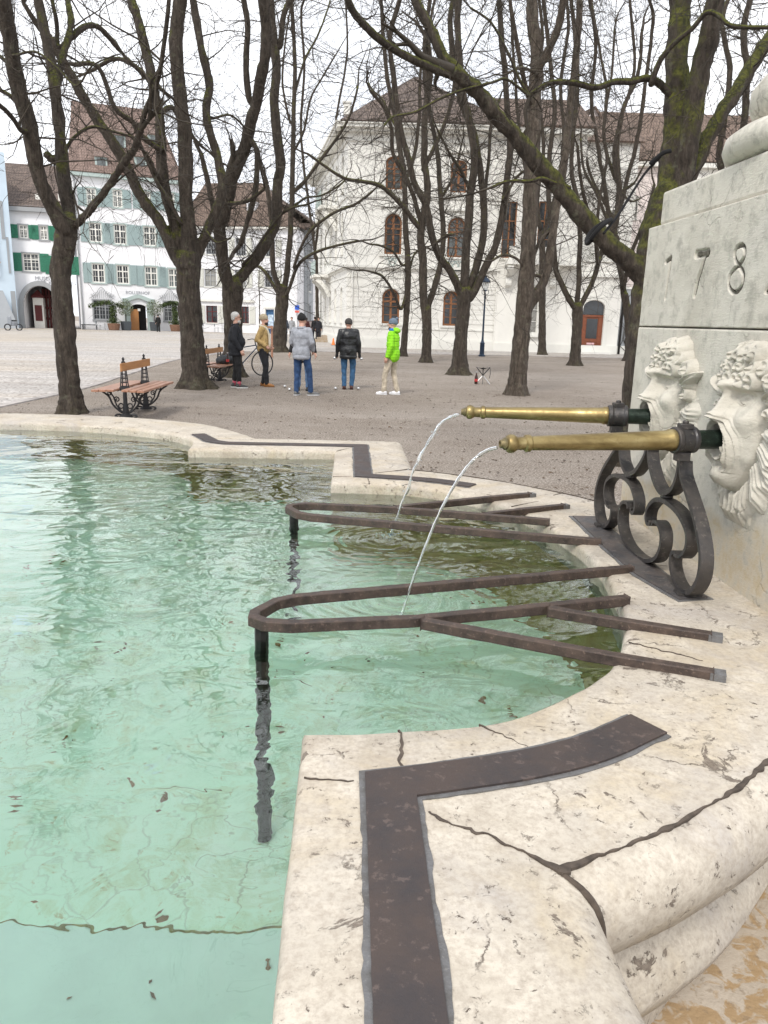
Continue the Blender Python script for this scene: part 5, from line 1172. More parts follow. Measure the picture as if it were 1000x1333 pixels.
tree((255, 505), 18.0, 0, [
    ([(240, 350), (222, 318), (206, 290), (186, 258), (166, 222), (146, 186), (124, 150), (104, 120), (84, 84), (66, 50)], 20, 13, -.6),
    ([(243, 340), (226, 290), (215, 240), (211, 190), (207, 150), (200, 110), (190, 60), (178, 20), (172, 0)], 18, 14, 1.0),
    ([(246, 345), (244, 290), (243, 230), (240, 170), (233, 110), (229, 50), (235, 0)], 24, 20, -.3),
    ([(252, 340), (266, 308), (284, 270), (290, 240), (283, 205), (270, 150), (272, 110), (262, 60), (252, 0)], 17, 12, .8),
    ([(218, 262), (210, 240), (200, 218), (188, 198)], 8, 7, -1.0), ([(210, 195), (186, 178), (172, 158), (150, 140), (128, 88), (96, 84)], 9, 6, -1.4),
    ([(207, 150), (224, 140), (236, 160), (262, 190)], 9, 5, 1.0), ([(190, 100), (176, 86), (150, 76), (120, 92)], 9, 6, 1.0),
    ([(236, 290), (222, 265), (206, 240), (186, 195)], 7, 5, -.5), ([(276, 155), (300, 150), (318, 165)], 5, 3), ([(268, 300), (282, 316), (300, 310)], 5, 3)],
    'broad bare tree between the two benches, with several upright limbs and ribbed foot', 2, trunk=[(256, 510, 50), (254, 490, 43), (251, 450, 39), (247, 400, 36), (245, 365, 36), (246, 338, 38)], dens=.9)
tree((304, 490), 21.8, 0, [
    ([(298, 372), (290, 340), (287, 300), (292, 270), (300, 240)], 18, 17, -.8),
    ([(291, 285), (302, 240), (315, 200), (327, 160), (338, 115), (346, 70), (343, 0)], 17, 14, -1.5),
    ([(306, 370), (324, 350), (342, 325), (356, 296), (362, 250), (364, 210), (358, 150), (360, 90), (355, 40), (352, 0)], 18, 12, .8),
    ([(364, 60), (370, 20), (376, 0)], 9, 7), ([(334, 142), (324, 126), (321, 80), (322, 30), (318, 0)], 9, 7, .6),
    ([(320, 175), (334, 200), (332, 250), (322, 290), (312, 320)], 9, 7, 1.5), ([(288, 300), (276, 262), (268, 226), (262, 200)], 9, 6),
    ([(300, 265), (322, 262), (345, 245)], 6, 4), ([(316, 345), (330, 330), (350, 300), (372, 275), (400, 266)], 5, 3, -1)],
    'bare tree rising behind the grey haired man in black, limbs crossing low', 3, mat='bark', trunk=[(303, 495, 34), (303, 470, 28), (304, 430, 27), (303, 400, 28), (303, 374, 32)], dens=.9)
tree((363, 458), 38.5, 0, [
    ([(366, 382), (356, 350), (354, 310), (352, 280), (348, 240)], 9, 6, -1), ([(370, 380), (376, 330), (379, 280), (381, 220), (382, 150), (384, 90), (380, 0)], 9, 5, 1),
    ([(364, 385), (352, 365), (342, 350), (330, 345)], 6, 4), ([(374, 382), (386, 350), (400, 334), (430, 322), (466, 314)], 6, 3, -1.5),
    ([(384, 345), (400, 306), (430, 280), (462, 266), (484, 250)], 5, 3, -2), ([(381, 250), (400, 232), (420, 205), (440, 178), (456, 150), (466, 112)], 6, 3, -2),
    ([(380, 270), (398, 258), (420, 254), (446, 238), (452, 228)], 4, 2), ([(382, 130), (396, 80), (412, 50), (424, 20), (430, 0)], 4, 2), ([(381, 200), (396, 170), (404, 130), (420, 100), (438, 70)], 4, 2),
    ([(360, 300), (350, 270), (346, 230)], 5, 3), ([(378, 160), (368, 110), (372, 50), (380, 0)], 4, 2)],
    'slender bare tree at the corner of the cobbles behind the grey hooded man', 4, trunk=[(362, 461, 27), (363, 450, 22), (365, 420, 19), (367, 395, 19), (368, 378, 20)], dens=.9, tr=.011, tlen=1.5)
tree((526, 464), 37.4, 0, [
    ([(531, 340), (528, 290), (526, 230), (520, 190), (514, 150), (506, 110), (500, 60), (496, 0)], 9, 5), ([(523, 402), (514, 385), (505, 368), (496, 358), (484, 354)], 5, 3, -1.5),
    ([(524, 345), (512, 328), (496, 320), (482, 318)], 4, 2.5, -1), ([(533, 350), (540, 330), (552, 322)], 4, 2.5), ([(526, 240), (540, 200), (546, 150), (548, 90), (560, 30), (566, 0)], 6, 3.5),
    ([(512, 160), (498, 130), (486, 118), (480, 108)], 4, 2), ([(505, 150), (512, 110), (508, 60), (500, 20)], 4, 2)],
    'thin bare tree close to the palace front, behind the man in green', 5, trunk=[(525, 466, 11), (526, 450, 10), (529, 410, 9), (531, 370, 9), (531, 335, 9)], dens=1.0, tr=.011, tlen=1.5, side=2.5)
tree((555, 472), 32.3, 0, [
    ([(557, 400), (567, 368), (575, 335), (577, 290), (573, 250), (570, 200), (560, 150), (552, 100), (556, 60)], 10, 5, 1), ([(553, 400), (551, 350), (548, 300), (556, 250), (552, 200), (553, 150), (560, 100), (558, 60)], 13, 8, -.6),
    ([(548, 300), (536, 284), (524, 268), (508, 252), (492, 240), (470, 236), (448, 232), (420, 214), (400, 200)], 8, 3, -2), ([(549, 298), (540, 260), (528, 230), (512, 200), (510, 170), (500, 140), (482, 118)], 7, 4, -1.2),
    ([(552, 220), (566, 190), (580, 160), (590, 120), (594, 60), (600, 0)], 7, 4), ([(573, 260), (590, 230), (598, 200)], 5, 3), ([(558, 110), (552, 60), (560, 0)], 6, 5)],
    'bare tree with a slim split trunk, just right of the man in green', 6, trunk=[(554, 474, 17), (555, 462, 15), (556, 430, 14), (555, 405, 15)], dens=.9, tr=.010, tlen=1.4)
tree((598, 488), 25.2, 0, [
    ([(600, 380), (586, 352), (572, 334), (562, 306), (556, 270), (540, 240), (530, 200), (520, 160), (512, 100), (508, 50), (520, 0)], 12, 6, -1.2),
    ([(604, 378), (606, 330), (610, 290), (613, 250), (618, 210), (612, 160), (602, 120), (598, 60), (594, 0)], 13, 8, .5),
    ([(606, 385), (620, 350), (629, 310), (630, 270), (624, 210), (616, 170), (600, 132), (592, 90), (586, 30), (590, 0)], 12, 7, 1), ([(612, 388), (628, 358), (644, 320), (654, 280), (660, 240), (664, 190), (660, 130), (654, 60), (650, 0)], 12, 7, -.8),
    ([(571, 332), (566, 320), (580, 308), (592, 305)], 5, 3), ([(612, 250), (600, 222), (586, 200), (570, 170)], 5, 3), ([(656, 260), (672, 232), (690, 222), (712, 236)], 5, 3, -1), ([(630, 260), (636, 210), (640, 160), (650, 130)], 6, 4)],
    'dark bare tree beside the street lamp with four upswept limbs', 7, trunk=[(597, 490, 29), (598, 478, 24), (600, 440, 19), (603, 405, 19), (605, 380, 22)], dens=.85, tr=.009, tlen=1.2)
tree((672, 514), 18.5, 0, [
    ([(693, 200), (696, 150), (699, 100), (700, 60), (694, 30), (692, 0)], 22, 16, .5), ([(700, 90), (712, 70), (726, 40), (734, 0)], 13, 10, -.5),
    ([(686, 405), (700, 380), (712, 350), (720, 300), (728, 250), (738, 190), (744, 130), (751, 60), (754, 0)], 14, 10, 1.0),
    ([(688, 355), (674, 338), (656, 332), (640, 340)], 5, 3, -.8), ([(690, 130), (680, 90), (672, 50), (664, 0)], 8, 5), ([(697, 95), (680, 88), (660, 96)], 5, 3), ([(716, 300), (700, 320), (692, 345)], 7, 5, -.4)],
    'tall bare tree with plum grey scaly trunk right of the folding stool', 8, mat='bark_dry', trunk=[(672, 518, 30), (673, 505, 27), (677, 460, 25), (682, 400, 24), (687, 340, 22), (690, 280, 22), (693, 200, 22)], dens=.9, tr=.007)
tree((748, 476), 33.0, 0, [
    ([(748, 400), (736, 380), (724, 350), (720, 310), (714, 260), (716, 200), (722, 140), (716, 80), (708, 0)], 9, 5, -1), ([(752, 395), (754, 350), (755, 300), (752, 260), (744, 220), (748, 160), (752, 100), (748, 40), (744, 0)], 8, 5, .6),
    ([(756, 398), (768, 376), (778, 346), (788, 314), (800, 286), (808, 250), (804, 200), (810, 150), (826, 90), (820, 0)], 8, 4, 1), ([(787, 320), (778, 290), (782, 250), (790, 210), (786, 160), (796, 100), (800, 40)], 5, 3),
    ([(778, 340), (774, 300), (764, 270), (757, 240), (752, 190)], 6, 4), ([(808, 250), (822, 262), (834, 258)], 4, 2)],
    'bare tree in front of the brown arched door, forked low into three', 9, trunk=[(748, 479, 18), (749, 465, 16), (751, 430, 15), (752, 400, 16)], dens=.9, tr=.010, tlen=1.4)
tree((819, 470), 38.9, 0, [
    ([(814, 390), (806, 340), (800, 300), (806, 250), (800, 200), (812, 140), (830, 100), (836, 40)], 10, 5), ([(812, 370), (822, 330), (838, 290), (852, 240)], 7, 4), ([(804, 310), (788, 280), (776, 250), (760, 220), (756, 180)], 6, 3),
    ([(806, 250), (824, 240), (838, 216)], 4, 2.5), ([(800, 230), (786, 180), (790, 120), (780, 60), (770, 0)], 6, 3)],
    'dark slim bare tree beside the grey garden wall, partly behind the leaning trunk', 10, trunk=[(818, 472, 15), (819, 455, 12), (818, 420, 11), (814, 385, 11)], dens=.9, tr=.011, tlen=1.5)
# big near tree behind the pillar
nt_ = tree((829, 600), 9.3, 0, [
    ([(864, 275), (872, 235), (876, 180), (880, 110), (884, 50), (886, 0)], 38, 30, .3),
    ([(876, 280), (888, 240), (898, 180), (908, 100), (922, 50), (930, 0)], 34, 26, -.2),
    ([(846, 372), (826, 350), (796, 322), (762, 286), (730, 246), (700, 208), (672, 176), (645, 152), (622, 122), (604, 106), (590, 92)], 31, 18, -.6),
    ([(606, 110), (592, 90), (576, 74), (566, 50), (552, 24), (540, 0)], 17, 13, .4), ([(598, 100), (576, 94), (552, 84), (530, 74), (506, 60), (484, 42), (466, 22), (454, 0)], 12, 9, -.6),
    ([(890, 250), (912, 200), (938, 150), (966, 106), (990, 70), (1014, 30)], 24, 20, .8), ([(876, 130), (862, 112), (844, 102), (820, 106), (800, 106), (776, 114), (748, 108), (716, 108), (690, 124)], 12, 7, -.5),
    ([(848, 108), (860, 78), (880, 54), (902, 36), (920, 16), (938, 22), (954, 34), (1000, 36)], 9, 5, -.8), ([(690, 124), (676, 104), (662, 70), (640, 30), (612, 10)], 5, 3, -.2), ([(742, 245), (722, 238), (706, 232), (690, 236), (662, 236), (640, 244)], 7, 4, -.3),
    ([(690, 126), (660, 104), (640, 108), (600, 118), (570, 130), (540, 146), (512, 152), (500, 164)], 4, 2.5, -.8), ([(1000, 60), (985, 80), (974, 110), (950, 140)], 8, 5)],
    'huge double-stemmed bare tree right behind the carved pillar, long mossy limb leaning left', 11, mat='bark_moss', trunk=[(826, 640, 62), (829, 600, 58), (833, 520, 54), (838, 450, 52), (846, 390, 56), (855, 340, 62), (860, 300, 58), (866, 255, 40)], dens=1.0, tr=.0045, side=3.0, tlen=.72)
# black strap round the mossy limb, tied back to the trunk
mb = MB(); c = PY(778, 300, 8.75); dr_ = (PY(762, 286, 8.75)-PY(796, 322, 8.75)).normalized(); a_ = dr_.orthogonal().normalized(); b_ = dr_.cross(a_)
mb.tube([c+(a_*math.cos(k*PI/10)+b_*math.sin(k*PI/10))*.165+dr_*.02*math.sin(k*.6) for k in range(21)], .024, 8, caps=False)
P = crom([PY(786, 304, 8.6), PY(806, 278, 8.8), PY(838, 228, 9.0), PY(860, 204, 8.95)], 6); mb.tube(P, .014, 6); mb.tube(crom([PY(846, 214, 8.98), PY(862, 200, 8.92), PY(874, 196, 8.9)], 4), .024, 8)
tag(mb.build('tree_strap', simple('black_webbing', (.006, .006, .007), .9), None, loc=tuple(c), smooth=True), 'black support strap looped round the mossy limb and tied to its trunk', 'strap')
# further trees filling the upper sky
far = [((938, 420), 34, [([(938, 330), (940, 270), (950, 220), (965, 180), (972, 110), (968, 40), (976, 0)], 13, 8), ([(944, 235), (936, 200), (944, 150), (950, 90), (940, 30), (948, 0)], 10, 6), ([(950, 215), (985, 180), (1000, 140), (1020, 80)], 7, 4)], [(938, 470, 22), (938, 420, 19), (938, 330, 17)], 'bare tree seen to the right of the huge double stem, above the pillar ledge'),
       ((800, 440), 52, [([(800, 330), (790, 260), (780, 200), (770, 130), (776, 60), (768, 0)], 7, 4), ([(800, 300), (815, 240), (830, 180), (840, 110), (850, 30), (846, 0)], 7, 4), ([(796, 280), (770, 230), (758, 180), (750, 100)], 5, 3)], [(800, 450, 10), (800, 400, 9), (800, 325, 8)], 'far bare tree standing between pink house and grey wall'),
       ((445, 445), 62, [([(412, 340), (404, 280), (396, 220), (392, 160), (396, 90), (392, 20), (396, 0)], 4, 3), ([(410, 330), (418, 270), (430, 200), (440, 140), (452, 70), (450, 0)], 4, 2.5)], [(414, 440, 6), (413, 400, 5), (412, 335, 5)], 'thin distant bare tree in the gap above the lane'),
       ((700, 450), 44, [([(706, 320), (700, 260), (708, 190), (700, 120), (706, 50), (702, 0)], 6, 4), ([(706, 310), (724, 250), (734, 180), (730, 110), (740, 40), (738, 0)], 6, 4), ([(704, 300), (688, 240), (676, 170), (670, 90), (664, 0)], 6, 3)], [(706, 462, 12), (706, 400, 10), (706, 315, 9)], 'bare tree hidden behind the plum grey trunk, its twigs crossing the annexe front'),
       ((150, 430), 46, [([(150, 330), (146, 260), (152, 190), (144, 120), (150, 60), (146, 0)], 6, 4), ([(152, 320), (168, 250), (172, 180), (186, 110), (190, 30), (186, 0)], 6, 3), ([(150, 310), (130, 250), (118, 190), (112, 120), (104, 40), (106, 0)], 5, 3)], None, '')]
for i, (b, Y, lm, tr_, lab) in enumerate(far):
    if tr_ is None: continue
    tree(b, Y, 0, lm, lab, 30+i, trunk=tr_, dens=1.0, tr=.012, tlen=1.9, side=2.2, dspread=.1)
# young tree by the white wing
tree((350, 432), 72, 0, [([(338, 385), (337, 370), (338, 352)], 1.6, .8)], 'spindly young tree in front of the white wing', 50, trunk=[(338, 433, 2.2), (338, 410, 2), (338, 385, 1.8)], tr=.012, side=5, tlen=1.1, name='young_tree', group='young trees')
# ================================================================ BENCHES
def make_bench(lab):
    o = thing('park_bench', lab, 'bench', (0, 0, 0), 0, 'double sided park benches')
    for sy in (1, -1):
        for k in range(3):
            mb = MB(); y = sy*(.115+k*.118); mb.box((0, y, .452-.004*k), (.95, .055, .017)); mb.build('seat_plank', M['benchwood'], o, local=True, bevel=.004)
    mb = MB(); mb.box((0, -.030, .80), (.82, .012, .062)); mb.build('backrest', M['backwood'], o, local=True, bevel=.004)
    for sx in (-.58, .58):
        mb = MB()
        mb.lathe([(.10, 0), (.11, .01), (.07, .04), (.045, .07), (.05, .12), (.035, .15), (.03, .40), (.03, .44)], (sx, 0, 0), 10)
        for sy in (1, -1):
            for sc, r in ((1.0, .016), (.72, .012)):
                mb.tube(crom([(sx, sy*.02, .06), (sx, sy*.10*sc, .10), (sx, sy*.20*sc, .20), (sx, sy*.26*sc, .33), (sx, sy*.38*sc, .42)], 5), r, 6)
            mb.tube([(sx+0, sy*(.13+.05*math.cos(k*.7)*(1-k/14)), .28+.05*math.sin(k*.7)*(1-k/14)) for k in range(13)], .011, 5)
            mb.tube([(sx, sy*(.07+.04*math.cos(2+k*.7)), .18+.04*math.sin(2+k*.7)) for k in range(10)], .011, 5)
            mb.tube([(sx, sy*(.24+.03*math.cos(2+k*.7)), .38+.03*math.sin(2+k*.7)) for k in range(10)], .010, 5)
            mb.tube(crom([(sx, sy*.03, .03), (sx, sy*.13, .045), (sx, sy*.17, .015), (sx, sy*.13, .005)], 4), .016, 6)
            for px_ in (.11, .2, .29, .37): mb.ball((sx, sy*px_, .425), .016, 6)
        mb.box((sx, 0, .432), (.022, .40, .009)); mb.build('support', M['black'], o, local=True, smooth=True, auto=40)
        mb = MB()
        for a, b in ((-1, -1), (1, -1), (1, 1), (-1, 1)): mb.tube([(sx+a*.05, b*.05, .46), (sx+a*.022, b*.022, .86)], .009, 5)
        for k in range(6):
            z = .49+k*.065; r_ = .05-.028*(z-.46)/.4
            mb.tube([(sx+r_*math.cos(q*PI/4+PI/4)*1.35, r_*math.sin(q*PI/4+PI/4)*1.35, z) for q in range(9)], .007, 4)
        mb.box((sx, 0, .465), (.065, .065, .016)); mb.lathe([(.03, .86), (.034, .875), (.014, .89), (.02, .91), (.024, .925), (.008, .945), (.002, .955)], (sx, 0, 0), 8)
        mb.build('back_post', M['black'], o, local=True, smooth=True, auto=40)
    return o
b1 = make_bench('double sided wood and black iron bench nearest the basin, right of the leftmost tree')
b1.location = (-4.2, 12.9, .03); b1.rotation_euler = (0, 0, PI/2+.03)
b2 = copy_tree(b1); b2['label'] = 'double sided wood and black iron bench farther off, partly behind the broad tree'; b2.location = (-4.42, 19.75, 0); b2.rotation_euler = (0, 0, PI/2-.05)
def bottle(p, lab, s=1.0):
    o = thing('drink_bottle', lab, 'bottle', p); mb = MB(); mb.lathe([(.03*s, 0), (.033*s, .01*s), (.033*s, .13*s), (.014*s, .19*s), (.013*s, .23*s)], (0, 0, 0), 10); mb.build('glass_body', simple('dark_cola_glass', (.035, .012, .008), .15), o, local=True, smooth=True)
    mb = MB(); mb.lathe([(.0345*s, .05*s), (.0345*s, .10*s)], (0, 0, 0), 10); mb.build('label_band', simple('red_label', (.45, .03, .03), .6), o, local=True)
    mb = MB(); mb.lathe([(.015*s, .225*s), (.015*s, .245*s)], (0, 0, 0), 8); mb.build('cap', M['metal'], o, local=True)
p = PZ(296.5, 474, .47); bottle((p.x, p.y, .47), 'small dark drink bottle standing on the far bench seat', 1.2)
bottle((2.46, 21.6, 0), 'small dark bottle standing on the gravel next to the folding stool', 1.4)
# ================================================================ STREET LAMP
lx, ly = 4.74, 39.75
lp = thing('street_lamp', 'dark blue cast iron street lamp with glass lantern in front of the white palace', 'street lamp', (lx, ly, 0))
mb = MB(); mb.lathe([(.17, 0), (.17, .06), (.12, .10), (.115, .62), (.13, .66), (.09, .70), (.075, .74), (.055, .85), (.05, 1.0), (.045, 2.5), (.04, 2.85), (.06, 2.88), (.06, 2.93), (.035, 2.96), (.035, 3.1)], (0, 0, 0), 12)
mb.build('post', M['lampblue'], lp, local=True, smooth=True, auto=40)
mb = MB()
for k in range(4):
    a = k*PI/2; mb.tube(crom([(.03*math.cos(a), .03*math.sin(a), 3.0), (.16*math.cos(a), .16*math.sin(a), 3.08), (.14*math.cos(a), .14*math.sin(a), 3.24)], 4), .014, 5)
mb.lathe([(.03, 3.18), (.12, 3.22), (.12, 3.25)], (0, 0, 0), 8); mb.build('lantern_cradle', M['lampblue'], lp, local=True)
mb = MB(); mb.lathe([(.11, 3.25), (.20, 3.60)], (0, 0, 0), 6); t = NT('lantern_glass'); M['lglass'] = t.done((.75, .78, .78), .15, Alpha=.5); mb.build('lantern_glass', M['lglass'], lp, local=True)
mb = MB(); mb.lathe([(.24, 3.60), (.25, 3.63), (.12, 3.80), (.05, 3.84), (.05, 3.90), (.01, 3.96)], (0, 0, 0), 10); mb.build('lantern_cap', M['lampblue'], lp, local=True)
# ================================================================ FOLDING STOOL
st = thing('folding_stool', 'black three-legged folding stool with pale lower legs on the gravel', 'stool', (2.64, 21.61, 0))
c = Vector((0, 0, .24)); tops = [Vector((.19*math.cos(a), .15*math.sin(a), .46)) for a in (.15, 2.9, 4.6)]
for tp in tops:
    bt = c+(c-tp)*1.05; bt.z = 0.012
    mb = MB(); mb.tube([tp, c+(bt-c)*.08], .013, 6); mb.build('upper_leg', M['black'], st, local=True); mb = MB(); mb.tube([c+(bt-c)*.08, bt], .013, 6); mb.ball(bt, .016, 6); mb.build('lower_leg', M['metal'], st, local=True)
mb = MB(); mb.add(tops+[(tops[0]+tops[1])/2-Vector((0, 0, .03)), (tops[1]+tops[2])/2-Vector((0, 0, .03)), (tops[2]+tops[0])/2-Vector((0, 0, .03)), sum(tops, Vector())/3-Vector((0, 0, .06))], [(0, 3, 6, 5), (3, 1, 4, 6), (6, 4, 2, 5)]); mb.build('seat_cloth', M['black'], st, local=True)
mb = MB(); mb.tube([tops[0], tops[0]+Vector((.02, 0, -.16)), tops[0]+Vector((.0, 0, -.30))], .007, 4); mb.build('strap', M['black'], st, local=True)
# ================================================================ BOULES
def boule(p, lab, r=.038):
    mb = MB(); mb.ball((0, 0, 0), r, 12); tag(mb.build('boule', M['metal'], None, loc=None, smooth=True, local=True), lab, 'metal ball', 'steel boules').location = p
for (x, y), lab in zip(((-2.48, 18.73), (-2.27, 17.96), (-1.24, 18.55), (-.70, 18.70)), ('steel boule on gravel left of the blue jeans, farther of two', 'steel boule on gravel left of the blue jeans, nearer of two', 'steel boule on the gravel just left of the leather jacket man', 'steel boule on the gravel just right of the leather jacket man')): boule((x, y, .038), lab)
# ================================================================ BICYCLE
bk = thing('bicycle', 'black bicycle leaning behind the two standing men, loaded with a dark blue bag', 'bicycle', (-4.05, 22.3, 0), math.atan2(.75, .95))
def whl(x):
    mb = MB(); mb.tube([(x+.34*math.cos(k*PI/20), 0, .345+.34*math.sin(k*PI/20)) for k in range(41)], .019, 6, caps=False); wl = mb.build('wheel', M['black'], bk, local=True, smooth=True)
    mb = MB()
    for k in range(18): mb.tube([(x, .02*(-1)**k, .345), (x+.325*math.cos(k*PI/9), 0, .345+.325*math.sin(k*PI/9))], .0022, 3)
    mb.lathe([(.02, -.04), (.02, .04)], (x, 0, .345), 8, Matrix.Rotation(PI/2, 3, 'X')); mb.build('spokes', M['metal'], wl, local=True)
whl(-.52); whl(.52)
mb = MB()
for a, b in (((-.52, 0, .345), (-.15, 0, .33)), ((-.15, 0, .33), (-.28, 0, .86)), ((-.52, 0, .345), (-.27, 0, .80)), ((-.15, 0, .33), (.33, 0, .78)), ((-.26, 0, .78), (.31, 0, .86)), ((.30, 0, .92), (.52, 0, .345))): mb.tube([a, b], .016, 6)
mb.build('frame', M['lampblue'], bk, local=True)
mb = MB(); mb.box((-.30, 0, .90), (.13, .06, .025)); mb.build('saddle', M['black'], bk, local=True, bevel=.01)
mb = MB(); mb.tube([(.30, 0, .90), (.28, 0, 1.02)], .014, 6); mb.tube(crom([(.20, -.28, 1.0), (.28, -.15, 1.03), (.29, 0, 1.02), (.28, .15, 1.03), (.20, .28, 1.0)], 3), .013, 6); mb.build('handlebar', M['black'], bk, local=True)
mb = MB(); mb.lathe([(.09, -.01), (.09, .01)], (-.15, .05, .33), 16, Matrix.Rotation(PI/2, 3, 'X')); mb.tube([(-.15, .07, .33), (-.05, .07, .20)], .01, 4); mb.box((-.03, .10, .20), (.04, .04, .01)); mb.build('crank', M['metal'], bk, local=True)
pn = MB(); pn.box((-.50, .10, .52), (.15, .07, .17)); pb = pn.build('pannier_bag', M['black'], None, local=True, bevel=.03); pb.matrix_world = wm(bk) ; tag(pb, 'dark blue bag hanging low on the bicycle beside the men', 'bag'); pb.data.materials[0] = m_cloth('blue_bag_cloth', (.03, .03, .10))
# grey coat bundle on the far bench
def blob(name, prims, mat, parent, voxel=.014, smooth=3, disp=None, loc=None):
    mb = MB()
    for p in prims:
        if p[0] == 'c':
            _, a, b, r0_, r1_ = p[:5]; a, b = Vector(a), Vector(b); d = (b-a); ln = d.length or 1e-4; d.normalize()
            n = 5; P = [a-d*r0_*math.cos(k*PI/2/n) for k in range(n)]+[a, b]+[b+d*r1_*math.sin(k*PI/2/n) for k in range(1, n+1)]
            R = [max(.002, r0_*math.sin(k*PI/2/n)) for k in range(n)]+[r0_, r1_]+[max(.002, r1_*math.cos(k*PI/2/n)) for k in range(1, n+1)]
            mb.tube(P, R, 12)
        else:
            _, c, r = p[:3]; mb.ball(c, r, 12, R=(p[3] if len(p) > 3 else None))
    me = bpy.data.meshes.new('tmp'); me.from_pydata(mb.v, [], mb.f); tmp = bpy.data.objects.new('tmp', me); COL.objects.link(tmp)
    rm = tmp.modifiers.new('r', 'REMESH'); rm.mode = 'VOXEL'; rm.voxel_size = voxel
    if smooth: sm = tmp.modifiers.new('s', 'SMOOTH'); sm.iterations = smooth; sm.factor = .5
    bpy.context.view_layer.update(); dg = bpy.context.evaluated_depsgraph_get(); out = bpy.data.meshes.new_from_object(tmp.evaluated_get(dg))
    bpy.data.objects.remove(tmp); bpy.data.meshes.remove(me)
    if disp:
        for v, nn in zip(out.vertices, [n.vector.copy() for n in out.vertex_normals]): v.co = v.co+nn*disp(v.co)
    out.polygons.foreach_set('use_smooth', [True]*len(out.polygons)); out.name = name; out.materials.clear(); out.materials.append(mat)
    o = bpy.data.objects.new(name, out); COL.objects.link(o)
    if parent is not None: o.parent = parent
    return o
wr = lambda sc, amp: (lambda p: amp*noise.noise(Vector((p.x*sc, p.y*sc, p.z*sc*.7)))+amp*.5*noise.noise(Vector((p.x*sc*2.3, p.y*sc*2.3, p.z*sc*2))))
o = blob('rolled_coat', [('s', (0, 0, .10), (.16, .22, .12)), ('s', (.1, .12, .15), (.13, .12, .12)), ('c', (-.1, -.1, .08), (.15, .2, .06), .09, .07)], m_cloth('dark_grey_coat', (.055, .06, .065)), None, .02, 3, wr(9, .02)); p = PZ(289, 474, .47); o.location = (p.x, p.y+.25, .465); tag(o, 'crumpled dark grey coat lying on the far bench seat', 'coat')
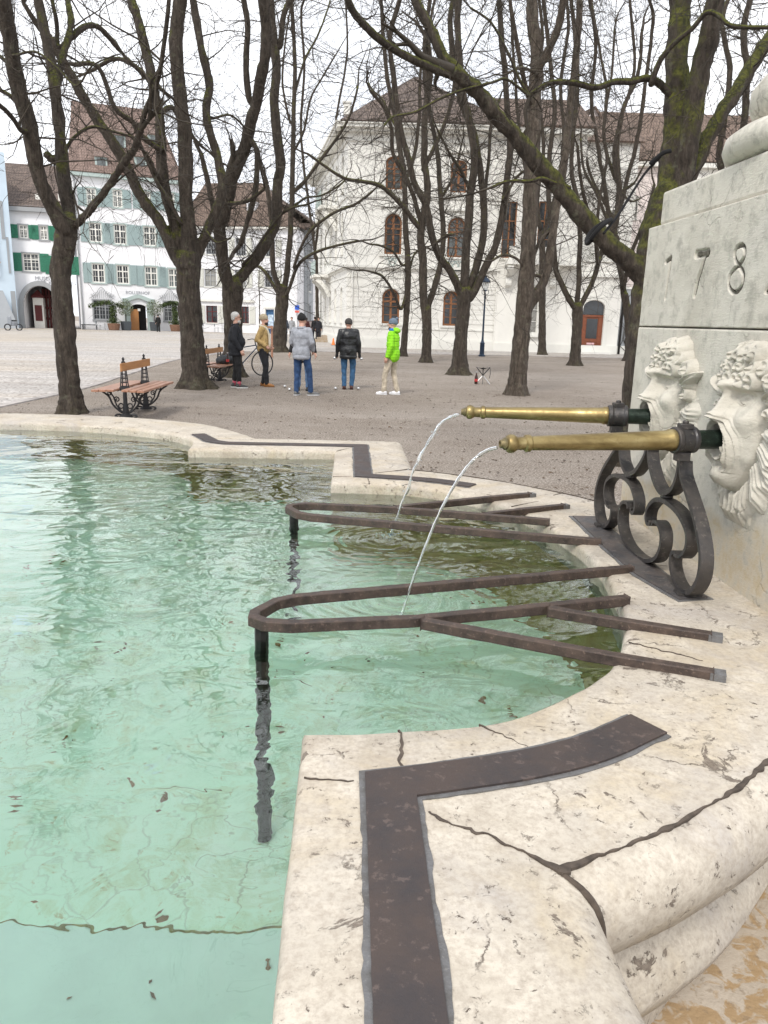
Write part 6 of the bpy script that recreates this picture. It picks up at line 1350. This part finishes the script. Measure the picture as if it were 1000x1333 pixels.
# ================================================================ PEOPLE
def person(lab, loc, yaw, h=1.75, pose=None, jacket=(.03, .03, .03), trousers=(.03, .03, .03), shoes=(.03, .03, .03), sole=None, hat=None, hair=None, beard=None, puffer=False, belly=0.0, jlen=.86, width=1.0, socks=None, extra=None, voxel=.011, glasses=False, gloves=False, jrough=.9, bag=None):
    s = h/1.75; J = dict(hl=(-.09, 0, .92), hr=(.09, 0, .92), kl=(-.11, .02, .49), kr=(.11, .02, .49), al=(-.12, -.02, .09), ar=(.12, -.02, .09), fl=(0, 1), fr=(0, 1),
             w=(0, 0, 1.05), c=(0, 0, 1.28), n=(0, .0, 1.46), hd=(0, .02, 1.63), sl=(-.158*width, 0, 1.405), sr=(.158*width, 0, 1.405), el=(-.23*width, -.03, 1.13), er=(.23*width, -.03, 1.13), wl=(-.25*width, .05, .89), wr=(.25*width, .05, .89), look=0.0, curl=.5)
    J.update(pose or {}); V = {k: (Vector(v) if hasattr(v, '__len__') and len(v) == 3 else v) for k, v in J.items()}
    o = thing('person', lab, 'person', loc, yaw); o.scale = (s, s, s)
    B = []
    c_ = lambda a, b, r0_, r1_: B.append(('c', a, b, r0_, r1_))
    for q in 'lr':
        c_(V['h'+q], V['k'+q], .082, .052); c_(V['k'+q], V['a'+q], .050, .033); c_(V['s'+q], V['e'+q], .045, .036); c_(V['e'+q], V['w'+q], .036, .024)
        fd = Vector((*V['f'+q], 0)).normalized(); c_(V['a'+q]-Vector((0, 0, .04)), V['a'+q]+fd*.15-Vector((0, 0, .06)), .035, .025)
    c_(V['hl'], V['hr'], .10, .10); c_((V['hl']+V['hr'])/2, V['w'], .115, .11); c_(V['w'], V['c'], .115, .13); c_(V['sl'], V['sr'], .055, .055); c_(V['n']-Vector((0, 0, .05)), V['hd']-Vector((0, 0, .04)), .062, .058)
    RH = Matrix.Rotation(V['look'], 3, 'Z'); hd = V['hd']; H_ = lambda x, y, z: hd+RH @ Vector((x, y, z))
    B += [('s', H_(0, -.01, .03), (.080, .098, .098), RH), ('s', H_(0, .025, -.045), (.056, .065, .062), RH), ('c', H_(0, .085, .02), H_(0, .112, -.018), .010, .015), ('s', H_(0, .082, -.052), (.024, .014, .010), RH), ('s', H_(0, .072, -.092), (.024, .020, .016), RH), ('s', H_(.076, -.005, .0), (.010, .018, .030), RH), ('s', H_(-.076, -.005, .0), (.010, .018, .030), RH), ('c', H_(-.035, .078, .032), H_(.035, .078, .032), .010, .010)]
    # hands: palm, four unequal fingers bent at the knuckle, thumb from the side
    for q, sg in (('l', -1), ('r', 1)):
        w_ = V['w'+q]; fd = (V['w'+q]-V['e'+q]).normalized(); sd_ = Vector((0, 1, 0)); sd_ = (sd_-fd*sd_.dot(fd)).normalized(); inn = fd.cross(sd_)*(1 if q == 'l' else -1)
        if inn.x*sg > 0: inn = -inn
        pm = w_+fd*.085
        B.append(('c', w_+fd*.02, pm, .026, .030)); B.append(('c', w_+fd*.05+sd_*.018, pm+sd_*.026, .017, .014)); B.append(('c', w_+fd*.05-sd_*.018, pm-sd_*.026, .016, .013))
        for k, (ofs, ln) in enumerate(((.033, .070), (.011, .080), (-.011, .074), (-.032, .058))):
            a = pm+sd_*ofs+fd*.008; cu = V['curl']; m1 = a+(fd*(1-cu*.35)+inn*cu*.55).normalized()*ln*.5; m2 = m1+(fd*(1-cu)+inn*cu*1.1).normalized()*ln*.5
            B.append(('c', a, m1, .0095, .0088)); B.append(('c', m1, m2, .0088, .0075))
        a = w_+fd*.035+sd_*.030; m1 = a+(fd*.5+sd_*.75+inn*.2).normalized()*.038; m2 = m1+(fd*.9+sd_*.1+inn*.5).normalized()*.032
        B.append(('c', a, m1, .012, .0105)); B.append(('c', m1, m2, .0105, .009))
    blob('body', B, M['skin'], o, voxel, 1)
    jm = m_cloth('jacket_cloth', jacket, bump=.4, rough=jrough); tm = m_cloth('trouser_cloth', trousers, .35)
    A = []; top = .118+.0
    A += [('s', V['c']+Vector((0, -.005, .02)), (.180*width, .145, .17)), ('s', (V['c']+V['w'])/2, (.182*width, .145+belly*.4, .20)), ('s', V['w']+Vector((0, belly*.5, .02)), (.175*width, .135+belly*.6, .17)), ('c', V['sl']+Vector((.02, 0, 0)), V['sr']-Vector((.02, 0, 0)), .075, .075), ('c', V['c']+Vector((0, 0, .13)), V['n']-Vector((0, 0, .01)), .085, .065)]
    hc = (V['hl']+V['hr'])/2; jl = Vector((hc.x, hc.y, jlen)); A += [('s', hc+Vector((0, -.005, .04)), (.188*width, .160+belly*.3, .17))]; A += [('c', Vector((x_, -.01, jlen+.14)), Vector((x_, -.01, jlen+.06)), .135, .135) for x_ in (-.062*width, .062*width)]
    for q in 'lr': A += [('c', V['s'+q], V['e'+q], .074, .062), ('c', V['e'+q], V['w'+q]-(V['w'+q]-V['e'+q]).normalized()*.01, .060, .046)]
    if puffer: dp = lambda p: .011*abs(math.sin(p.z*PI/.062))**.6+.004*noise.noise(p*14)
    else: dp = wr(11, .011)
    jk = blob('jacket', A, jm, o, .014, 2, dp)
    # collar
    mb = MB(); mb.tube([V['n']+Vector((.078*math.cos(k*PI/8), .072*math.sin(k*PI/8)-.005, .012+.01*math.sin(k*PI/8))) for k in range(17)], .026, 8, caps=False); mb.build('collar', jm, jk, local=True, smooth=True)
    if not puffer:
        cuff = MB(); cuff.lathe([(.165*width, jlen-.045), (.178*width, jlen-.04), (.188*width, jlen+.02), (.17*width, jlen+.04)], (hc.x, hc.y*.5, 0), 24); 
        cuff.v = [(x, hc.y*.5+(y-hc.y*.5)*.84, z) for x, y, z in cuff.v]; cuff.build('hem', jm, jk, local=True, smooth=True)
    T = [('c', V['hl'], V['hr'], .100, .100), ('s', hc+Vector((0, -.02, -.03)), (.15, .118, .10))]
    ash = .03 if socks is None else .12
    for q in 'lr':
        a_ = V['a'+q]+(V['k'+q]-V['a'+q]).normalized()*(ash-.02); T += [('c', V['h'+q], V['k'+q], .098, .070), ('c', V['k'+q], a_, .068, .058)]
    blob('trousers', T, tm, o, .014, 2, wr(13, .012))
    if socks:
        for q in 'lr': mb = MB(); mb.tube([V['a'+q]-Vector((0, 0, .03)), V['a'+q]+(V['k'+q]-V['a'+q]).normalized()*.12], .044, 10); mb.build('sock', simple('sock_cloth', socks, .9), o, local=True, smooth=True)
    sm_ = simple('shoe_leather', shoes, .6, var=.3)
    for q in 'lr':
        fd = Vector((*V['f'+q], 0)).normalized(); a_ = V['a'+q]; g_ = Vector((a_.x, a_.y, max(0, a_.z-.09)))
        sh = blob('shoe', [('c', g_-fd*.035+Vector((0, 0, .055)), g_+fd*.10+Vector((0, 0, .045)), .042, .040), ('c', g_+fd*.09+Vector((0, 0, .035)), g_+fd*.165+Vector((0, 0, .032)), .040, .032), ('c', g_-fd*.02+Vector((0, 0, .06)), a_+Vector((0, 0, .01)), .045, .045)], sm_, o, .012, 1)
        mb = MB(); P = [g_+fd*x_+Vector((-fd.y, fd.x, 0))*y_ for x_, y_ in ((-.085, 0), (-.07, .035), (0, .042), (.10, .050), (.17, .038), (.205, 0), (.17, -.038), (.10, -.050), (0, -.042), (-.07, -.035))]
        mb.add([p_+Vector((0, 0, z)) for z in (.002, .026) for p_ in P], [tuple(range(10))[::-1], tuple(range(10, 20))]+[(i, (i+1) % 10, (i+1) % 10+10, i+10) for i in range(10)]); mb.build('sole', simple('sole_rubber', sole or [x*.6 for x in shoes], .8), sh, local=True)
    if hat:
        hm = m_cloth('hat_knit', hat[0], .3, 60, .6); hb = blob('hat', [('s', H_(0, -.015, .055), (.096, .112, .096), RH)]+([('s', H_(0, -.015, .03), (.099, .115, .035), RH)] if hat[1] != 'cap' else [('s', H_(0, .06, .045), (.06, .075, .016), RH)])+([('s', H_(0, -.03, .10), (.055, .06, .07), RH)] if hat[1] == 'tall' else []), hm, o, .011, 2, wr(22, .006))
        if hat[1] == 'pom': mb = MB(); mb.ball(H_(0, -.10, .135), .036, 8); mb.build('pompom', hm, hb, local=True, smooth=True)
    if hair:
        blob('hair', [('s', H_(0, -.022, .045), (.090, .102, .092), RH), ('s', H_(0, -.06, -.01), (.076, .055, .065), RH)], m_cloth('hair_strands', hair, .3, 70, .8), o, .010, 1, wr(45, .006))
    if beard: blob('beard', [('s', H_(0, .048, -.085), (.052, .048, .045), RH), ('s', H_(0, .085, -.10), (.03, .02, beard[3] if len(beard) > 3 else .03), RH)], m_cloth('beard_hair', beard[:3], .3, 80, .8), o, .009, 1, wr(50, .004))
    mb = MB()
    for sg in (-1, 1): mb.ball(H_(sg*.031, .083, .014), (.011, .007, .008), 6)
    mb.build('eyes', M['black'], o, local=True)
    if glasses:
        mb = MB()
        for sg in (-1, 1): mb.tube([H_(sg*.034+.022*math.cos(k*PI/6), .100, .012+.018*math.sin(k*PI/6)) for k in range(13)], .003, 4, caps=False); mb.tube([H_(sg*.056, .098, .015), H_(sg*.078, .0, .02)], .003, 4)
        mb.build('glasses', M['black'], o, local=True)
    if gloves:
        for q in 'lr': 
            fd = (V['w'+q]-V['e'+q]).normalized(); blob('glove', [('c', V['w'+q]-fd*.02, V['w'+q]+fd*.10, .034, .040), ('c', V['w'+q]+fd*.05+Vector((0, .03, 0)), V['w'+q]+fd*.11+Vector((0, .045, 0)), .016, .014)]+[('c', V['w'+q]+fd*.10+Vector((0, .030-.02*k, 0)), V['w'+q]+fd*(.155-.008*abs(k-1.2))+Vector((0, .026-.02*k, 0)), .012, .011) for k in range(4)], M['black'], o, .010, 1)
    if extra: extra(o, V, H_)
    return o
E_, W_ = -PI/2, PI/2   # facing picture right / left
def scarf(col):
    def f(o, V, H_):
        blob('scarf', [('s', V['n']+Vector((.06*math.cos(k), .06*math.sin(k), .045)), (.05, .05, .04)) for k in np.linspace(0, 6.28, 9)], m_cloth('scarf_wool', col, .2, 40), o, .012, 1)
    return f
def hood(col):
    def f(o, V, H_):
        blob('hood', [('s', V['n']+Vector((0, -.10, .03)), (.115, .07, .06)), ('s', V['n']+Vector((0, -.06, .06)), (.10, .07, .045))], m_cloth('hood_cloth', col, .15), o, .012, 2, wr(14, .008)); scarf((.02, .16, .50))(o, V, H_)
    return f
def fleece(o, V, H_):
    mb = MB(); P = crom([V['n']+Vector((-.09, -.02, .02)), V['n']+Vector((0, -.095, .05)), V['n']+Vector((.09, -.02, .02)), V['n']+Vector((.06, .09, -.03)), V['n']+Vector((.035, .15, -.20)), V['n']+Vector((.03, .16, -.50))], 5); mb.tube(P, .026, 8); mb.build('fleece_lining', simple('cream_fleece', (.62, .57, .46), .95), o, local=True, smooth=True)
person('grey haired bearded man in black jacket and trousers with pink socks, seen in profile', (-3.58, 18.4, 0), E_+.25, 1.74, dict(el=(-.245, -.06, 1.14), wl=(-.27, .04, .90), er=(.25, -.05, 1.14), wr=(.25, .09, .90), al=(-.09, -.05, .09), ar=(.09, .06, .09), kl=(-.10, 0, .49), kr=(.10, .05, .49)),
       jacket=(.012, .013, .017), trousers=(.010, .010, .011), shoes=(.04, .04, .04), sole=(.6, .6, .58), hair=(.55, .54, .52), beard=(.55, .52, .48, .055), belly=.09, width=1.12, socks=(.48, .09, .13), glasses=True, jlen=.80)
person('man in tan jacket with cream fleece collar and beige knit beanie, hands in pockets', (-3.02, 19.0, 0), E_-.15, 1.70, dict(el=(-.24, -.10, 1.15), wl=(-.17, .10, 1.00), er=(.24, -.10, 1.15), wr=(.17, .10, 1.00), al=(-.10, -.06, .09), ar=(.10, .10, .09), kr=(.11, .08, .49), look=-.1),
       jacket=(.42, .29, .12), trousers=(.014, .014, .017), shoes=(.30, .13, .035), hat=((.42, .35, .24), 'beanie'), beard=(.03, .02, .015), jlen=.92, extra=fleece)
person('man in light grey fleece jacket and blue jeans with black pointed beanie, back turned', (-1.88, 16.95, 0), -.35, 1.73, dict(el=(-.245, .02, 1.15), wl=(-.20, .18, 1.02), er=(.255, .0, 1.16), wr=(.20, .16, .98), al=(-.12, -.02, .09), ar=(.17, .12, .09), kr=(.15, .10, .49), kl=(-.11, .02, .49), hd=(-.01, .05, 1.62), fr=(.8, .6), fl=(-.1, 1)),
       jacket=(.30, .315, .35), trousers=(.022, .055, .135), shoes=(.13, .13, .13), sole=(.5, .5, .5), hat=((.012, .012, .012), 'tall'), width=1.08, jlen=.84)
person('person in black coat and pale jeans mostly hidden behind the grey fleece jacket', (-1.98, 18.2, 0), PI, 1.68, dict(el=(-.245, .0, 1.13), wl=(-.30, .08, .92), er=(.245, .0, 1.13), wr=(.30, .08, .92)), jacket=(.010, .010, .012), trousers=(.10, .18, .32), shoes=(.02, .02, .02), hair=(.05, .035, .025), jlen=.72)
lm = person('man in black leather jacket, dark cap and blue jeans, seen from behind', (-.96, 18.8, 0), .05, 1.70, dict(hd=(0, .07, 1.58), n=(0, .03, 1.45), el=(-.255, -.03, 1.13), wl=(-.275, .05, .90), er=(.255, -.03, 1.13), wr=(.275, .05, .90), kl=(-.10, .05, .49), kr=(.12, .05, .49), al=(-.09, 0, .09), ar=(.09, 0, .09)),
       jacket=(.014, .015, .017), jrough=.35, trousers=(.035, .10, .20), shoes=(.07, .025, .018), hat=((.05, .045, .042), 'beanie'), gloves=True, width=1.18, jlen=.80)
for dx, nm in ((-.32, 'left'), (.32, 'right')): boule((-.96+dx, 18.72, .74), 'steel boule held in the %s glove of the leather jacket man' % nm, .036)
person('man in bright lime green puffer jacket, beige trousers and grey bobble hat', (.10, 17.7, 0), W_-.35, 1.68, dict(el=(-.245, -.04, 1.14), wl=(-.26, .04, .90), er=(.24, .0, 1.14), wr=(.26, .10, .92), al=(-.10, .16, .09), ar=(.10, -.10, .09), kl=(-.11, .14, .49), kr=(.11, .0, .50), look=.15),
       jacket=(.24, .62, .015), trousers=(.46, .40, .31), shoes=(.72, .72, .74), sole=(.6, .6, .6), hat=((.13, .17, .22), 'pom'), beard=(.10, .07, .05), puffer=True, extra=hood((.24, .62, .015)), jlen=.84)
person('small distant person in long black clothes standing by the restaurant door', (-22.1, 75.6, 0), .6, 1.62, jacket=(.01, .01, .01), trousers=(.01, .01, .01), hair=(.02, .02, .02), voxel=.02, jlen=.60)
for i, (px, Y, col, lab) in enumerate(((371, 56, (.05, .06, .08), 'distant passer-by in dark coat left of the black pointed beanie'), (380, 60, (.30, .31, .33), 'distant passer-by in grey coat just behind the black pointed beanie'), (399, 57, (.07, .02, .02), 'distant passer-by in dark red coat right of the grey fleece shoulder'), (410, 62, (.012, .012, .014), 'distant passer-by in black, left one of the pair at the lane mouth'), (415, 61, (.015, .015, .02), 'distant passer-by in black, right one of the pair at the lane mouth'))):
    q = PY(px, 440, Y); person(lab, (q.x, Y, 0), (0, PI, .5, 0, 2.8)[i], (1.75, 1.7, 1.68, 1.78, 1.72)[i], jacket=col, trousers=(.02, .02, .03), hair=(.03, .02, .015), voxel=.02, jlen=.7)
# parked car tail at the lane mouth (red lights)
q = PY(403, 436, 72)
cr_ = thing('parked_car', 'distant dark car with red tail lights at the lane mouth', 'car', (q.x, 73, 0)); mb = MB()
for z0, z1, hw_, tp in ((.25, .85, .85, .97), (.85, 1.42, .78, .80)): mb.box((q.x, 73, (z0+z1)/2), (hw_, 1.9 if z0 < .5 else 1.1, (z1-z0)/2), taper=tp)
mb.build('body', simple('dark_car_paint', (.05, .02, .02), .3), cr_, bevel=.08)
for sx in (-.68, .68):
    mb = MB(); mb.box((q.x+sx, 71.08, .72), (.14, .03, .09)); t = NT('tail_light'); mt = t.done((.7, .03, .02), .3); mb.build('tail_light', mt, cr_)
    for yy in (-1.2, 1.2): mb = MB(); mb.lathe([(.31, -.1), (.33, -.08), (.33, .08), (.31, .1)], (q.x+sx*1.1, 73+yy, .33), 16, Matrix.Rotation(PI/2, 3, 'Y')); mb.build('wheel', M['black'], cr_)
# market tent at lane end
q = PY(411, 440, 92); tn = thing('market_tent', 'pale green pointed market tent at the far end of the lane', 'tent', (q.x, 92, 0)); zt_ = PY(413, 409, 92).z
mb = MB(); cc = Vector((q.x+.2, 92, zt_)); sq = [Vector((q.x+a*2.4, 92+b*2.4, zt_-1.3)) for a, b in ((-1, -1), (1, -1), (1, 1), (-1, 1))]
mb.add(sq+[cc]+[s_-Vector((0, 0, .35)) for s_ in sq], [(0, 1, 4), (1, 2, 4), (2, 3, 4), (3, 0, 4), (0, 1, 6, 5), (1, 2, 7, 6), (2, 3, 8, 7), (3, 0, 5, 8)]); mb.build('canopy', simple('tent_cloth', (.50, .53, .47), .8), tn)
for s_ in sq: mb = MB(); mb.tube([(s_.x, s_.y, 0), (s_.x, s_.y, s_.z)], .04, 5); mb.build('leg', M['metal'], tn)
# wooden stake frame
q = PY(350, 462, 33); sf = thing('tree_stakes', 'pale wooden stake frame standing behind the man in the tan jacket', 'stakes', (q.x, 33, 0)); zt_ = PY(350, 424, 33).z
for x in (-.16, .12): mb = MB(); mb.tube([(q.x+x, 33+x, 0), (q.x+x, 33+x, zt_)], .045, 8); mb.build('stake', M['benchwood'], sf)
mb = MB(); mb.box((q.x-.03, 33, zt_-.06), (.22, .03, .05)); mb.build('crossbar', M['benchwood'], sf)
# ================================================================ RESTAURANT FRONT
def leafcloud(mb, c, r, n, sz, rg):
    for k in range(n):
        d = Vector((rg.gauss(0, 1), rg.gauss(0, 1), rg.gauss(0, 1))).normalized()*rg.random()**.4; p = Vector((c[0]+d.x*r[0], c[1]+d.y*r[1], c[2]+d.z*r[2]))
        R_ = Matrix.Rotation(rg.uniform(0, 6.3), 3, 'Z') @ Matrix.Rotation(rg.uniform(-1.3, 1.3), 3, 'X'); mb.add([p+R_ @ Vector(q) for q in ((-sz*.4, 0, 0), (0, -sz, 0), (sz*.4, 0, 0), (0, sz, sz*.2))], [(0, 1, 2, 3)])
rg = random.Random(5)
fr = Fac((-30.6, 77.7), (-19.6, 82.2))
for px, lab in ((163, 'round olive tree in dark pot left of the restaurant door'), (200, 'round olive tree in dark pot right of the restaurant door')):
    a, _ = fr.fp(px, 420); p = fr.pt(a, 0, 1.3); o = thing('olive_tree', lab, 'potted tree', tuple(p), 0, 'potted olive trees'); mb = MB(); mb.lathe([(.42, 0), (.48, .05), (.55, .85), (.5, .88)], p, 4); mb.build('pot', M['darkpot'], o); mb = MB(); mb.tube([p+Vector((0, 0, .8)), p+Vector((.03, 0, 1.7))], .05, 6); mb.build('trunk', M['bark'], o)
    mb = MB(); leafcloud(mb, p+Vector((0, 0, 2.2)), (.85, .8, .85), 900, .09, rg); mb.build('crown', M['olive'], o)
for px, x0, x1, lab in ((147, 117, 158, 'green garland arch growing from a brown pot before the left restaurant window'), (226, 208, 236, 'green garland arch growing from a brown pot partly behind the broad tree')):
    a, _ = fr.fp(px, 420); p = fr.pt(a, 0, 1.6); o = thing('garland_plant', lab, 'potted plant', tuple(p), 0, 'garland plants'); mb = MB(); mb.lathe([(.45, 0), (.5, .05), (.62, .62), (.55, .66)], p, 12); mb.build('pot', M['terracotta'], o); mb = MB()
    zt_ = fr.fp(px, 396)[1]-.1
    for k in range(12): leafcloud(mb, p+Vector((0, 0, .7+k*(zt_-.7)/12)), (.38, .3, .2), 110, .09, rg)
    leafcloud(mb, p+Vector((0, 0, .85)), (.75, .5, .35), 260, .09, rg)
    s0, s1 = fr.fp(x0, 396)[0], fr.fp(x1, 396)[0]
    for k in range(12): q = fr.pt(s0+(s1-s0)*k/11, zt_-.15+.35*math.sin(k/11*PI), 1.6); leafcloud(mb, q, (.3, .25, .24), 90, .09, rg)
    mb.build('leaves', M['leafgreen'], o)
wgf = Fac((-19.7, 82.0), (-8.4, 80.0))
def table_set(F_, px, lab):
    a, _ = F_.fp(px, 425); p = F_.pt(a, 0, 1.4); o = thing('bistro_table', lab+' table', 'table', tuple(p)); mb = MB(); mb.lathe([(.38, .72), (.38, .75)], p, 12); mb.build('tabletop', M['metal'], o); mb = MB(); mb.tube([p+Vector((0, 0, .02)), p+Vector((0, 0, .72))], .03, 6); mb.box(p+Vector((0, 0, .015)), (.22, .22, .012)); mb.build('leg', M['metal'], o)
    for sg in (-1, 1):
        c = p+F_.x*sg*.62; o2 = thing('bistro_chair', lab+(' chair on its left side' if sg < 0 else ' chair on its right side'), 'chair', tuple(c), 0, 'bistro chairs'); mb = MB(); mb.box(c+Vector((0, 0, .45)), (.2, .2, .015)); mb.build('seat', M['greybase'], o2)
        mb = MB(); mb.box(c+F_.x*sg*.2+Vector((0, 0, .72)), (.02, .19, .14)); mb.build('backrest', M['greybase'], o2)
        for q in ((-.17, -.17), (.17, -.17), (.17, .17), (-.17, .17)): mb = MB(); mb.tube([c+Vector((q[0], q[1], 0)), c+Vector((q[0], q[1], .45))], .015, 4); mb.build('leg', M['greybase'], o2)
table_set(wgf, 262, 'small metal bistro, left set before the white wing:'); table_set(wgf, 296, 'small metal bistro, right set before the white wing:'); table_set(fr, 136, 'small metal bistro, by the garland arch at the left window:')
a0_, a1_ = fr.fp(106, 424)[0], fr.fp(127, 424)[0]; o = thing('wall_bench', 'plain dark bench against the restaurant front beside the drainpipe', 'bench', tuple(fr.pt(a0_, 0, .5))); mb = MB(); fr.box(mb, a0_, a1_, .42, .5, .3, .75); mb.build('seat', M['black'], o)
for a in (a0_+.1, a1_-.1): mb = MB(); fr.box(mb, a-.04, a+.04, 0, .42, .32, .72); mb.build('leg', M['black'], o)
q = PZ(434, 449.5, 0); o = thing('traffic_cone', 'small orange cone near the palace door steps', 'cone', (q.x, q.y, 0)); mb = MB(); mb.lathe([(.12, .03), (.03, .45), (.02, .46)], (q.x, q.y, 0), 12); mb.build('cone_body', simple('orange_plastic', (.85, .22, .05), .5), o); mb = MB(); mb.box((q.x, q.y, .015), (.17, .17, .015)); mb.build('base_plate', M['black'], o)
q = PY(17.5, 425, 66); o = thing('scooter', 'small dark parked scooter by the grey sloping house base', 'scooter', (q.x, 66, 0)); mb = MB()
for yy in (-.5, .5): mb.tube([(q.x+yy*.5+.25*math.cos(k*PI/8), 66+yy, .27+.25*math.sin(k*PI/8)) for k in range(17)], .05, 5, caps=False)
mb.build('wheels', M['black'], o); mb = MB(); mb.box((q.x, 66, .55), (.22, .35, .16)); mb.box((q.x-.1, 65.6, .8), (.16, .06, .35)); mb.build('body', simple('grey_scooter', (.25, .27, .3), .4), o, bevel=.04); mb = MB(); mb.box((q.x, 66.15, .8), (.12, .3, .06)); mb.build('seat', M['black'], o, bevel=.02)

# ================================================================ LITTER
rg = random.Random(21); mb = MB()
for k in range(5200):
    y = 5.0+28*rg.random()**1.6; x = rg.uniform(-.55, .45)*y*1.1+rg.gauss(0, .5)
    if x < -6.6: continue
    if math.hypot((x+2.6)/4.6, (y-2.5)/4.3) < 1.0: continue
    a = rg.uniform(0, 6.3); s_ = rg.uniform(.012, .035); c = Vector((x, y, rg.uniform(.004, .010))); ux = Vector((math.cos(a), math.sin(a), rg.uniform(-.25, .25))); uy = Vector((-math.sin(a), math.cos(a), rg.uniform(-.2, .2)))
    mb.add([c-ux*s_, c-uy*s_*.5, c+ux*s_, c+uy*s_*.6+Vector((0, 0, .006))], [(0, 1, 2, 3)])
o = mb.build('leaf_litter', simple('dead_leaf_bits', (.085, .055, .032), .9, var=.6, scale=2)); o['kind'] = 'stuff'
mb = MB()
for k in range(260):
    a, b = rg.uniform(-3.5, .8), rg.uniform(-1.9, 2.2); p = L(a, b, FLR+.004+(.07 if b < -.985 else 0)); an = rg.uniform(0, 6.3); s_ = rg.uniform(.006, .018)
    ux = Vector((math.cos(an), math.sin(an), .05)); uy = Vector((-math.sin(an), math.cos(an), .1)); mb.add([p-ux*s_, p-uy*s_*.6, p+ux*s_, p+uy*s_*.6+Vector((0, 0, .004))], [(0, 1, 2, 3)])
for k in range(18):
    a, b = rg.uniform(-3.2, .6), rg.uniform(-1.9, 1.5); p = L(a, b, FLR+.006+(.07 if b < -.985 else 0)); an = rg.uniform(0, 6.3); P = [p]
    for j in range(4): an += rg.gauss(0, .4); p = p+Vector((math.cos(an), math.sin(an), 0))*.05; P.append(p)
    mb.tube(P, .0022, 3)
o = mb.build('pool_sediment', simple('sunken_leaf_bits', (.24, .18, .07), .9, var=.6, scale=2)); o['kind'] = 'stuff'
